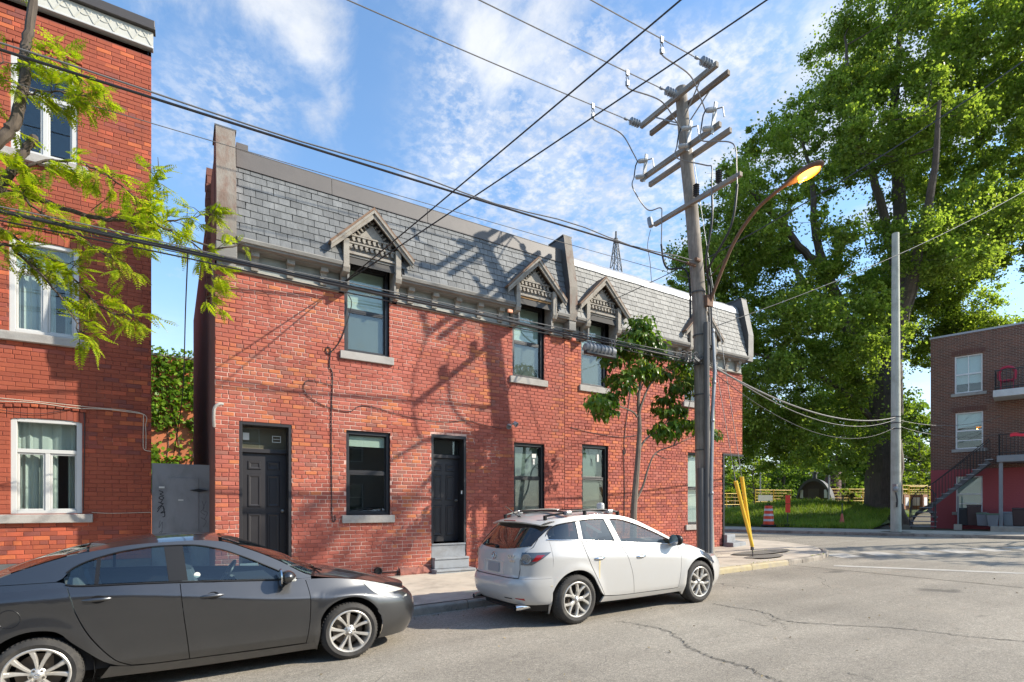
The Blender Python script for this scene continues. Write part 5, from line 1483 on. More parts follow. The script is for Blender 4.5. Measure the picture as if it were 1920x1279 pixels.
# ---- far pole
fpz = gz(25.7) + .12
p2 = thing('utility_pole', 'tall pale wooden pole standing alone before the big tree', 'utility pole', (25.7, 10.77, fpz))
mb = MB(); mb.tube([(25.7, 10.77, fpz - .1), (25.68, 10.77, 7), (25.66, 10.77, 13.2)], [.195, .165, .13], 14); mb.build('pole', M_pole2, p2, smooth=True)
mb = MB(); mb.box(25.40, 25.56, 10.62, 10.78, 2.35, 2.65); mb.lathe([(.0, 0), (.09, .0), (.10, .12), (.0, .14)], (25.45, 10.70, 2.45), (-.7, -.7, 0), 10); mb.build('meter_box', M_galv, p2)
mb = MB(); mb.tube(smoothpath([(25.42, 10.66, 2.3), (25.40, 10.6, 2.0), (25.46, 10.64, 1.7), (25.5, 10.66, 1.9)], 5), .03, 6); mb.build('cable_loop', M_blackp, p2, smooth=True)
mb = MB()
for z in (5.45, 5.2, 4.95): mb.lathe([(.175, 0), (.182, 0), (.182, .05), (.175, .05)], (25.685, 10.77, z), n=12)
mb.build('steel_band', M_dkmetal, p2)
for z0_ , z1_, yy in ((5.35, 6.0, 1.5), (5.1, 5.2, 1.8)):
    wire('service_wire', sag((25.75, 10.7, z0_), (33.1, 9.4, z1_), .35, 14), .010, M_wireg, 'upper thin wire from the far pole to the dark brick building' if yy < 1.6 else 'lower thin wire from the far pole to the dark brick building', 'wire')
mb = MB(); mb.lathe([(.22, .005), (.45, .008), (.55, .0)], (25.7, 10.77, fpz + .01), n=16); mb.build('earth_ring', M_earth, p2)

# ================================================================== the two parked cars
M_tyre = pbr('tyre_rubber', (.030, .028, .026), .85, var=.25, scale=20, bump=.3, bscale=120, dirt=(.10, .09, .075), dscale=6, damt=.5)
M_rimA = pbr('alloy', (.55, .53, .49), .34, metal=.55, var=.06, scale=10, dirt=(.25, .20, .14), dscale=14, damt=.35)
M_disc = pbr('brake_disc', (.16, .14, .12), .5, metal=.7, var=.2)
M_well = pbr('wheel_well', (.012, .012, .012), .95)
M_trim = pbr('black_trim', (.010, .010, .011), .4, var=.15, spec=.3)
M_chrome = pbr('chrome', (.62, .62, .62), .12, metal=1.0, var=.03)
M_grey = paint_mat('dark_grey_car_paint', (.070, .071, .074), metal=.85, rough=.36, coat=1.0, dust=(.20, .19, .18), damt=.05)
M_pearl = paint_mat('white_car_paint', (.455, .45, .435), metal=0., rough=.35, coat=.9, dust=(.42, .37, .30), damt=.16)
M_carglass = glass_mat('car_glass', (.58, .70, .70), .09)
M_tint = glass_mat('tinted_car_glass', (.22, .25, .25), .11)
M_privacy = pbr('privacy_glass', (.012, .010, .010), .03, spec=.9, coat=.3, var=0)
M_seat = pbr('grey_seat', (.12, .13, .14), .85, var=.15)
M_inter = pbr('dark_cabin', (.02, .02, .021), .9)
M_lampc = pbr('clear_lamp', (.46, .46, .42), .10, coat=1.0, var=.15, scale=8, spec=.6)
M_lampd = pbr('smoked_lamp', (.075, .085, .10), .08, coat=1.0, var=.3, scale=8)
M_red = pbr('red_lens', (.30, .012, .015), .12, coat=1.0, var=.1)
M_amber = pbr('pale_lens', (.60, .57, .52), .15, coat=.8)
M_plate = pbr('grey_plate', (.26, .27, .29), .5, var=.06)
M_rustst = pbr('rust_streak', (.62, .50, .26), .7, var=.2)


def curve(xs, ys):
    xs = np.array(xs, float); ys = np.array(ys, float)
    h = np.diff(xs); d = np.diff(ys) / h; m = np.zeros(len(xs))
    m[0], m[-1] = d[0], d[-1]
    for i in range(1, len(xs) - 1):
        m[i] = 0 if d[i - 1] * d[i] <= 0 else 2 * d[i - 1] * d[i] / (d[i - 1] + d[i])
    def f(x):
        x = min(max(x, xs[0]), xs[-1]); i = min(len(xs) - 2, max(0, int(np.searchsorted(xs, x) - 1)))
        t_ = (x - xs[i]) / h[i]
        return float((2 * t_**3 - 3 * t_**2 + 1) * ys[i] + (t_**3 - 2 * t_**2 + t_) * h[i] * m[i] + (-2 * t_**3 + 3 * t_**2) * ys[i + 1] + (t_**3 - t_**2) * h[i] * m[i + 1])
    return f


def resample(pts, n, sm=True):
    P = [Vector((a, b, 0)) for a, b in pts]
    if sm and len(P) > 2: P = smoothpath(P, 8)
    L_ = [0]
    for a, b in zip(P, P[1:]): L_.append(L_[-1] + (b - a).length)
    out_ = []
    for i in range(n + 1):
        s = L_[-1] * i / n; k = min(len(P) - 2, max(0, int(np.searchsorted(L_, s) - 1)))
        u = 0 if L_[k + 1] == L_[k] else (s - L_[k]) / (L_[k + 1] - L_[k]); q = P[k].lerp(P[k + 1], u); out_.append((q.x, q.y))
    return out_


def coons(bot, top, left, right, nu=22, nv=16, sm=(1, 1, 1, 1)):
    B = resample(bot, nu, sm[0]); T_ = resample(top, nu, sm[1]); L_ = resample(left, nv, sm[2]); R_ = resample(right, nv, sm[3])
    rows = []
    for j in range(nv + 1):
        v = j / nv; row = []
        for i in range(nu + 1):
            u = i / nu
            row.append(tuple((1 - v) * B[i][k] + v * T_[i][k] + (1 - u) * L_[j][k] + u * R_[j][k]
                             - ((1 - u) * (1 - v) * B[0][k] + u * (1 - v) * B[-1][k] + (1 - u) * v * T_[0][k] + u * v * T_[-1][k]) for k in (0, 1)))
        rows.append(row)
    return rows


class Car:
    def __init__(s, root, p):
        s.root = root; s.p = p; s.bodyparent = None
        s.xc = p['xc']; s.xf = curve(*p['xf']); s.xr = curve(*p['xr']); s.zt = curve(*p['zt']); s.zb = curve(*p['zb'])
        s.zcr = curve(*p['crease']); s.nf = p['nf']; s.nr = p['nr']; s.hw = p['hw']
    def half(s, x, z):
        zb = s.zb(x); zl = min(z, zb); zc_ = s.zcr(x)
        w = s.hw - s.p['ksh'] * max(0, zl - zc_) - .035 * max(0, (zc_ - zl) / .5) ** 1.6 - .55 * max(0, .34 - zl) ** 1.2
        for ax_ in (0, s.p['wb']):
            d = math.hypot(x - ax_, z - s.p['wr']) - s.p['ar']
            w += s.p['flare'] * math.exp(-((d - .01) / .075) ** 2) * (1 if z < zb else math.exp(-((z - zb) / .08) ** 2))
        h = max(0, z - zb)
        w -= s.p['tum'] * h + s.p['tum2'] * h * h
        return w
    def shape(s, x, z):
        if x >= s.xc: X = (x - s.xc) / max(.1, s.xf(z) - s.xc); n = s.nf
        else: X = (s.xc - x) / max(.1, s.xc - s.xr(z)); n = s.nr
        return max(0., 1 - min(1., X) ** n) ** (1 / n)
    def Wd(s, x, z): return s.half(x, z) * s.shape(x, z)
    def P(s, x, z, side=-1, off=0.0): return (x, side * (s.Wd(x, z) + off), z)
    def ring(s, y, z, end):
        """point on the rear (-1) or front (1) face at lateral offset y"""
        n = s.nf if end > 0 else s.nr
        xe = s.xf(z) if end > 0 else s.xr(z)
        w = s.half(xe - end * .25, z)
        k = max(0., 1 - min(1., abs(y) / w) ** n) ** (1 / n)
        return (s.xc + (xe - s.xc) * k, y, z)
    def ringrow(s, z, xs_, end, m=40):
        """points round an end at height z from x = xs_ on the right side to the left"""
        n = s.nf if end > 0 else s.nr
        xe = s.xf(z) if end > 0 else s.xr(z)
        X = min(.9999, max(0., (xs_ - s.xc) / (xe - s.xc))); a0 = math.acos(X ** (n / 2))
        w0 = s.half(xs_, z); we = s.half(xe - end * .25, z)
        row = []
        for i in range(m + 1):
            a = a0 * (1 - 2 * i / m)
            x = s.xc + (xe - s.xc) * abs(math.cos(a)) ** (2 / n)
            u = abs(a) / a0; w = w0 * u + we * (1 - u)
            y = -math.copysign(abs(math.sin(a)) ** (2 / n), a) * w
            row.append((x, y, z))
        return row
    def patch(s, name, mat, rows2, sides=(-1, 1), off=0., lip=.03, parent=None, smooth=True):
        made = []
        for sd_ in sides:
            rows = [[s.P(a, b, sd_, off) for a, b in r_] for r_ in rows2]
            mb = MB(); mb.grid(rows, flip=(sd_ > 0))
            if lip:
                ringp = rows[0] + [r_[-1] for r_ in rows[1:]] + rows[-1][::-1][1:] + [r_[0] for r_ in rows[::-1][1:-1]]
                n = len(ringp)
                mb.add(ringp + [(a, b - sd_ * lip, c) for a, b, c in ringp], [(i, (i + 1) % n, n + (i + 1) % n, n + i) for i in range(n)])
            made.append(mb.build(name, mat, parent or s.root, smooth=smooth, angle=40, recalc=False))
        return made
    def top(s, x, v):
        y = s.Wd(x, s.zt(x)); cr = s.crown(x); bow = s.bow(x)
        return (x + bow * (1 - v * v), v * y, s.zt(x) + cr * (1 - abs(v) ** 2.4))
    def topstrip(s, name, mat, x0, x1, nx=18, nv=20, parent=None, inset=0., dz=0.):
        rows = []
        for i in range(nx + 1):
            x = x0 + (x1 - x0) * i / nx
            rows.append([tuple(Vector(s.top(x, (j / nv * 2 - 1) * (1 - inset))) + Vector((0, 0, dz))) for j in range(nv + 1)])
        mb = MB(); mb.grid(rows)
        n = len(rows)
        return mb.build(name, mat, parent or s.root, smooth=True, angle=50)


def make_wheel(r, rim_r, w, style, parent_car, pos_list):
    """wheel about the origin, outer face towards -y; disc > tyre, rim"""
    mb = MB(); mb.lathe([(.0, .03), (rim_r * .72, .03), (rim_r * .72, .05), (.0, .05)], n=24, axis=(0, 1, 0)); disc_me = mb.mesh('wheel', M_disc, True)
    mb = MB(); o = -w / 2
    prof = [(rim_r * .98, o + .012), (rim_r + .012, o + .002), (rim_r + (r - rim_r) * .45, o - .006), (r - .028, o + .006), (r - .010, o + .022), (r, o + .045),
            (r, w / 2 - .045), (r - .010, w / 2 - .02), (r - .03, w / 2), (rim_r, w / 2)]
    mb.lathe(prof, n=56, axis=(0, 1, 0)); 
    for k in range(56):
        a = 2 * math.pi * k / 56
        mb.beam((math.cos(a) * (r - .002), o + .03, math.sin(a) * (r - .002)), (math.cos(a) * (r - .002), o + .065, math.sin(a) * (r - .002)), .012, .010, (math.cos(a), 0, math.sin(a)))
    tyre_me = mb.mesh('tyre', M_tyre, True, 30)
    mb = MB(); y0 = o + .010
    mb.lathe([(rim_r + .004, y0 - .004), (rim_r - .004, y0 - .010), (rim_r - .016, y0 - .006), (rim_r - .022, y0 + .010), (rim_r - .03, y0 + .10), (rim_r - .02, w / 2 - .02)], n=48, axis=(0, 1, 0))
    mb.lathe([(.0, y0 + .004), (.026, y0 + .004), (.032, y0 + .010), (.055, y0 + .020), (.066, y0 + .03), (.05, y0 + .06)], n=24, axis=(0, 1, 0))
    def spoke(a0, a1, r0, r1, w0, w1, d0, d1):
        rows = []
        for k in range(7):
            u = k / 6; rr = r0 + (r1 - r0) * u; aa = a0 + (a1 - a0) * u; ww = (w0 + (w1 - w0) * u * u); d = d0 + (d1 - d0) * u
            c = Vector((math.cos(aa) * rr, 0, math.sin(aa) * rr)); tn = Vector((-math.sin(aa), 0, math.cos(aa)))
            rows.append([tuple(c - tn * ww + Vector((0, d + .035, 0))), tuple(c - tn * ww * .92 + Vector((0, d + .008, 0))), tuple(c - tn * ww * .55 + Vector((0, d, 0))), tuple(c + tn * ww * .55 + Vector((0, d, 0))), tuple(c + tn * ww * .92 + Vector((0, d + .008, 0))), tuple(c + tn * ww + Vector((0, d + .035, 0)))])
        mb.grid(rows)
    for k in range(5):
        a = 2 * math.pi * k / 5 + math.pi / 2
        if style == 'paired':
            for s_ in (-1, 1):
                spoke(a + s_ * .16, a + s_ * .30, .05, rim_r - .012, .013, .026, y0 + .018, y0 + .000)
        else:
            spoke(a, a, .045, rim_r * .52, .030, .036, y0 + .014, y0 + .006)
            for s_ in (-1, 1):
                spoke(a + s_ * .12, a + s_ * .36, rim_r * .44, rim_r - .012, .020, .024, y0 + .007, y0 + .000)
        b = a + math.pi / 5
        mb.lathe([(.011, y0 + .012), (.011, y0 + .03)], (math.cos(b) * .045, 0, math.sin(b) * .045), (0, 1, 0), 8)
    rim_me = mb.mesh('rim', M_rimA, True, 40)
    mb = MB()
    for k in range(5):
        b = 2 * math.pi * k / 5 + math.pi / 2 + math.pi / 5
        mb.lathe([(.0, y0 + .010), (.010, y0 + .010), (.010, y0 + .03)], (math.cos(b) * .047, 0, math.sin(b) * .047), (0, 1, 0), 8)
    nut_me = mb.mesh('wheel_nuts', M_disc, True)
    mb = MB(); emblem(mb, (0, y0 + .002, 0), .019, .0); em_me = mb.mesh('emblem', M_chrome, True)
    for (x, y, z, rot) in pos_list:
        wh = link('wheel', disc_me, parent_car, (x, y, z)); wh.rotation_euler = (0, rot, math.pi if y > 0 else 0)
        link('tyre', tyre_me, wh); link('rim', rim_me, wh); link('wheel_nuts', nut_me, wh); link('emblem', em_me, wh)


def emblem(mb, c, r, d):
    """oval ring with the winged V inside, facing -y"""
    c = Vector(c); n = 28
    pts = [c + Vector((math.cos(2 * math.pi * i / n) * r, 0, math.sin(2 * math.pi * i / n) * r * .82)) for i in range(n + 1)]
    mb.tube(pts, r * .09, 6)
    V = [(-.98, .30), (-.45, .36), (-.16, .12), (0, -.22), (.16, .12), (.45, .36), (.98, .30)]
    mb.tube(smoothpath([c + Vector((a * r, 0, b * r * .9)) for a, b in V], 4), r * .10, 6)


def seat(mb, x, y, z):
    rows = []
    def rb(x0, x1, y0, y1, z0, z1, lean=0.):
        v = []
        for zz, l, k in ((z0, 0, .9), (z0 + (z1 - z0) * .15, lean * .15, 1), (z0 + (z1 - z0) * .8, lean * .8, 1), (z1, lean, .75)):
            cx = (x0 + x1) / 2 - l; cy = (y0 + y1) / 2
            v.append([(cx + (x1 - x0) / 2 * k * a, cy + (y1 - y0) / 2 * k * b, zz) for a, b in ((-1, -.8), (-.8, -1), (.8, -1), (1, -.8), (1, .8), (.8, 1), (-.8, 1), (-1, .8), (-1, -.8))])
        mb.grid(v); mb.add(v[-1][:-1], [tuple(range(8))])
    rb(x - .22, x + .28, y - .24, y + .24, z, z + .18)
    rb(x - .26, x - .12, y - .23, y + .23, z + .12, z + .72, .16)
    rb(x - .38, x - .28, y - .13, y + .13, z + .72, z + .92, .02)


def cabin(root, p, car):
    mb = MB(); mb.box(p['cab'][0], p['cab'][1], -p['hw'] + .12, p['hw'] - .12, .28, .60)
    mb.box(p['cab'][1] - .35, p['cab'][1] + .02, -p['hw'] + .14, p['hw'] - .14, .60, p['dash'])
    mb.build('cabin_floor', M_inter, root)
    for x in p['seats']:
        for y in (-.36, .36):
            mb = MB(); seat(mb, x, y, p['seatz']); mb.build('seat', M_seat, root, smooth=True)
    mb = MB(); c = Vector((p['cab'][1] - .42, .36, p['dash'] + .02)); ax = Vector((-.85, 0, .5)).normalized(); u = Vector((0, 1, 0)); w = ax.cross(u)
    mb.tube([c + u * math.cos(t_) * .18 + w * math.sin(t_) * .18 for t_ in [2 * math.pi * i / 20 for i in range(21)]], .016, 6); mb.tube([c - u * .18, c + u * .18], .014, 5); mb.tube([c, c - ax * .2], .03, 6)
    mb.build('steering_wheel', M_trim, root, smooth=True)
    mb = MB(); mb.box(p['cab'][0] - .3, p['cab'][1] + .9, -p['hw'] + .28, p['hw'] - .28, .17, .30)
    mb.build('underbody', M_well, root)
    # wheel housings
    for x in (0, p['wb']):
        for s_ in (-1, 1):
            mb = MB(); rows = []
            for i in range(15):
                a = R(-25 + 230 * i / 14)
                xx = x + math.cos(a) * (p['ar'] + .004); zz = p['wr'] + math.sin(a) * (p['ar'] + .004); wy = car.Wd(xx, zz) - .02
                rows.append([(xx, s_ * yy, zz) for yy in (wy, p['hw'] - .34)])
            mb.grid(rows); mb.add([rows[i][1] for i in range(15)], [tuple(range(15))]); mb.build('wheel_arch', M_well, root)


def arc_pts(cx, cz, r, a0, a1, n=14):
    return [(cx + r * math.cos(R(a0 + (a1 - a0) * i / n)), cz + r * math.sin(R(a0 + (a1 - a0) * i / n))) for i in range(n + 1)]


def greenhouse(car, x0, x1, whi, wlo, mat, n=60, lip=.02):
    """cant rail above and belt strip below the side windows"""
    for sd_ in (-1, 1):
        mb = MB()
        hi = []; lo = []
        for i in range(n + 1):
            x = x0 + (x1 - x0) * i / n
            zb = car.zb(x); zt = car.zt(x)
            h = max(zb, min(zt, whi(x))); l = max(zb - .03, min(h, wlo(x)))
            hi.append([car.P(x, h + (zt - h) * k / 5, sd_) for k in range(6)])
            lo.append([car.P(x, zb - .012 + (l - zb + .012) * k / 2, sd_) for k in range(3)])
        mb.grid(hi, flip=(sd_ < 0)); mb.grid(lo, flip=(sd_ < 0))
        inn = [(a, b - sd_ * lip, c) for a, b, c in [r_[0] for r_ in hi]]
        m_ = len(hi); mb.add([r_[0] for r_ in hi] + inn, [(i, i + 1, m_ + i + 1, m_ + i) for i in range(m_ - 1)])
        mb.build('window_surround', mat, car.root, smooth=True, angle=45, recalc=False)


def win_patch(car, xa, xb, whi, wlo, slant=(0, 0), nu=16, nv=8, m=.012):
    """outline of a side window between two slanting pillars (bottom x, plus the slant over its height)"""
    rows = []
    for j in range(nv + 1):
        v = j / nv; row = []
        for i in range(nu + 1):
            u = i / nu
            x = xa + (xb - xa) * u + (slant[0] * (1 - u) + slant[1] * u) * v
            lo_, hi_ = wlo(x) + m * .4, whi(x) - m * .4
            row.append((x, lo_ + max(.002, hi_ - lo_) * v))
        rows.append(row)
    return rows


# ---------------------------------------------------------------- grey saloon, nose to the right
p = dict(wb=2.66, wr=.315, ar=.385, hw=.865, xc=1.25, nf=4.2, nr=4.5, flare=.016, ksh=.60, tum=.36, tum2=.18,
         xf=([.15, .30, .45, .60, .70, .80], [3.50, 3.58, 3.60, 3.56, 3.46, 3.30]), xr=([.2, .5, .8, 1.1], [-.88, -.96, -.95, -.88]),
         zt=([-.96, -.60, -.46, -.10, .32, .80, 1.20, 1.42, 1.66, 1.95, 2.27, 2.60, 2.90, 3.15, 3.37], [.98, 1.045, 1.075, 1.215, 1.335, 1.392, 1.398, 1.375, 1.285, 1.145, .965, .905, .845, .775, .695]),
         zb=([-.96, -.4, .2, .72, 1.07, 2.13, 2.27, 2.60, 2.90, 3.15, 3.37], [.975, 1.05, 1.055, 1.03, 1.01, .935, .93, .90, .84, .77, .69]),
         crease=([-.9, .2, 2.24, 2.7, 3.3], [.95, .965, .735, .72, .60]), cab=(.1, 1.95), dash=.90, seats=(.55, 1.45), seatz=.38)
car1 = thing('parked_car', 'dark grey four door saloon car parked at the lower left, nose to the right', 'car', (-1.02, 6.885, gz(-1.02)), None, None, True)
c1 = Car(car1, p); c1.crown = curve([-.95, -.5, .3, 1.2, 1.6, 2.2, 2.7, 3.3], [.03, .035, .05, .055, .05, .045, .055, .03]); c1.bow = curve([-.95, -.5, 1.3, 1.6, 2.3, 2.8, 3.1, 3.37], [-.0, -.06, .0, .05, .12, .05, .08, .14])
g = .0035
archF = arc_pts(2.66, .315, .385, 206, 28, 22); archR = arc_pts(0, .315, .385, 28, -20 + 180 + 20 + 26, 22)
fd = coons([(1.12 + g, .265), (2.19, .255)], [(1.055 + g, c1.zb(1.06) - .004), (1.6, c1.zb(1.6) - .004), (2.21 - g, c1.zb(2.21) - .004)], [(1.12 + g, .265), (1.105 + g, .45), (1.075 + g, .75), (1.055 + g, c1.zb(1.06) - .004)], [(2.19, .255), (2.225, .5), (2.235, .75), (2.21 - g, c1.zb(2.21) - .004)], 22, 44)
rd = coons([(.66, .285), (.85, .270), (1.12 - g, .265)], [(.215, c1.zb(.215) - .004), (.6, c1.zb(.6) - .004), (1.055 - g, c1.zb(1.05) - .004)], [(.66, .285), (.53, .37), (.37, .60), (.275, .82), (.25, .93), (.215, c1.zb(.215) - .004)], [(1.12 - g, .265), (1.105 - g, .45), (1.075 - g, .75), (1.055 - g, c1.zb(1.05) - .004)], 22, 44)
doorsF = c1.patch('door', M_grey, fd); doorsR = c1.patch('door', M_grey, rd)
fen = coons([(2.19 + 2 * g, .255)] + [(a, b) for a, b in archF], [(2.21 + g, c1.zb(2.21) - .004), (2.5, c1.zb(2.5)), (2.8, c1.zb(2.8)), (3.04, c1.zb(3.04))], [(2.19 + 2 * g, .255), (2.225 + 2 * g, .5), (2.235 + 2 * g, .75), (2.21 + g, c1.zb(2.21) - .004)], [archF[-1], (3.03, .56), (3.0, .63), (3.04, c1.zb(3.04))], 34, 18, (0, 1, 1, 1))
c1.patch('fender', M_grey, fen)
qt = coons([archR[-1]] + archR[::-1][1:] + [(.54, .30), (.655, .275)], [(-.46, c1.zb(-.46)), (-.1, c1.zb(-.1)), (.21, c1.zb(.21) - .004)], [archR[-1], (-.44, .60), (-.46, .85), (-.46, c1.zb(-.46))], [(.655, .275), (.525 - g, .365), (.365 - 2 * g, .60), (.27 - g, .82), (.245 - g, .93), (.21 - g, c1.zb(.21) - .004)], 36, 20, (0, 1, 1, 1))
c1.patch('rear_quarter', M_grey, qt)
sill_ = coons([(.42, .19), (1.2, .165), (2.30, .165)], [(.50, .30), (.66, .272), (.85, .26), (1.2, .255), (2.20, .245), (2.27, .30)], [(.42, .19), (.5, .30)], [(2.30, .165), (2.27, .30)], 30, 5)
c1.patch('sill', M_grey, sill_, off=.004)
# bumpers
def bumper(car, name, mat, end, zs_, start, parent=None, m=44, off=0.):
    rows = [car.ringrow(z, start(z), end, m) for z in zs_]
    rows.append([(x - end * .16, y * .93, z + .012) for x, y, z in rows[-1]])
    mb = MB(); mb.grid(rows); b = mb.build(name, mat, car.root, smooth=True, angle=50)
    return b
def archx(car, x0, sgn):
    def f(z):
        d = car.p['ar'] ** 2 - (z - car.p['wr']) ** 2
        return x0 + sgn * (math.sqrt(max(.0, d)) + .002)
    return f
aF = archx(c1, 2.66, 1)
bumper(c1, 'front_bumper', M_grey, 1, [.16, .2, .26, .32, .38, .44, .495, .55, .60, .65, .68], lambda z: aF(z) if z < .48 else 2.985)
aR = archx(c1, 0, -1)
bumper(c1, 'rear_bumper', M_grey, -1, [.24, .3, .4, .5, .6, .7, .8, .9, .98], lambda z: aR(z) if z < .55 else -.445)
hood = c1.topstrip('bonnet', M_grey, 2.30, 3.37, 24)
c1.topstrip('roof', M_grey, .36, 1.40, 22)
c1.topstrip('windscreen', M_carglass, 1.43, 2.27, 16, inset=.05)
c1.topstrip('rear_window', M_carglass, -.44, .34, 14, inset=.06)
c1.topstrip('boot_lid', M_grey, -.93, -.47, 12)
whi = curve([.165, .20, .30, .43, .65, .92, 1.15, 1.40, 1.62, 1.85, 2.02, 2.14], [1.10, 1.165, 1.235, 1.285, 1.335, 1.358, 1.352, 1.298, 1.205, 1.088, .998, .940])
wlo = curve([.165, .235, .72, 1.07, 2.14], [1.095, 1.062, 1.038, 1.018, .938])
greenhouse(c1, -.46, 2.27, whi, wlo, M_grey)
for nm, xa, xb, sl in (('pane', .205, .40, (.03, .015)), ('pane', .43, .965, (.015, -.035)), ('pane', 1.12, 2.13, (-.035, -.06))):
    c1.patch(nm, M_carglass, win_patch(c1, xa, xb, whi, wlo, sl if xb < 2 else (-.035, 0)), off=-.012, lip=0)
c1.patch('pillar', M_trim, win_patch(c1, .965, 1.12, whi, wlo, (-.035, -.035), 4), off=-.004, lip=.02)
c1.patch('pillar', M_trim, win_patch(c1, .40, .43, whi, wlo, (.015, .015), 3), off=-.004, lip=.01)
for sd_ in (-1, 1):
    mb = MB(); mb.tube([c1.P(x, wlo(x) - .006, sd_, .003) for x in np.linspace(.2, 2.12, 30)], .009, 6)
    mb.tube([c1.P(x, whi(x) + .004, sd_, .0) for x in np.linspace(.2, 2.12, 40)], .007, 6); mb.build('window_trim', M_trim, car1, smooth=True)
# lamps
hl = coons([(2.84, .835), (2.97, .70), (3.18, .62), (3.40, .600)], [(2.84, .848), (3.02, .806), (3.20, .75), (3.41, .672)], [(2.84, .835), (2.84, .848)], [(3.40, .605), (3.41, .672)], 20, 8)
c1.patch('headlight', M_lampc, hl, off=.006, lip=.01)
mb = MB(); mb.lathe([(.0, -.03), (.055, -.02), (.06, .0)], Vector(c1.P(3.14, .69, -1, -.03)), (.5, -1, .2), 14); mb.build('lamp_reflector', M_chrome, car1, smooth=True)
c1.patch('fog_lamp', M_lampc, coons([(3.20, .30), (3.25, .29)], [(3.20, .36), (3.255, .37)], [(3.20, .30), (3.20, .36)], [(3.25, .29), (3.255, .37)], 4, 4), off=.004, lip=.01)
c1.patch('bumper_vent', M_trim, coons([(3.17, .42), (3.25, .37)], [(3.16, .47), (3.27, .47)], [(3.17, .42), (3.16, .47)], [(3.25, .37), (3.27, .47)], 4, 4), off=.003, lip=.0)
# mirrors, handles, wipers, fuel flap
for sd_ in (-1, 1):
    c = Vector((2.00, sd_ * (c1.Wd(2.0, .96) + .12), .985)); rows = []
    for i in range(9):
        t_ = i / 8; rr = math.sin(math.pi * min(1, .06 + t_ * .9)) ** .55
        rows.append([(c.x - .06 + .15 * t_, c.y + math.cos(a) * .105 * rr, c.z + math.sin(a) * .068 * rr) for a in [2 * math.pi * k / 16 for k in range(17)]])
    mb = MB(); mb.grid(rows); mb.beam((c.x + .02, c.y - sd_ * .06, c.z - .04), (2.06, sd_ * (c1.Wd(2.06, .94) - .02), .945), .07, .04)
    mi = mb.build('mirror', M_grey, car1, smooth=True)
    mb = MB(); mb.lathe([(.0, -.066), (.085, -.062), (.095, -.05)], c, (1, 0, 0), 16); mb.build('mirror_glass', M_chrome, mi, smooth=True)
    mb = MB(); mb.beam((c.x + .06, c.y + sd_ * .075, c.z - .03), (c.x + .06, c.y + sd_ * .02, c.z - .035), .05, .03); mb.build('indicator', M_lampc, mi, bevel=.01)
def handle(car, x, z, par, mat, dish):
    for sd_, d_ in zip((-1, 1), par):
        y = car.Wd(x, z)
        rows = []
        for i in range(7):
            u = i / 6 * 2 - 1; k = math.sqrt(max(0, 1 - u * u))
            rows.append([(x + u * .105, sd_ * (car.Wd(x + u * .1, z) + .028 * (1 - u ** 4) * (.5 + .5 * math.cos(a))), z + .017 * (.35 + .65 * k) * math.sin(a)) for a in [2 * math.pi * q / 10 for q in range(11)]])
        mb = MB(); mb.grid(rows); h = mb.build('handle', mat, d_, smooth=True)
        mb = MB(); rows = []
        for i in range(5):
            q = i / 4
            rows.append([(x + .055 * math.cos(a) * (1 - q * .9) + .01, sd_ * (car.Wd(x, z + .03 * math.sin(a)) + .002 - .0 * q), z + .036 * math.sin(a) * (1 - q * .9)) for a in [2 * math.pi * w / 16 for w in range(17)]])
        mb.grid(rows); mb.build('handle_recess', dish, h, smooth=True, recalc=False)
handle(c1, 1.32, .862, doorsF, M_grey, M_trim); handle(c1, .42, .925, doorsR, M_grey, M_trim)
mb = MB(); q = [c1.P(-.17 + .075 * math.cos(a), .82 + .075 * math.sin(a), -1, .001) for a in [2 * math.pi * i / 24 for i in range(25)]]; mb.tube(q, .003, 4); mb.build('fuel_flap', M_trim, car1)
mb = MB()
for y0_, y1_ in ((-.55, .02), (.05, .62)):
    mb.tube([(2.42, y0_, .99), (2.34, (y0_ + y1_) / 2, 1.012), (2.30, y1_, 1.012)], .010, 5)
mb.build('wiper', M_trim, car1)
mb = MB(); rows = [[tuple(Vector(c1.top(x, v)) + Vector((.0, 0, -.012))) for v in np.linspace(-.98, .98, 15)] for x in (2.22, 2.32)]; mb.grid(rows); mb.build('cowl', M_trim, car1, smooth=True)
mb = MB(); mb.lathe([(.0, 0), (.028, 0), (.0, .001)], Vector(c1.P(1.20, 1.065, -1, -.009)), (0, -1, 0), 14); mb.build('sticker', M_sticker, car1)
cabin(car1, p, c1)
make_wheel(.315, .232, .21, 'paired', car1, [(0, -.75, .315, .15), (2.66, -.735, .315, .9), (0, .75, .315, .3), (2.66, .735, .315, .6)])
car1.rotation_euler = (0, -math.atan(.02), 0)

# ---------------------------------------------------------------- white crossover, seen from its rear right corner
p = dict(wb=2.60, wr=.345, ar=.415, hw=.885, xc=1.0, nf=4.5, nr=5.0, flare=.018, ksh=.30, tum=.34, tum2=.15,
         xf=([.2, .35, .5, .65, .78, .9], [3.40, 3.48, 3.50, 3.46, 3.36, 3.2]),
         xr=([.26, .36, .48, .58, .665, .70, .85, 1.0, 1.07, 1.25, 1.45, 1.52], [-.74, -.85, -.90, -.905, -.875, -.84, -.83, -.815, -.785, -.63, -.43, -.36]),
         zt=([-.50, -.40, -.20, .2, .66, 1.0, 1.22, 1.6, 2.0, 2.20, 2.30, 2.65, 2.90, 3.06], [1.425, 1.435, 1.465, 1.50, 1.51, 1.48, 1.43, 1.275, 1.09, 1.005, .985, .895, .80, .69]),
         zb=([-.8, -.44, .11, .83, 2.11, 2.30, 2.65, 2.90, 3.06], [1.19, 1.185, 1.155, 1.095, 1.0, .98, .89, .795, .685]),
         crease=([-.8, 0, 2.2, 3.1], [.96, .93, .78, .62]), cab=(.0, 1.95), dash=.96, seats=(.45, 1.38), seatz=.48)
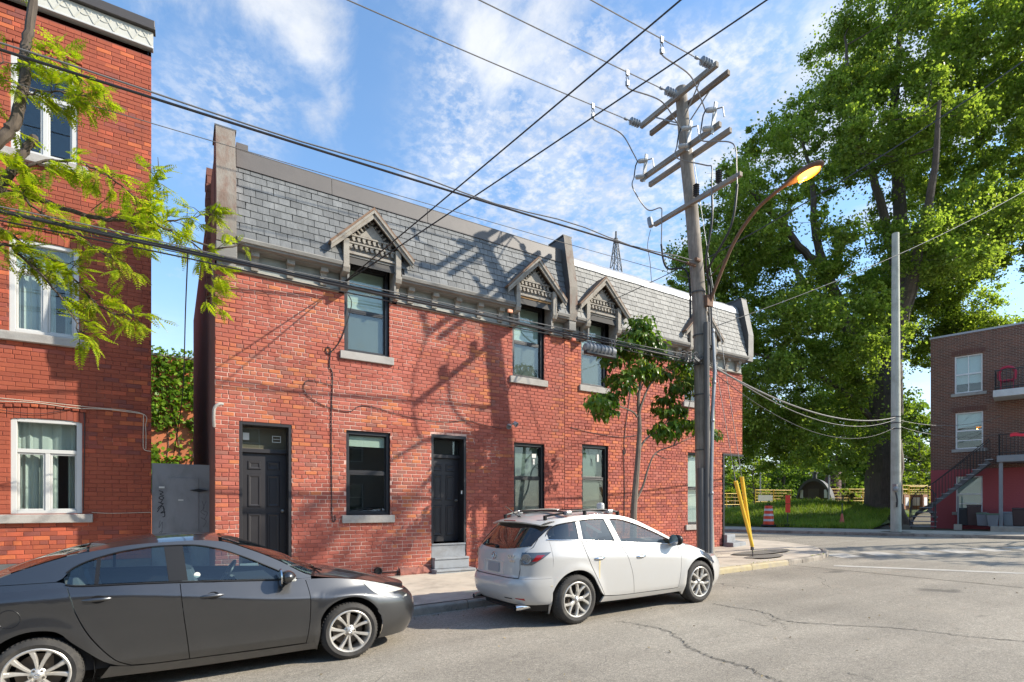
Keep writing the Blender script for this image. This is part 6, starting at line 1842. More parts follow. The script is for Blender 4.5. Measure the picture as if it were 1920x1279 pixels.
car2 = thing('parked_car', 'white crossover car with roof bars parked before the row houses, rear to the left', 'car', (4.735, 6.765, gz(4.735)), None, None, True)
c2 = Car(car2, p); c2.crown = curve([-.5, 0, .7, 1.2, 1.6, 2.3, 2.8, 3.06], [.03, .06, .065, .06, .05, .045, .06, .03]); c2.bow = curve([-.5, -.2, 1.2, 1.6, 2.3, 2.8, 3.06], [-.02, 0., .0, .06, .14, .08, .07])
g = .004
aRp = arc_pts(0, .345, .415, 26, 206, 22); aFp = arc_pts(2.60, .345, .415, 206, 30, 22)
fd = coons([(1.105 + g, .315), (2.06, .305)], [(.835 + g, c2.zb(.84) - .004), (1.4, c2.zb(1.4) - .004), (2.09 - g, c2.zb(2.09) - .004)], [(1.105 + g, .315), (1.06 + g, .6), (.95 + g, .88), (.835 + g, c2.zb(.84) - .004)], [(2.06, .305), (2.10, .55), (2.11, .8), (2.09 - g, c2.zb(2.09) - .004)], 24, 24)
rdr = coons([(.53, .345), (.8, .322), (1.105 - g, .315)], [(.14, c2.zb(.14) - .004), (.5, c2.zb(.5) - .004), (.835 - g, c2.zb(.83) - .004)], [(.53, .345), (.43, .50), (.30, .72), (.20, .93), (.14, c2.zb(.14) - .004)], [(1.105 - g, .315), (1.06 - g, .6), (.95 - g, .88), (.835 - g, c2.zb(.83) - .004)], 22, 24)
dF = c2.patch('door', M_pearl, fd); dR = c2.patch('door', M_pearl, rdr)
fen = coons([(2.06 + 2 * g, .305)] + aFp, [(2.09 + g, c2.zb(2.09) - .004), (2.4, c2.zb(2.4)), (2.62, c2.zb(2.62)), (2.80, c2.zb(2.80))], [(2.06 + 2 * g, .305), (2.10 + 2 * g, .55), (2.11 + 2 * g, .8), (2.09 + g, c2.zb(2.09) - .004)], [aFp[-1], (2.93, .62), (2.90, .70), (2.80, c2.zb(2.80))], 34, 18, (0, 1, 1, 1))
c2.patch('fender', M_pearl, fen)
XQ = -.38
qt = coons([aRp[-1]] + aRp[::-1][1:] + [(.45, .40), (.525, .34)], [(XQ, c2.zb(XQ)), (-.1, c2.zb(-.1)), (.13, c2.zb(.13) - .004)], [aRp[-1], (XQ - .02, .60), (XQ, .85), (XQ, c2.zb(XQ))], [(.525, .34), (.425 - g, .495), (.295 - 2 * g, .72), (.195 - 2 * g, .93), (.135 - g, c2.zb(.13) - .004)], 36, 20, (0, 1, 1, 1))
c2.patch('rear_quarter', M_pearl, qt)
c2.patch('sill', M_pearl, coons([(.46, .25), (1.2, .235), (2.22, .235)], [(.50, .335), (.8, .312), (1.2, .305), (2.08, .297), (2.19, .33)], [(.46, .25), (.50, .335)], [(2.22, .235), (2.19, .33)], 30, 5), off=.006)
aF = archx(c2, 2.60, 1); aR = archx(c2, 0, -1)
bumper(c2, 'front_bumper', M_pearl, 1, [.22, .28, .35, .42, .49, .56, .62, .68, .735], lambda z: aF(z) if z < .55 else 2.95 + .0)
bumper(c2, 'rear_bumper', M_pearl, -1, [.315, .34, .37, .40, .43, .46, .49, .52, .55, .58, .61, .64, .660, .672], lambda z: aR(z) if z < .51 else -.385)
bumper(c2, 'bumper_skirt', M_trim, -1, [.22, .26, .312], lambda z: aR(z) - .02)
# tail: panels above the bumper round the whole rear, tailgate cut in the middle
def tail_rows(z0_, z1_, nz, cut=None, m=48):
    rows = []
    for i in range(nz + 1):
        z = z0_ + (z1_ - z0_) * i / nz
        xs_ = max(XQ - .003, c2.xr(z) + .05) if z > 1.35 else XQ - .003
        rows.append(c2.ringrow(z, xs_, -1, m))
    return rows
mb = MB(); mb.grid(tail_rows(.676, 1.445, 40, m=64)); tg = mb.build('tailgate', M_pearl, car2, smooth=True, angle=50)
def rear_pt(y, z, off): 
    x, y_, z_ = c2.ring(y, z, -1); e = .004
    a = Vector(c2.ring(y + e, z, -1)); b = Vector(c2.ring(y - e, z, -1)); c_ = Vector(c2.ring(y, z + e, -1)); d_ = Vector(c2.ring(y, z - e, -1))
    n = (a - b).cross(c_ - d_)
    if n.length < 1e-9: n = Vector((-1, 0, 0))
    n.normalize()
    if n.x > 0: n = -n
    return tuple(Vector((x, y_, z_)) + n * off)
def rear_patch(name, mat, outline_lo, outline_hi, y0, y1, off, nu=24, nv=8, parent=None, lip=.012):
    rows = []
    for j in range(nv + 1):
        rows.append([rear_pt(y0 + (y1 - y0) * i / nu, outline_lo(y0 + (y1 - y0) * i / nu) + (outline_hi(y0 + (y1 - y0) * i / nu) - outline_lo(y0 + (y1 - y0) * i / nu)) * j / nv, off) for i in range(nu + 1)])
    mb = MB(); mb.grid(rows)
    ringp = rows[0] + [r_[-1] for r_ in rows[1:]] + rows[-1][::-1][1:] + [r_[0] for r_ in rows[::-1][1:-1]]; n = len(ringp)
    mb.add(ringp + [(a + lip, b, c) for a, b, c in ringp], [(i, (i + 1) % n, n + (i + 1) % n, n + i) for i in range(n)])
    return mb.build(name, mat, parent or car2, smooth=True, angle=40, recalc=True)
rear_patch('rear_window', M_privacy, lambda y: 1.055 + .055 * (abs(y) / .66) ** 2, lambda y: 1.40 - .02 * (abs(y) / .6) ** 2, -.665, .665, .006, 30, 12, tg)
# seams of the tailgate
mb = MB()
for s_ in (-1, 1):
    mb.tube([rear_pt(s_ * y, z, .001) for y, z in ((.60, .678), (.605, .80), (.60, .92), (.64, 1.02), (.69, 1.10), (.67, 1.20), (.62, 1.34))], .004, 5)
mb.tube([rear_pt(y, .680, .001) for y in np.linspace(-.60, .60, 20)], .005, 5)
mb.build('tailgate_seam', M_trim, tg)
# number plate recess, plate, emblem, lettering
rear_patch('plate_recess', M_pearl, lambda y: .715, lambda y: .875, -.26, .26, -.0, 10, 6, tg, .0)
mb = MB()
for (y0_, z0_, y1_, z1_) in ((-.27, .71, .27, .71), (-.27, .88, .27, .88), (-.27, .71, -.27, .88), (.27, .71, .27, .88)):
    mb.tube([rear_pt(y0_ + (y1_ - y0_) * k / 6, z0_ + (z1_ - z0_) * k / 6, .002) for k in range(7)], .005, 5)
mb.build('plate_frame', M_amber, tg)
rear_patch('number_plate', M_plate, lambda y: .728, lambda y: .855, -.155, .155, .012, 4, 4, tg, .01)
# emblem on the tailgate, facing rearwards
mb = MB(); emblem(mb, (0, 0, 0), .058, 0); em = mb.build('emblem', M_chrome, tg, smooth=True)
q = Vector(rear_pt(0, .955, .008)); em.location = q; em.rotation_euler = (0, 0, R(-90))
def letters(txt, size, loc, rz, par, mat, shear=0.):
    cu = bpy.data.curves.new('lettering', 'FONT'); cu.body = txt; cu.size = size; cu.extrude = .003; cu.shear = shear; cu.align_x = 'CENTER'; cu.align_y = 'CENTER'
    o = bpy.data.objects.new('lettering', cu); COL.objects.link(o)
    dg = bpy.context.evaluated_depsgraph_get(); me = bpy.data.meshes.new_from_object(o.evaluated_get(dg)); bpy.data.objects.remove(o)
    me.materials.clear(); me.materials.append(mat)
    l = link('lettering', me, par, loc); l.rotation_euler = (R(90), 0, rz); return l
ly = Vector(rear_pt(-.44, .965, .006)); letters('CX-7', .062, ly, R(-90 + 6), tg, M_chrome)
ly = Vector(rear_pt(-.47, .905, .006)); letters('AWD', .045, ly, R(-90 + 7), tg, M_chrome, .25)
# tail lamps that wrap round the corner
def tail_lamp(sd_):
    rows = []; rows_r = []
    for j in range(11):
        v = j / 10; z = .862 + .168 * v
        yin = .615 - .01 * v
        row = c2.ringrow(z, max(-.83, min(-.30, -.66 + .27 * v)), -1, 200)
        if sd_ > 0: row = row[::-1]
        pts = [Vector(q) for q in row if (abs(q[1]) >= yin and q[1] * sd_ > 0)]
        sel = [pts[int(i * (len(pts) - 1) / 22)] for i in range(23)]
        cen = Vector((.4, 0, z)); sel = [tuple(q + (q - cen).normalized() * .008) for q in sel]
        rows.append(sel)
    mb = MB(); mb.grid(rows); lamp = mb.build('tail_lamp', M_lampd, car2, smooth=True)
    mb = MB(); mb.grid([[tuple(Vector(q) + (Vector(q) - Vector((.4, 0, q[2]))).normalized() * .003) for q in r_[2:9]] for r_ in rows[3:9]]); mb.build('red_lens', M_red, lamp, smooth=True)
    r5 = rows[5]; c_ = Vector(r5[16]); n_ = (c_ - Vector((.2, 0, c_.z))).normalized()
    mb = MB()
    for rr in (.070, .045, .02): mb.lathe([(rr, .004), (rr * .93, .008), (rr * .8, .004)], c_, n_, 24)
    mb.lathe([(.0, .003), (.068, .003)], c_, n_, 24); mb.build('lamp_ring', pbr('lamp_grey', (.20, .21, .22), .15, metal=.5, coat=1), lamp, smooth=True)
for s_ in (-1, 1): tail_lamp(s_)
# reflectors, exhaust pipes, bumper marks
for s_ in (-1, 1):
    rear_patch('reflector', M_red, lambda y: .372 + .03 * abs(abs(y) - .70) / .12, lambda y: .415, *( (-.80, -.56) if s_ < 0 else (.56, .80)), .006, 8, 4)
    mb = MB(); mb.lathe([(.036, .06), (.044, .0), (.044, -.22), (.03, -.24)], (-.80, s_ * .60, .285), (-1, 0, 0), 16); mb.lathe([(.036, .06), (.03, .0)], (-.80, s_ * .60, .285), (-1, 0, 0), 16); mb.build('exhaust_pipe', M_chrome, car2, smooth=True)
rear_patch('bumper_slot', M_trim, lambda y: .392, lambda y: .406, -.50, -.34, .002, 6, 2, None, .002)
# roof, glass, bonnet
c2.topstrip('roof', M_pearl, -.47, 1.20, 26); c2.topstrip('bonnet', M_pearl, 2.30, 2.97, 16); c2.topstrip('windscreen', M_carglass, 1.23, 2.27, 16, inset=.05)
mb = MB(); rows = []
for x, z in ((-.30, 1.487), (-.40, 1.480), (-.50, 1.462), (-.56, 1.44), (-.555, 1.425), (-.45, 1.425), (-.36, 1.40)):
    rows.append([(x + .10 * (abs(v) ** 2.4), v * .66, z - .045 * abs(v) ** 2.5) for v in np.linspace(-1, 1, 17)])
mb.grid(rows); mb.build('spoiler', M_pearl, car2, smooth=True, angle=40)
mb = MB(); mb.box(-.562, -.55, -.16, .16, 1.438, 1.452); mb.build('brake_light', M_red, car2, bevel=.004)
whi2 = curve([-.43, -.38, -.30, -.20, .11, .40, .66, .92, 1.2, 1.6, 1.95, 2.10], [1.205, 1.28, 1.345, 1.385, 1.425, 1.445, 1.445, 1.43, 1.365, 1.215, 1.062, 1.004])
wlo2 = curve([-.43, -.36, .11, .83, 2.10], [1.20, 1.192, 1.165, 1.102, 1.000])
greenhouse(c2, XQ - .02, 2.28, whi2, wlo2, M_pearl)
c2.patch('pane', M_tint, win_patch(c2, -.40, .095, whi2, wlo2, (.04, .02)), off=-.012, lip=0)
c2.patch('pane', M_tint, win_patch(c2, .165, .76, whi2, wlo2, (.02, -.10)), off=-.012, lip=0)
c2.patch('pane', M_carglass, win_patch(c2, .88, 2.09, whi2, wlo2, (-.12, 0)), off=-.012, lip=0)
c2.patch('pillar', M_pearl, win_patch(c2, .095, .165, whi2, wlo2, (.02, .02), 3), off=-.002, lip=.015)
c2.patch('pillar', M_pearl, win_patch(c2, .76, .815, whi2, wlo2, (-.10, -.11), 3), off=-.002, lip=.015)
c2.patch('pillar', M_pearl, win_patch(c2, .825, .88, whi2, wlo2, (-.11, -.12), 3), off=-.002, lip=.015)
for sd_ in (-1, 1):
    mb = MB(); mb.tube([c2.P(x, wlo2(x) - .004, sd_, .003) for x in np.linspace(-.41, 2.10, 40)], .009, 6); mb.build('window_trim', M_chrome, car2, smooth=True)
    mb = MB(); mb.tube([c2.P(x, whi2(x) + .003, sd_, .0) for x in np.linspace(-.41, 2.10, 50)], .006, 6); mb.build('window_trim', M_trim, car2, smooth=True)
    mb = MB(); mb.tube([(x, sd_ * (c2.Wd(x, c2.zt(x)) - .045), c2.zt(x) + .055 + .018 * math.sin((x + .35) / 1.4 * math.pi)) for x in np.linspace(-.32, 1.02, 16)], .016, 6)
    for x in (-.30, .35, 1.0): mb.beam((x, sd_ * (c2.Wd(x, c2.zt(x)) - .045), c2.zt(x) + .0), (x, sd_ * (c2.Wd(x, c2.zt(x)) - .045), c2.zt(x) + .07), .05, .03, (1, 0, 0))
    mb.build('roof_rail', M_trim, car2, smooth=True)
M_bar = pbr('bar_alu', (.40, .40, .40), .35, metal=.7)
for x in (.02, .80):
    mb = MB(); yy = c2.Wd(x, c2.zt(x)) + .0; rows = []
    for k in range(13):
        v = -1 + 2 * k / 12; rows.append([(x + a * .038, v * yy, 1.575 - .02 * abs(v) ** 3 + b * .012) for a, b in ((-1, 0), (-.5, 1), (.5, 1), (1, 0), (.5, -1), (-.5, -1), (-1, 0))])
    mb.grid(rows); mb.build('roof_bar', M_trim, car2, smooth=True)
    for s_ in (-1, 1):
        mb = MB(); mb.box(x - .05, x + .05, s_ * (yy - .02) - .05, s_ * (yy - .02) + .05, 1.52, 1.578); mb.build('bar_foot', M_bar, car2, bevel=.015)
mb = MB(); mb.tube([(-.38, .02, 1.50), (-.62, .02, 1.66)], [.010, .004], 6); mb.lathe([(.03, 0), (.022, .02), (.0, .03)], (-.37, .02, 1.49), n=10); mb.build('antenna', M_trim, car2)
mb = MB(); mb.box(1.00, 1.08, -.25, -.12, 1.56, 1.68); mb.build('roof_box', pbr('white_plastic', (.50, .50, .48), .5), car2, bevel=.03)
mb = MB(); mb.tube([rear_pt(-.02, 1.085, .012), rear_pt(.12, 1.10, .016), rear_pt(.32, 1.09, .014)], .010, 5); mb.lathe([(.03, 0), (.028, .03), (.0, .04)], rear_pt(-.02, 1.08, .0), (-1, 0, .3), 10); mb.build('rear_wiper', M_trim, car2)
for s_ in (-1, 1):
    c = Vector((1.93, s_ * (c2.Wd(1.93, 1.03) + .115), 1.075)); rows = []
    for i in range(9):
        t_ = i / 8; rr = math.sin(math.pi * min(1, .10 + t_ * .86)) ** .5
        rows.append([(c.x - .05 + .15 * t_, c.y + math.copysign(abs(math.cos(a)) ** .8, math.cos(a)) * .11 * rr, c.z + math.copysign(abs(math.sin(a)) ** .8, math.sin(a)) * .085 * rr) for a in [2 * math.pi * k / 16 for k in range(17)]])
    mb = MB(); mb.grid(rows); mb.beam((c.x + .02, c.y - s_ * .06, c.z - .05), (2.0, s_ * (c2.Wd(2.0, 1.0) - .02), 1.01), .08, .05)
    mi = mb.build('mirror', M_trim, car2, smooth=True)
    mb = MB(); mb.lathe([(.0, -.056), (.092, -.052)], c, (1, 0, 0), 16); mb.build('mirror_glass', M_chrome, mi, smooth=True)
handle(c2, .40, .895, dR, M_chrome, M_pearl); handle(c2, 1.22, .865, dF, M_chrome, M_pearl)
for d_, side in ((dR[0], -1),):
    mb = MB(); rows = [[c2.P(.40 + dx, .87 - .26 * k / 6, side, .0022) for dx in (-.006 - .008 * (1 - k / 6), .006 + .01 * (1 - k / 6))] for k in range(7)]; mb.grid(rows); mb.build('rust_streak', M_rustst, d_, recalc=False)
mb = MB(); mb.tube([c2.P(x, .585 - (x + .62) * .08, -1, .001) for x in np.linspace(-.60, -.40, 6)], .006, 5); mb.build('bumper_seam', M_rustst, car2)
c2.patch('headlight', M_lampd, coons([(2.66, .80), (2.86, .68), (3.0, .62)], [(2.66, .865), (2.85, .80), (3.02, .70)], [(2.66, .80), (2.66, .865)], [(3.0, .62), (3.02, .70)], 12, 6), off=.005, lip=.008)
cabin(car2, p, c2)
make_wheel(.345, .245, .225, 'split', car2, [(0, -.765, .345, .35), (2.60, -.735, .345, .75), (0, .765, .345, .1), (2.60, .735, .345, .5)])
car2.rotation_euler = (0, -math.atan(.02), 0)

# ================================================================== trees and other plants
rng = np.random.default_rng(7)
from mathutils import noise as mnoise
def noise_hole(c): return mnoise.noise(Vector((c.x * .21, c.y * .21, c.z * .21 + 3))) < -.34
M_leafbig = leaf_mat('cottonwood_leaf', [(.13, .19, .042), (.18, .25, .056), (.23, .30, .072), (.30, .36, .10)], .60, .40)
M_leafbg = leaf_mat('far_leaf', [(.085, .14, .032), (.115, .18, .04), (.15, .22, .05)], .48, .5)
M_leafloc = leaf_mat('locust_leaf', [(.17, .25, .012), (.25, .33, .015), (.33, .39, .02), (.36, .34, .03)], .50, .42)
M_leafsm = leaf_mat('lilac_leaf', [(.045, .10, .016), (.075, .145, .022), (.12, .19, .028)], .42, .30)
M_leafpale = leaf_mat('pale_leaf', [(.14, .20, .03), (.20, .25, .04)], .45, .5)
M_ivy = leaf_mat('ivy_leaf', [(.09, .17, .018), (.14, .24, .025), (.21, .31, .03)], .35, .4)
M_bark = wood_mat('rough_bark', (.045, .036, .028), (.15, .12, .095))
M_barks = wood_mat('smooth_bark', (.10, .075, .055), (.24, .19, .15))
M_barkl = wood_mat('locust_bark', (.032, .024, .018), (.12, .09, .065))
M_grass = leaf_mat('grass', [(.11, .19, .02), (.16, .25, .03), (.22, .30, .045), (.28, .31, .08)], .35, .55, .3)


def leaf_quads(cen, size, up=.35, aspect=.62, droop=0., fold=.18, sun=0.):
    """one bent rhombic leaf about each centre"""
    n = len(cen); cen = np.asarray(cen)
    nrm = rng.normal(size=(n, 3)); nrm[:, 2] += up * 2.2; nrm += np.array(sv) * sun; nrm /= np.linalg.norm(nrm, axis=1)[:, None]
    d = rng.normal(size=(n, 3)); d[:, 2] -= droop; d -= nrm * (d * nrm).sum(1)[:, None]; d /= np.linalg.norm(d, axis=1)[:, None] + 1e-9
    s = np.cross(nrm, d); L_ = size * rng.uniform(.65, 1.3, n)[:, None]
    a = cen - d * L_ * .5; b = cen + d * L_ * .5; w = L_ * aspect * .5
    m = cen - d * L_ * .06 - nrm * L_ * fold * .5
    l = m + s * w + nrm * L_ * fold; r_ = m - s * w + nrm * L_ * fold
    v = np.stack([a, l, b, r_], 1).reshape(-1, 3)
    q = np.arange(4 * n).reshape(n, 4)
    return v, q


def ball(n, c, r, shell=.55, flat=.85):
    d = rng.normal(size=(n, 3)); d /= np.linalg.norm(d, axis=1)[:, None]
    rad = r * (shell + (1 - shell) * rng.random(n)) ** 1.0
    p = d * rad[:, None]; p[:, 2] *= flat
    return np.asarray(c) + p


def tree(name, label, cat, base, limbs, lobes, leafm, barkm, leaf, dens, group=None, up=.35, aspect=.7, r0=.3):
    """limbs: list of (points, r0, r1) from the base; lobes: list of (centre, radius)"""
    t_ = thing(name, label, cat, base, group)
    mb = MB(); anchors = []
    for pts, ra, rb_ in limbs:
        P = smoothpath(pts, 6); n = len(P)
        P = [p + Vector((rnd.uniform(-1, 1), rnd.uniform(-1, 1), 0)) * min(.05, ra * .18) * (0 if i == 0 else 1) for i, p in enumerate(P)]
        rr = [ra + (rb_ - ra) * (i / (n - 1)) for i in range(n)]
        mb.tube(P, rr, 10 if ra > .2 else 6); anchors += list(zip(P[n // 4:], rr[n // 4:]))
    A = np.array([tuple(p) for p, _ in anchors])
    ar_ = [r_ for _, r_ in anchors]
    for c, r_ in sorted(lobes, key=lambda q: np.min(np.linalg.norm(A - np.array(q[0]), axis=1))):
        d = np.linalg.norm(A - np.array(c), axis=1) + np.maximum(0, A[:, 2] - c[2]) * 1.2
        k = int(np.argmin(d)); p = Vector(A[k]); q = Vector(c)
        m_ = p.lerp(q, .5) + Vector((0, 0, -.08 * (q - p).length + .15))
        ra = min(ar_[k] * .75, .03 + .014 * (q - p).length)
        if len(lobes) > 100: A = np.vstack([A, np.array([c])]); ar_.append(max(.02, ra * .8))
        mb.tube(smoothpath([p, m_, q], 4), [ra * (1 - .75 * i / 8) for i in range(9)], 5)
        for _ in range(3):
            e = q + Vector((rnd.uniform(-1, 1), rnd.uniform(-1, 1), rnd.uniform(-.4, .9))) * r_ * .8
            mb.tube([q.lerp(p, .15), q.lerp(e, .5) + Vector((0, 0, .1 * r_)), e], [ra * .35, ra * .25, ra * .1], 4)
    mb.build('trunk', barkm, t_, smooth=True)
    V = []; Q = []; o = 0
    for c, r_ in lobes:
        n = int(dens * r_ * r_)
        # each lobe is a handful of sprays
        k = max(4, int(7 * r_)); sub = ball(k, c, r_ * .95, .35)
        per = max(3, n // k)
        cs = np.concatenate([ball(per, s_, r_ * rng.uniform(.25, .60), .2, .7) for s_ in sub] + ([ball(int(n * .26), c, r_ * 1.3, .3, .9)] if len(lobes) > 100 else []))
        v, q = leaf_quads(cs, leaf, up, aspect, .3, .18, 1.1); V.append(v); Q.append(q + o); o += len(v)
    link('crown', big_mesh('crown', np.concatenate(V), np.concatenate(Q), leafm), t_, kind=None)
    return t_


def local(base, pts, rv=Vector((.85, -.527, 0)), fv=Vector((.527, .85, 0))):
    return [tuple(Vector(base) + rv * r_ + fv * d + Vector((0, 0, u))) for r_, d, u in pts]


# ---- the great cottonwood at the corner of the green
BT = (35.6, 15.6, .55)
Lp = curve([2.5, 4, 7, 10, 15, 17, 20, 22, 24.5, 27, 29, 31, 34], [-3.5, -6.5, -10, -12.3, -13.2, -12.6, -11, -9, -6.4, -4.6, -3.9, -2.6, -1])
Rp = curve([2.5, 5, 8, 10, 13, 18, 24, 30, 34], [1.8, 3, 4.6, 7.5, 10.5, 13, 12.5, 11, 7])
limbs = [(local(BT, [(0, 0, -.3), (.05, 0, 2), (.1, 0, 5), (.2, .0, 8), (.1, .1, 10.5)]), 1.02, .78),
         (local(BT, [(0, 0, 9), (-1.9, .3, 12), (-3.3, .2, 15.2), (-4.8, -.3, 16.1), (-7.6, -1, 18.6), (-9.5, -1.6, 19.4)]), .40, .08),
         (local(BT, [(.2, .0, 9), (1.3, .4, 13), (1.5, .6, 18), (.9, .3, 25.2), (1.3, .2, 31)]), .68, .08),
         (local(BT, [(.3, 0, 9), (2, .8, 13), (3.5, 1.5, 16.6), (6, 2, 20.4), (8, 2.4, 26)]), .34, .06),
         (local(BT, [(-.1, .0, 5.8), (-2.6, -.5, 7.8), (-5.5, -1.0, 9.2), (-10, -1.4, 10.2)]), .20, .04),
         (local(BT, [(.1, 0, 9.5), (-.8, -3, 12.5), (-1.5, -5.5, 16), (-2.2, -7, 20)]), .42, .07),
         (local(BT, [(.1, 0, 9.5), (.8, 3.5, 13), (-1.5, 6.0, 17), (-2.2, 7.5, 22)]), .42, .07),
         (local(BT, [(-3.3, .2, 15.0), (-3.9, .3, 18), (-4.1, .2, 21), (-5.0, .2, 23.5)]), .26, .05),
         (local(BT, [(1.35, .45, 14.5), (-.6, -.6, 19), (-2.4, -1.2, 23.5), (-3, -1.2, 28)]), .30, .05),
         (local(BT, [(-5.4, -.4, 16.6), (-7.4, 1.2, 16.2), (-11, 1.8, 15.2)]), .16, .04)]
lobes = []
tries = 0
while len(lobes) < 470 and tries < 26000:
    tries += 1
    u = rnd.uniform(3.0, 34) if rnd.random() < .7 else rnd.uniform(4, 17); l, r_ = Lp(u), Rp(u)
    rr = rnd.uniform(.75, 1.5)
    x = rnd.uniform(l + rr * .8, r_ - rr * .8) if r_ - l > 2.2 * rr else (l + r_) / 2
    half = (r_ - l) / 2; mid = (l + r_) / 2; q = max(0, 1 - ((x - mid) / half) ** 2)
    d = rnd.uniform(-1, 1) * 6.0 * math.sqrt(q)
    if abs(d) < 3 and abs(x - mid) < half * .45 and rnd.random() < .4: continue
    if u < 5 and rnd.random() < .5: continue
    if u < 11 and abs(x) < 2.2 and d < 1.0: continue
    if u < 15 and x > 1.9 and d < 3: continue
    c = Vector((x, d, u))
    if noise_hole(c): continue
    wp = Vector(local(BT, [c])[0]); tt_ = (wp.z - 1.7) / math.tan(SUN_EL)      # leave the gap through which the sun reaches the mound
    if math.hypot(wp.x - SUN_AZ[0] * tt_ - 31.8, wp.y - SUN_AZ[1] * tt_ - 19.0) < 4.0 and rnd.random() < .92: continue
    if any((c - Vector(o_[0])).length < .70 * (rr + o_[1]) * .60 for o_ in lobes): continue
    lobes.append((tuple(c), rr))
lobes += [((x, rnd.uniform(3.5, 6), u), rnd.uniform(1.0, 1.5)) for x, u in ((3.4, 11.6), (4.6, 12.4), (5.8, 11.9), (7, 13), (8.2, 12.3), (9.4, 13.4), (10.6, 12.6), (5, 14.2), (7.6, 14.6), (10, 15), (2.4, 13), (3.2, 9.6), (2.3, 7.6), (2.0, 5.6), (3.0, 6.6))]
lobes += [((rnd.uniform(4, 13), rnd.uniform(-4.5, 5), rnd.uniform(15.5, 27)), rnd.uniform(.9, 1.5)) for _ in range(46)]
lobes += [((rnd.uniform(1.6, 10.5), rnd.uniform(2.4, 6), rnd.uniform(11.3, 18)), rnd.uniform(.9, 1.4)) for _ in range(30)]
lobes = [(local(BT, [c])[0], r_) for c, r_ in lobes]
tree('cottonwood_tree', 'huge green cottonwood tree with thick dark trunk towering over the grass mound', 'tree', BT, limbs, lobes, M_leafbig, M_bark, .16, 640, up=.25, aspect=.78)
mb = MB(); rows = []      # root flare
for i in range(7):
    u = i / 6; rows.append([tuple(Vector(BT) + Vector((math.cos(a) * (1.0 + (1 - u) ** 2 * (.55 + .25 * math.sin(a * 5 + 1))), math.sin(a) * (1.0 + (1 - u) ** 2 * (.55 + .25 * math.sin(a * 5 + 1))), -.2 + 1.5 * u))) for a in [2 * math.pi * k / 30 for k in range(31)]])
mb.grid(rows); ct = [o for o in bpy.data.objects if o.name.startswith('cottonwood_tree')][0]; mb.build('root_flare', M_bark, ct, smooth=True)

# ---- trees beyond the green
def bg_tree(name, label, x, y, h, w, seed, dens=120, leaf=.34, leafm=M_leafbg, low=.15):
    r = random.Random(seed); base = (x, y, gz(x) - .1); lob = []
    for _ in range(int(16 + 9 * h / 6)):
        u = r.uniform(low, 1.0); rad = w * (math.sin(math.pi * min(1, .12 + u * .86)) ** .7)
        a = r.uniform(0, 6.28); q = math.sqrt(r.random()) * rad
        lob.append(((x + math.cos(a) * q, y + math.sin(a) * q, base[2] + u * h), r.uniform(.75, 1.25) * w * .30))
    lim = [([(x, y, base[2] - .2), (x + r.uniform(-.2, .2), y, base[2] + h * .35), (x + r.uniform(-.4, .4), y + r.uniform(-.4, .4), base[2] + h * .9)], .06 + h * .014, .03)]
    return tree(name, label, 'tree', base, lim, lob, leafm, M_bark, leaf, dens, 'trees beyond the green', up=.25, aspect=.75)
bg_tree('park_tree', 'dark green tree rising behind the corner of the pale slate roof', 44, 37, 24, 5.2, 1, 85, .34)
bg_tree('park_tree', 'broad green tree behind the guy wires at the end of the brick house', 49, 41, 21, 7.0, 2, 75, .36)
bg_tree('park_tree', 'pale bushy tree left of the barrel hut', 50.5, 36.5, 6.8, 3.6, 3, 130, .28, M_leafpale, .05)
bg_tree('park_tree', 'dark leafy tree right behind the barrel hut chimney', 62, 38, 13, 5.5, 4, 90)
bg_tree('park_tree', 'tall green tree behind the rusty tank', 74, 38, 19, 7.0, 5, 80, .42)
bg_tree('park_tree', 'green tree left behind the cottonwood trunk', 82, 36, 17, 6.5, 6, 80, .42)
bg_tree('park_tree', 'light green tree between the far pole and the dark brick building', 58.5, 22.5, 8.8, 3.4, 7, 150, .26, M_leafpale, .12)
bg_tree('park_tree', 'far green tree low behind the yellow fence on the right', 84, 31, 12, 5, 8, 90, .36)
bg_tree('park_tree', 'farthest grey green tree at the left end of the green', 55, 58, 13, 6.5, 9, 80, .42)
bg_tree('park_tree', 'thin young tree beside the yellow fence at the left of the green', 44.5, 30.0, 4.6, 1.4, 10, 260, .18, M_leafpale, .1)
bg_tree('sapling', 'small yellow green sapling in front of the rusty tank', 41.8, 21.1, 3.1, 1.25, 11, 150, .16, M_leafpale, .25)
bg_tree('bush', 'brownish bush at the left foot of the cottonwood trunk', 34.3, 16.9, 1.7, 1.0, 12, 420, .15, leaf_mat('dry_leaf', [(.10, .10, .03), (.15, .12, .045)], .3), .05)
bg_tree('bush', 'low pale shrub on top of the grass mound', 33.8, 18.3, 1.5, .9, 13, 300, .13, M_leafpale, .15)

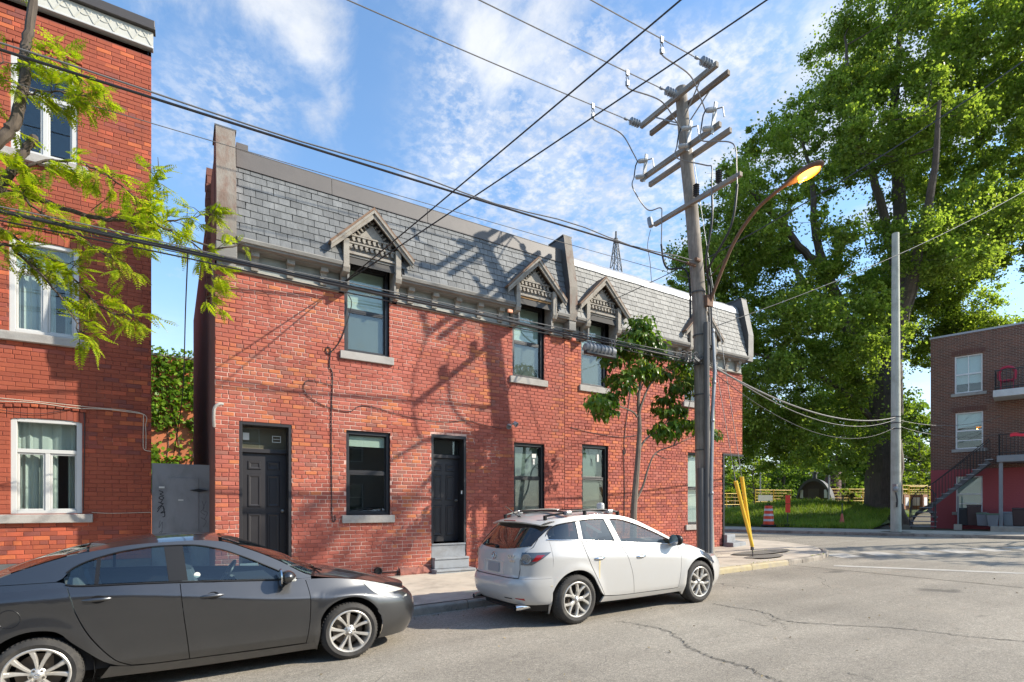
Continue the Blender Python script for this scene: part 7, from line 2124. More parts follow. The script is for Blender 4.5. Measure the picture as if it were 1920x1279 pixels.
# ---- young street tree before the house
ST = (8.85, 9.0, gz(8.85) + .12)
small = [([(8.84, 9, .2), (8.85, 9.0, 1.6), (8.98, 9.0, 2.83), (9.03, 9.0, 3.57), (9.0, 9.0, 4.18), (9.10, 9.0, 4.93), (9.08, 9.0, 5.6)], .085, .012),
         ([(8.96, 9, 3.78), (8.8, 9.02, 3.91), (8.23, 9.05, 4.02), (7.76, 9.08, 4.08)], .028, .008), ([(9.0, 9, 3.8), (9.06, 8.95, 4.1), (9.3, 8.9, 4.58), (9.75, 8.85, 4.9)], .04, .01),
         ([(8.97, 9, 2.9), (9.1, 9, 3.15), (9.3, 9.0, 3.34), (9.75, 8.95, 3.62), (10.0, 8.9, 4.0)], .035, .009), ([(8.9, 9, 1.85), (9.12, 8.98, 2.2), (9.25, 8.95, 2.59), (9.48, 8.92, 2.98), (10.11, 8.9, 3.2), (10.87, 8.9, 3.5)], .032, .008),
         ([(9.02, 9, 4.2), (8.85, 9.08, 4.6), (8.71, 9.12, 4.88), (8.63, 9.15, 5.35)], .028, .007), ([(9.1, 9, 4.9), (9.43, 9.1, 5.28), (9.48, 9.1, 5.79), (9.75, 9.1, 6.15)], .018, .004), ([(9.47, 9.1, 5.7), (9.42, 9.1, 5.95)], .008, .003),
         ([(9.48, 8.92, 2.95), (9.8, 8.9, 2.85), (10.0, 8.88, 2.9)], .014, .004), ([(10.05, 8.9, 3.18), (10.4, 8.85, 3.8), (10.6, 8.8, 4.5), (10.9, 8.8, 5.0)], .018, .005), ([(9.05, 9, 4.4), (9.4, 9.1, 4.8), (9.9, 9.15, 5.0)], .02, .005), ([(9.09, 9, 5.1), (8.8, 9, 5.4)], .012, .004)]
cl = [(9.05, 5.78), (8.8, 5.56), (8.47, 5.32), (8.25, 5.05), (8.71, 5.24), (9.13, 5.55), (9.4, 5.45), (8.88, 4.9), (8.55, 4.65), (8.39, 4.41), (7.95, 4.13), (7.6, 3.95), (8.15, 3.88), (8.63, 4.68), (9.48, 4.98), (9.75, 4.89), (10.3, 5.2), (10.8, 5.08), (10.49, 4.79), (10.11, 4.55), (11.0, 4.84), (9.75, 4.0), (9.9, 3.66), (9.66, 3.52), (10.11, 3.48), (10.55, 3.8), (11.0, 3.72), (11.2, 3.5), (10.2, 4.05), (9.3, 4.83), (9.6, 5.3), (9.0, 5.95), (10.0, 4.3), (8.3, 4.15)]
stt = thing('street_tree', 'young slender street tree with glossy dark leaves between the white car and the house', 'tree', ST)
mb = MB()
for pts, a, b in small:
    P = smoothpath(pts, 5); mb.tube(P, [a + (b - a) * i / (len(P) - 1) for i in range(len(P))], 8 if a > .05 else 5)
for x, z in cl:
    c = Vector((x, 9 + rnd.uniform(-.25, .25), z))
    A = min((p for pts, a, b in small for p in smoothpath(pts, 5)), key=lambda p: (p - c).length)
    mb.tube([A, A.lerp(c, .5) + Vector((0, 0, .03)), c], [.009, .007, .004], 4)
mb.build('trunk', M_barks, stt, smooth=True)
lm = []
for k in range(4):
    mb = MB(); L_ = .125; w = .042 + .006 * k
    v = [(0, 0, 0), (L_ * .35, w, .012), (L_ * .35, 0, -.004), (L_ * .35, -w, .012), (L_ * .7, w * .72, -.010), (L_ * .7, 0, -.022), (L_ * .7, -w * .72, -.010), (L_ * 1.05, 0, -.06 - .01 * k)]
    mb.add(v, [(0, 2, 1), (0, 3, 2), (1, 2, 5, 4), (2, 3, 6, 5), (4, 5, 7), (5, 6, 7)]); lm.append(mb)
lme = [q.mesh('leaf', M_leafsm, True, recalc=False) for q in lm]; lmy = [q.mesh('leaf', M_leafpale, True, recalc=False) for q in lm]
leaves = []
for x, z in cl:
    c = Vector((x, 9 + rnd.uniform(-.22, .22), z)); n = 82
    for i in range(n):
        d = Vector((rnd.gauss(0, 1), rnd.gauss(0, 1), rnd.gauss(0, .7))).normalized()
        p = c + Vector((d.x * .31, d.y * .29, d.z * .19)) * rnd.uniform(.35, 1.05)
        az = math.atan2(d.y, d.x) + rnd.uniform(-.8, .8)
        m_ = Matrix.Translation(p) @ Euler((rnd.uniform(-.5, .5), rnd.uniform(.1, 1.15), az)).to_matrix().to_4x4() @ Matrix.Scale(rnd.uniform(.7, 1.25), 4)
        leaves.append((m_, rnd.randrange(4), d.z > .45 and rnd.random() < .6))  # cluster tops take the paler leaf: sunlight put into the colour
leaves.sort(key=lambda q: (q[0].translation - CAM).length)
def place_leaves(par, leaves, meshes, budget, src, mats, name='foliage'):
    inv = root_inv(par)
    for m_, k, y in leaves[:budget]:
        o = bpy.data.objects.new('leaf', meshes[1 if y else 0][k]); COL.objects.link(o); o.parent = par; o.matrix_parent_inverse = inv; o.matrix_basis = m_
    mb = MB()
    for m_, k, y in leaves[budget:]:
        mb.add([tuple(m_ @ Vector(v)) for v in src[k].v], src[k].f, 1 if y else 0)
    if mb.v: mb.build(name, mats, par, smooth=True, kind='stuff', recalc=False)
place_leaves(stt, leaves, (lme, lmy), 300, lm, [M_leafsm, M_leafpale])

# ---- honey locust at the left edge: only its branches reach into view
lt = thing('locust_tree', 'honey locust branches with bright yellow green feathery leaves hanging in from the left', 'tree', (-2.9, 8.75, .05))
lp = {'A': [(-2.5, 8.8, 4.6), (-2.14, 8.9, 5.69), (-1.85, 8.9, 6.23), (-1.72, 8.9, 6.5), (-1.63, 8.9, 6.98), (-1.62, 8.9, 7.39), (-1.57, 8.9, 7.81), (-1.51, 8.9, 8.5)],
      'B': [(-2.5, 8.8, 4.4), (-2.14, 8.9, 5.12), (-1.85, 8.9, 5.65), (-1.68, 8.9, 6.04), (-1.53, 8.9, 6.36)],
      'C': [(-2.5, 8.8, 4.9), (-2.11, 9.0, 5.39), (-1.92, 9.1, 5.66), (-1.61, 9.2, 5.73), (-1.23, 9.2, 5.68), (-.83, 9.2, 5.67), (-.42, 9.2, 5.80), (-.22, 9.2, 5.74), (.04, 9.2, 5.69), (.5, 9.2, 5.6), (.85, 9.2, 5.78)],
      'D': [(-1.66, 8.9, 7.4), (-1.45, 8.9, 7.42), (-1.25, 8.9, 7.41), (-.9, 8.9, 7.15)], 'D2': [(-1.66, 8.9, 6.85), (-1.4, 8.85, 6.97), (-1.14, 8.8, 7.01), (-.83, 8.8, 7.06)],
      'E': [(-1.78, 8.9, 5.86), (-1.47, 8.9, 6.09), (-1.1, 9.0, 6.25), (-.82, 9.0, 6.17), (-.52, 9.0, 5.97), (-.45, 9.0, 5.63)],
      'F': [(-2.4, 8.8, 4.9), (-1.85, 8.9, 5.13), (-1.56, 8.9, 4.94), (-1.25, 8.9, 4.81), (-.97, 8.9, 4.46), (-.72, 8.9, 4.3), (-.42, 8.9, 4.36)],
      'G': [(-.43, 9.2, 5.84), (-.32, 9.3, 6.18), (-.29, 9.3, 6.57)], 'H': [(-.23, 9.3, 5.83), (.11, 9.4, 6.04), (.46, 9.4, 6.24)], 'I': [(.04, 9.3, 5.74), (.34, 9.3, 5.51), (.46, 9.3, 5.14), (.36, 9.3, 4.85)],
      'J': [(-2.4, 8.7, 4.6), (-1.83, 8.8, 4.9), (-1.64, 8.8, 4.82), (-1.34, 8.8, 4.49), (-1.13, 8.8, 4.12), (-1.07, 8.8, 3.9)],
      'K': [(-1.8, 8.9, 5.72), (-1.5, 8.85, 5.45), (-1.15, 8.8, 5.25), (-.85, 8.8, 5.05), (-.6, 8.8, 4.95)], 'M': [(-2.3, 8.8, 6.3), (-1.95, 8.8, 7.0), (-1.7, 8.8, 7.15)], 'N': [(-.6, 9.1, 5.72), (-.5, 9.0, 5.5), (-.62, 9.0, 5.3)]}
lr = {'A': (.072, .045), 'B': (.06, .045), 'C': (.045, .010), 'E': (.02, .005), 'F': (.025, .005), 'J': (.025, .005), 'K': (.016, .004)}
mb = MB(); mb.tube(smoothpath([(-2.9, 8.75, -.1), (-2.85, 8.75, 1.5), (-2.7, 8.75, 3.2), (-2.5, 8.8, 4.6)], 5), [.19 - .006 * i for i in range(16)], 10)
tw = []
for k, pts in lp.items():
    a, b = lr.get(k, (.014, .004)); P = smoothpath(pts, 6); P = [p + Vector((rnd.uniform(-1, 1), rnd.uniform(-1, 1), rnd.uniform(-1, 1))) * .014 for p in P]
    mb.tube(P, [a + (b - a) * i / (len(P) - 1) for i in range(len(P))], 8)
    for i, p in enumerate(P):
        if p.x < -2.15: continue
        n_ = {'A': .25, 'B': .1, 'C': .42}.get(k, 1.0)
        if k == 'C' and p.x < -1.0: n_ = .25
        if k == 'A' and p.z > 7.5: n_ = .1
        for _ in range((rnd.random() < n_ * .85) + (rnd.random() < n_ * .42)):
            d = Vector((rnd.uniform(-.25, .9), rnd.uniform(-.8, .6), rnd.uniform(-.6, .4))).normalized() * rnd.uniform(.12, .30)
            q = p + d; tw.append((p, q)); mb.tube([p, p.lerp(q, .5) + Vector((0, 0, .03)), q], [.006, .004, .002], 4)
mb.tube([(-1.0, 9.15, 5.72), (-.8, 9.12, 5.95), (-.72, 9.1, 6.2)], [.006, .004, .002], 4); mb.tube([(-.31, 9.3, 6.3), (-.24, 9.3, 6.62), (-.25, 9.3, 6.78)], [.010, .006, .003], 4)
mb.build('trunk', M_barkl, lt, smooth=True)
def compound(nl, L_, k):
    mb = MB(); n = nl
    P = [Vector((L_ * i / n, 0, -.0 - .16 * L_ * (i / n) ** 2)) for i in range(n + 1)]
    mb.tube([P[0], P[n // 2], P[n]], [.0022, .0018, .001], 3)
    for i in range(1, n + 1):
        u = i / n; ll = L_ * (.25 if u < .85 else .20) * (.7 + .6 * math.sin(math.pi * min(1, u + .1)))
        for s_ in (-1, 1):
            d = Vector((.55, s_, -.12 - .1 * k)).normalized(); b = P[i]; t_ = b + d * ll; m_ = b + d * ll * .5; w = Vector((1, -s_ * .55, 0)).normalized() * ll * .21
            mb.add([b, m_ + w + Vector((0, 0, .004)), t_, m_ - w + Vector((0, 0, .004))], [(0, 1, 2, 3)])
    return mb
cm = [compound(7, .22, 0), compound(6, .19, 1), compound(8, .25, 1), compound(6, .16, 0)]
cme = [q.mesh('leaf', M_leafloc, False, recalc=False) for q in cm]
lv = []
for p, q in tw:
    n = rnd.randint(4, 6)
    for i in range(n):
        u = rnd.uniform(.25, 1.05); b = p.lerp(q, u); d = (q - p).normalized() + Vector((rnd.uniform(-.9, .9), rnd.uniform(-.9, .9), rnd.uniform(-.8, .35))); d.normalize()
        az = math.atan2(d.y, d.x); el = math.asin(d.z)
        m_ = Matrix.Translation(b) @ Euler((rnd.uniform(-.7, .7), -el, az)).to_matrix().to_4x4() @ Matrix.Scale(rnd.uniform(.65, 1.1), 4)
        lv.append((m_, rnd.randrange(4), False))
rnd.shuffle(lv)
place_leaves(lt, lv, (cme, cme), 300, cm, [M_leafloc])

# ---- ivy on the rear wall
iv = thing('ivy', 'green ivy climbing the wall at the back of the alley', 'ivy', (0, 34.1, 3))
pts = []
while len(pts) < 5200:
    x = rnd.uniform(-4, 3.5); z = rnd.uniform(2.4, 10.1)
    bare = math.sin(x * 2.1 + 1.0) * .5 + math.sin(z * 1.7 + x) * .6
    if 4.4 < z < 6.9 and bare > -.1 and rnd.random() < .9: continue
    if z < 4.3 and x > .1 and rnd.random() < .8: continue
    if z > 9.6 and rnd.random() < .5: continue
    pts.append((x, 34.12 - rnd.random() ** 2 * .4, z))
v, q = leaf_quads(pts, .24, .1, .85, .8)
link('foliage', big_mesh('foliage', v, q, M_ivy), iv)
mb = MB()
for k in range(9):
    x = -3 + k * .7; mb.tube(smoothpath([(x, 34.16, .0), (x + rnd.uniform(-.2, .2), 34.16, 2.5), (x + rnd.uniform(-.5, .5), 34.16, 5), (x + rnd.uniform(-.6, .6), 34.16, 9.3)], 5), .02, 4)
mb.build('stem', M_bark, iv)
# ---- sparse tall tree across the street, past the right edge; it dapples the wall foot and the crossing
sh = thing('street_tree', 'tall sparse street tree on the far side of the road, past the right edge', 'tree', (30.0, 3.2, .6))
def spot(w, tt): return Vector(w) + Vector((SUN_AZ[0], SUN_AZ[1], math.tan(SUN_EL))) * tt
lobs = []
for w, tt, r_ in (((2.3, 11.3, 1.7), 24, .35), ((2.7, 11.3, 1.2), 24.5, .5), ((3.2, 11.3, .5), 25, .6), ((4.1, 11.3, 1.7), 24, .35), ((4.4, 11.3, 1.0), 24.6, .5), ((3.8, 11.3, .45), 25.2, .4), ((3.55, 11.3, 1.9), 24, .25), ((2.2, 11.3, .8), 24.2, .3),
                  ((16.5, 7.2, .3), 10, .9), ((18.2, 6.2, .3), 9.5, 1.0), ((19.8, 7.6, .4), 8, 1.0), ((15.2, 8.8, .3), 11, .7), ((20.5, 4.5, .4), 7, 1.1), ((18.0, 9.0, .3), 9, .8), ((16.8, 5.0, .3), 10, .7), ((22, 6, .4), 6, 1.0)):
    lobs.append((tuple(spot(w, tt)), r_))
mb = MB(); tp = smoothpath([(30.0, 3.2, .5), (29.8, 3.0, 4), (28.4, 1.6, 9), (25.5, -1.2, 14), (23.0, -3.3, 18)], 6); mb.tube(tp, [.17 - .006 * i for i in range(len(tp))], 8)
for c, r_ in lobs:
    a = min(tp, key=lambda p: (p - Vector(c)).length); mb.tube([a, a.lerp(Vector(c), .5) + Vector((0, 0, .2)), c], [.05, .03, .015], 5)
mb.build('trunk', M_bark, sh, smooth=True)
cs = np.concatenate([ball(int(190 * r_ * r_) + 48, c, r_, .2) for c, r_ in lobs]); v, q = leaf_quads(cs, .2, .3, .7); link('crown', big_mesh('crown', v, q, M_leafbig), sh)

# ---- the green: mound, lawn and grass
def mound(x, y):
    r_ = (x - 32.2) * .85 - (y - 19.0) * .527; d = (x - 32.2) * .527 + (y - 19.0) * .85
    m_ = 1.18 * math.exp(-(r_ / 4.6) ** 2 - (d / 3.2) ** 2) + .55 * math.exp(-((r_ - 6) / 4) ** 2 - ((d + .5) / 3.5) ** 2) + .40 * math.exp(-((r_ + 7) / 4) ** 2 - ((d - 2) / 5) ** 2)
    far = max(0, d - 4) * .016
    return gz(x) + .07 + m_ + min(.7, far) + .03 * math.sin(x * 1.9) * math.sin(y * 2.3)
def lawn_xy(s, d):
    y0 = 12.6 + s; return KX(y0) + 3.15 / .957 + d * .957, y0 + d * .29
M_lawn = pbr('lawn', (.10, .14, .03), .95, var=.35, scale=3, bump=.6, bscale=30, dirt=(.13, .10, .06), dscale=.8, damt=.5)
rows = []
for s in [0, .6, 1.2, 2, 3, 4, 5, 6, 7, 8, 9, 10, 11, 12, 14, 16, 20, 26, 34, 45, 60]:
    rr = []
    for d in [0, .4, 1, 2, 3, 4, 5, 6, 7, 8, 9, 10, 11, 12, 14, 17, 21, 26, 32, 40, 55, 75]:
        x, y = lawn_xy(s, d); e = min(1, d / .6) * min(1, s / .6); rr.append((x, y, (gz(x) + .10) * (1 - e) + mound(x, y) * e))
    rows.append(rr)
mb = MB(); mb.grid(rows); mb.build('lawn', M_lawn, smooth=True, kind='structure')
n = 60000; S = rng.random(n) ** 1.3 * 16; D = rng.random(n) ** 1.2 * 17
pv_ = []; 
for s, d in zip(S, D):
    x, y = lawn_xy(s, d)
    if (x - BT[0]) ** 2 + (y - BT[1]) ** 2 < 1.6: continue
    pv_.append((x, y, mound(x, y) - .02))
pv_ = np.array(pv_); n = len(pv_); a = rng.random(n) * 6.28; h = rng.uniform(.10, .34, n); w = rng.uniform(.012, .028, n)
dx = np.cos(a) * w; dy = np.sin(a) * w; ln = rng.normal(0, .10, (n, 2))
v = np.empty((n, 3, 3)); v[:, 0] = pv_ - np.stack([dx, dy, np.zeros(n)], 1); v[:, 1] = pv_ + np.stack([dx, dy, np.zeros(n)], 1); v[:, 2] = pv_ + np.stack([ln[:, 0], ln[:, 1], h], 1)
link('grass', big_mesh('grass', v.reshape(-1, 3), np.arange(3 * n).reshape(n, 3), M_grass), kind='stuff')
# weeds at the yellow kerb
pw = [(9.95 + rnd.uniform(-.25, .25), 7.98 + rnd.uniform(-.05, .25), gz(9.95) + .15) for _ in range(140)]
v, q = leaf_quads(pw, .07, .3, .35); link('weeds', big_mesh('weeds', v, q, M_grass), kind='stuff')

# ---- the far wood that closes the view, one mass of leaves
n = 26000
fx_ = rng.uniform(-1, 1, n); ux = fx_ * 75 + 62; dd = rng.uniform(0, 10, n)
hh = 6.5 + 2.5 * np.sin(ux * .13) + 1.8 * np.sin(ux * .31 + 1) + 1.2 * np.sin(ux * .77 + 2)
zz_ = 1.0 + hh * rng.random(n) ** .8
pp_ = np.stack([ux * .85 + (95 + dd) * .527, -ux * .527 + (95 + dd) * .85, zz_], 1)
v, q = leaf_quads(pp_, .95, .3, .8); link('far_wood', big_mesh('far_wood', v, q, M_leafbg), kind='stuff')

# fallen leaves, grit and weeds in the joints of the pavement and along the gutter
pw = [(rnd.uniform(-4, 12), 7.72 + rnd.gauss(0, .10), 0) for _ in range(260)] + [(rnd.uniform(0, 14), rnd.uniform(3, 7.6), 0) for _ in range(160)]
pw = [(x, y, gz(x) + (.012 if y < 7.8 else .135)) for x, y, _ in pw]
v, q = leaf_quads(pw, .035, 1.5, .7); link('fallen_leaves', big_mesh('fallen_leaves', v, q, pbr('dry_leaf_litter', (.22, .17, .09), .9, rv=.5)), kind='stuff')
pw = [(x, y, gz(x) + .14) for x, y in [(rnd.uniform(2, 15), rnd.choice((7.97, 9.585, 11.25)) + rnd.gauss(0, .02)) for _ in range(420)] if math.sin(x * 2.7) > .2]
v, q = leaf_quads(pw, .05, .2, .3); link('weeds', big_mesh('weeds', v, q, M_grass), kind='stuff')

# ================================================================== things on and round the green
M_orange = pbr('traffic_orange', (.72, .075, .025), .5, var=.08); M_refl = pbr('reflective_white', (.62, .62, .62), .4, var=.05); M_rub = pbr('black_rubber', (.02, .02, .02), .8)
M_ored = pbr('sign_red', (.80, .05, .02), .5, var=.04); M_yelf = pbr('yellow_fence_paint', (.72, .45, .02), .5, var=.1); M_orf = pbr('orange_fence_mesh', (.55, .17, .03), .6)
def gp(x, y): return gz(x) + .127
b = (26.2, 16.85); z = gp(*b)
tb = thing('traffic_barrel', 'orange and white striped traffic barrel on the far pavement', 'traffic barrel', (b[0], b[1], z))
mb = MB(); mb.lathe([(.0, .02), (.36, .02), (.37, .08), (.32, .11), (.0, .11)], (*b, z), n=20); mb.build('base', M_rub, tb, smooth=True, angle=30)
zz = .11
for k, (h_, r0_, r1_, m_) in enumerate(((.17, .265, .255, 0), (.12, .25, .245, 1), (.15, .245, .235, 0), (.12, .23, .225, 1), (.15, .225, .215, 0), (.12, .21, .205, 1), (.15, .205, .185, 0))):
    mb = MB(); mb.lathe([(r0_ - .01, zz), (r0_, zz + .01), (r1_, zz + h_ - .008), (r1_ - .012, zz + h_)], (*b, z), n=24); mb.build('band', M_orange if not m_ else M_refl, tb, smooth=True, angle=30); zz += h_
mb = MB(); mb.lathe([(.175, zz), (.17, zz + .02), (.0, zz + .03)], (*b, z), n=20); mb.tube(smoothpath([(b[0] - .1, b[1], z + zz), (b[0] - .08, b[1], z + zz + .1), (b[0] + .08, b[1], z + zz + .1), (b[0] + .1, b[1], z + zz)], 4), .02, 6); mb.build('handle', M_rub, tb, smooth=True)
b = (27.0, 16.3); z = gp(*b)
sg = thing('road_sign', 'slim stand with two bright red panels one above the other beside the barrel', 'sign', (b[0], b[1], z))
mb = MB(); mb.box(b[0] - .45, b[0] + .45, b[1] - .30, b[1] + .30, z, z + .12); mb.build('base', M_rub, sg, bevel=.03)
mb = MB(); mb.tube([(b[0], b[1], z + .1), (b[0], b[1], z + 1.65)], .025, 6); mb.build('post', M_dkmetal, sg)
fdir = Vector((-.62, -.78, 0)); sdr = Vector((.78, -.62, 0))
for z0_, z1_ in ((.72, 1.16), (1.19, 1.63)):
    mb = MB(); c = Vector((*b, z + (z0_ + z1_) / 2)); mb.beam(c - Vector((0, 0, (z1_ - z0_) / 2)) + fdir * .035, c + Vector((0, 0, (z1_ - z0_) / 2)) + fdir * .035, .24, .02, tuple(fdir)); mb.build('panel', M_ored, sg)
def cone(x, y, z, lab, pole=True, mat=M_orange):
    c = thing('traffic_cone', lab, 'traffic cone', (x, y, z), 'traffic cones by the green')
    mb = MB(); mb.box(x - .18, x + .18, y - .18, y + .18, z, z + .03); mb.build('base', mat, c, bevel=.01)
    mb = MB(); mb.lathe([(.14, .03), (.10, .25), (.07, .42), (.04, .62), (.0, .63)], (x, y, z), n=16); mb.build('body', mat, c, smooth=True, angle=30)
    mb = MB(); mb.lathe([(.0985, .27), (.079, .38)], (x, y, z), n=16); mb.build('stripe', M_refl, c) if pole != 2 else None
    if pole: mb = MB(); mb.tube([(x, y, z + .6), (x + .01, y, z + 1.15)], .022, 5); mb.build('stick', M_dkmetal, c)
cone(29.3, 14.75, gz(29.3) + .12, 'faded orange traffic cone with a dark stick at the edge of the grass', 2, pbr('faded_orange', (.55, .13, .08), .6))
cone(30.0, 12.6, gz(30) + .12, 'bright orange traffic cone with a dark stick beside the outside stair', 1)
def fence(p, q, z0_, h, lab, mat, n=14, rails=4, mesh2=None):
    p = Vector((*p, z0_)); q = Vector((*q, z0_)); f = thing('site_fence', lab, 'fence', tuple(p), 'fences round the building site')
    for u in (0, .5, 1):
        mb = MB(); c = p.lerp(q, u); mb.tube([c - Vector((0, 0, .8)), c + Vector((0, 0, h + .05))], .035, 6); mb.build('post', mat, f)
    for k in range(rails):
        mb = MB(); zz = Vector((0, 0, .08 + (h - .1) * k / (rails - 1))); mb.tube([p + zz, q + zz], .028 if k in (0, rails - 1) else .015, 5); mb.build('rail', mat, f)
    mb = MB()
    for k in range(1, n): c = p.lerp(q, k / n); mb.tube([c + Vector((0, 0, .08)), c + Vector((0, 0, h))], .012, 4)
    mb.build('bars', mesh2 or mat, f)
fence((37.2, 25.0), (40.6, 24.2), 1.95, 1.0, 'yellow mesh fence panel left of the barrel hut', M_yelf, 22, 5)
fence((36.4, 28.6), (40.4, 28.2), 1.75, 1.0, 'yellow fence panel farther left behind the guy wires', M_yelf, 16, 4)
fence((44.2, 23.6), (48.4, 21.9), 2.05, 1.05, 'orange and yellow fence panel right of the barrel hut', M_yelf, 30, 5, M_orf)
fence((48.8, 22.9), (53.0, 21.3), 2.1, 1.05, 'yellow fence panel just left of the cottonwood trunk', M_yelf, 18, 4)
fence((50.5, 20.2), (55.5, 17.9), 1.55, 1.75, 'tall yellow fence between the far pole and the dark brick building', M_yelf, 24, 5)
fence((52.8, 21.6), (58, 19.6), 2.3, 1.2, 'farther yellow fence seen over the tall one', M_yelf, 20, 4)
# barrel-shaped hut with a chimney
hx, hy = 42.0, 23.2; hz = 2.25
hut = thing('barrel_hut', 'dark barrel shaped hut with a chimney behind the grass mound', 'hut', (hx, hy, hz))
M_hut = pbr('dark_stained_wood', (.035, .022, .017), .5, var=.3, scale=8); M_shing = pbr('hut_shingle', (.10, .095, .09), .6, var=.35, scale=14)
ax = Vector((.85, .35, 0)).normalized(); sx_ = Vector((ax.y, -ax.x, 0)); c0 = Vector((hx, hy, hz - .55))
def arcs(r_, d, n=18): return [c0 + ax * d + sx_ * (r_ * math.cos(math.pi * k / n)) + Vector((0, 0, 2.15 / 1.25 * r_ * math.sin(math.pi * k / n))) for k in range(n + 1)]
mb = MB(); mb.grid([[tuple(p) for p in arcs(1.25, -.6)], [tuple(p) for p in arcs(1.25, 2.2)]]); mb.build('shell', M_shing, hut, smooth=True)
mb = MB(); mb.add([tuple(p) for p in arcs(1.22, -.45)], [tuple(range(19))]); mb.build('front', M_hut, hut)
mb = MB(); a1 = arcs(1.25, -.62); a2 = arcs(1.12, -.62); mb.grid([[tuple(p) for p in a1], [tuple(p) for p in a2]]); mb.build('rim', M_dkmetal, hut)
for s_ in (-1, 1):
    mb = MB(); c = c0 + ax * -.47 + sx_ * (.82 * s_) + Vector((0, 0, .95)); mb.beam(c - Vector((0, 0, .32)), c + Vector((0, 0, .32)), .22, .02, tuple(ax)); mb.build('window', M_refl if s_ < 0 else M_winw, hut, bevel=.02)
mb = MB(); c = c0 + ax * -.47 + Vector((0, 0, .8)); mb.beam(c - Vector((0, 0, .8)), c + Vector((0, 0, .55)), .75, .03, tuple(ax)); mb.build('door', pbr('hut_door', (.06, .045, .035), .5), hut)
mb = MB(); mb.lathe([(.16, 0), (.16, .5), (.24, .5), (.24, .62), (.0, .68)], c0 + ax * .2 + Vector((0, 0, 2.05)), n=14); mb.build('chimney', M_dkmetal, hut, smooth=True, angle=30)
tk = thing('tank', 'tall rusty maroon cylinder standing behind the barrel hut', 'tank', (47.6, 24.7, 2)); mb = MB(); mb.lathe([(.0, 0), (.62, 0), (.62, 2.5), (.58, 2.58), (.0, 2.6)], (47.6, 24.7, 2.05), n=20)
mb.build('drum', pbr('maroon_rust', (.085, .035, .03), .7, var=.3, scale=5), tk, smooth=True, angle=30)
for (x, y, z0_, z1_, r_, lab) in ((39.0, 20.5, 1.2, 4.5, .055, 'pale grey post standing in front of the rusty tank'), (41.3, 27.3, 1.4, 4.4, .05, 'pale grey post behind the left yellow fence'), (47.8, 21.6, 1.5, 3.4, .05, 'thin dark pole at the right end of the orange fence')):
    ps = thing('post', lab, 'post', (x, y, z0_)); mb = MB(); mb.tube([(x, y, z0_), (x, y, z1_)], [r_ * 1.2, r_], 8); mb.build('shaft', M_galv if 'grey' in lab else M_dkmetal, ps); mb = MB(); mb.lathe([(.0, 0), (r_ * 1.8, .0), (r_ * 1.8, .1), (.0, .14)], (x, y, z1_), n=8); mb.build('cap', M_galv, ps)
for k, (x, y) in enumerate(((45.6, 18.8), (46.8, 18.1))):
    cr = thing('hive_box', ['left brown box with a white panel behind the far pole', 'right brown box with a white panel behind the far pole'][k], 'box', (x, y, 1.6), 'brown boxes by the yellow fence')
    mb = MB(); mb.box(x - .45, x + .45, y - .4, y + .4, 1.45, 2.55); mb.build('body', pbr('box_brown_%d' % k, (.22, .10, .05), .7, var=.2), cr, bevel=.02); mb = MB(); c = Vector((x, y, 2.05)) + Vector((-.66, -.46, 0)) * .68
    mb = MB(); mb.box(x - .47, x - .455, y - .25, y + .25, 1.75, 2.35); mb.box(x - .25, x + .25, y - .42, y - .405, 1.75, 2.35); mb.build('panel', M_refl, cr)
bd = thing('notice_board', 'small white tilted board in front of the left yellow fence', 'board', (36.9, 24.0, 1.7)); mb = MB(); mb.beam((36.5, 24.3, 2.30), (37.5, 23.8, 2.30), .03, .45); mb.build('board', M_refl, bd)
mb = MB(); mb.tube([(36.7, 24.25, 1.2), (36.7, 24.25, 2.2)], .03, 5); mb.tube([(37.3, 23.95, 1.2), (37.3, 23.95, 2.2)], .03, 5); mb.build('leg', M_dkmetal, bd)
# bins under the stair of the dark building
M_bing = pbr('grey_bin', (.20, .21, .22), .6, var=.08); M_lidg = pbr('green_lid', (.10, .14, .085), .6); M_binb = pbr('brown_bin', (.060, .032, .028), .6, var=.1); M_bind = pbr('black_bin', (.02, .02, .022), .6)
def wheelie(t_, d, h, w, mat, lid, lab, tap=.82):
    c = Vector(RP(t_, d, 0)); z = gz(c.x) + .12; bnn = thing('bin', lab, 'bin', (c.x, c.y, z), 'bins by the dark brick building')
    def q(a, b_, zz, s_): return tuple(Vector(RP(t_ + a * w / 2 * s_, d + b_ * w / 2 * s_, z + zz)))
    mb = MB(); v = [q(a, b_, 0.03, tap) for a, b_ in ((-1, -1), (1, -1), (1, 1), (-1, 1))] + [q(a, b_, h, 1) for a, b_ in ((-1, -1), (1, -1), (1, 1), (-1, 1))]
    mb.add(v, [(0, 1, 2, 3), (4, 5, 6, 7), (0, 1, 5, 4), (1, 2, 6, 5), (2, 3, 7, 6), (3, 0, 4, 7)]); mb.build('body', mat, bnn, bevel=.03)
    mb = MB(); v = [q(a, b_, h + .004, 1.08) for a, b_ in ((-1, -1), (1, -1), (1, 1), (-1, 1))] + [q(a, b_, h + .07, .98) for a, b_ in ((-1, -1), (1, -1), (1, 1), (-1, 1))]
    mb.add(v, [(0, 1, 2, 3), (4, 5, 6, 7), (0, 1, 5, 4), (1, 2, 6, 5), (2, 3, 7, 6), (3, 0, 4, 7)]); mb.build('lid', lid, bnn, bevel=.01)
wheelie(1.35, .65, .80, .46, M_bind, M_bind, 'black bin nearest the stair post')
wheelie(1.72, .70, .95, .50, M_binb, M_binb, 'tall dark brown bin left of the first grey bin')
wheelie(2.05, 1.0, .58, .44, M_bing, M_lidg, 'grey bin with green lid next to the dark brown bin')
wheelie(2.42, 1.35, .56, .42, M_bing, M_lidg, 'grey bin with green lid next to the balcony post', .75)
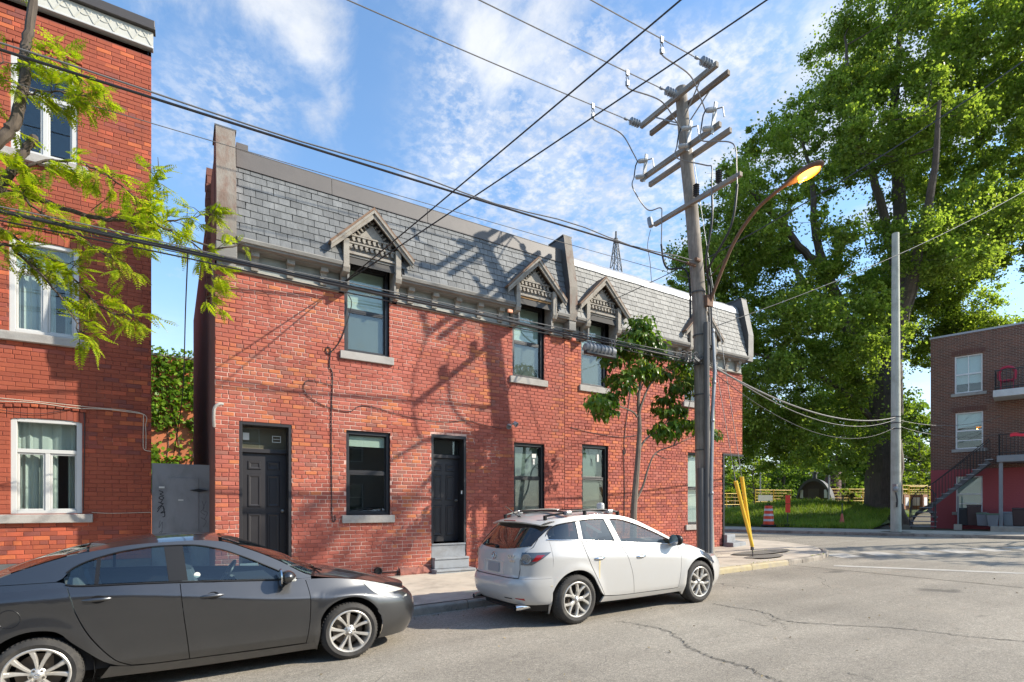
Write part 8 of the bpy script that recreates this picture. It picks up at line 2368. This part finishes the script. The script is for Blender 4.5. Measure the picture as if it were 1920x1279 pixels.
wheelie(2.95, .60, .62, .44, M_bing, M_bing, 'plain grey bin on the porch slab behind the balcony post')
wheelie(3.30, .60, .80, .50, M_binb, M_binb, 'brown bin on the porch slab at the right edge')
# chair on the upper balcony, red cloth on the rail below
ch = thing('chair', 'pink red plastic chair on the top balcony of the dark brick building', 'chair', RP(2.9, .85, 7.06)); M_pink = pbr('pink_plastic', (.45, .02, .06), .5)
def q(a, b_, c_): return RP(2.9 + a, .85 + b_, 7.06 + c_)
mb = MB(); mb.add([q(-.25, -.25, .42), q(.25, -.25, .42), q(.25, .25, .42), q(-.25, .25, .42), q(-.25, -.25, .46), q(.25, -.25, .46), q(.25, .25, .46), q(-.25, .25, .46)], [(0, 1, 2, 3), (4, 5, 6, 7), (0, 1, 5, 4), (1, 2, 6, 5), (2, 3, 7, 6), (3, 0, 4, 7)]); mb.build('seat', M_pink, ch)
mb = MB(); mb.tube(smoothpath([q(-.25, .25, .44), q(-.27, .28, .8), q(-.12, .30, 1.0), q(.12, .30, 1.0), q(.27, .28, .8), q(.25, .25, .44)], 5), .06, 6); mb.build('backrest', M_pink, ch, smooth=True)
for a, b_ in ((-.22, -.22), (.22, -.22), (.22, .22), (-.22, .22)):
    mb = MB(); mb.tube([q(a, b_, 0), q(a, b_, .42)], .02, 5); mb.build('leg', M_pink, ch)
cl_ = MB(); cl_.grid([[RP(3.0 + .75 * k / 8, 1.30 + .045 * s_, 5.03 - .16 * abs(s_) + .02 * math.sin(k)) for k in range(9)] for s_ in (-1, -.5, 0, .5, 1)])
cl_.build('cloth', pbr('red_cloth', (.75, .03, .05), .8), None, label='bright red cloth hung over the lower balcony rail', cat='cloth')
# lattice mast far behind the roof
tw_ = thing('lattice_tower', 'distant grey lattice mast rising behind the silver roof edge', 'mast', (82.9, 89.8, 1.2)); M_mast = pbr('mast_steel', (.16, .165, .17), .6)
mb = MB(); base = Vector((82.9, 89.8, 1)); H_ = 60.3
def leg(k, z): 
    r_ = .35 + (H_ - z) * (.145 if z > 45 else .1) ; a = R(45 + 90 * k + 20); return base + Vector((math.cos(a) * r_, math.sin(a) * r_, z))
zs_ = [0, 10, 20, 28, 35, 41, 46, 50, 53, 56, 58.5, H_]
for k in range(4):
    mb.tube([leg(k, z) for z in zs_], .13, 4)
    for z0_, z1_ in zip(zs_, zs_[1:]): mb.tube([leg(k, z0_), leg((k + 1) % 4, z1_)], .07, 4); mb.tube([leg((k + 1) % 4, z0_), leg(k, z1_)], .07, 4); mb.tube([leg(k, z1_), leg((k + 1) % 4, z1_)], .06, 4)
mb.build('frame', M_mast, tw_); mb = MB(); mb.tube([base + Vector((0, 0, H_ - 1)), base + Vector((0, 0, H_ + 1.5))], .22, 6); mb.build('tip', M_mast, tw_)
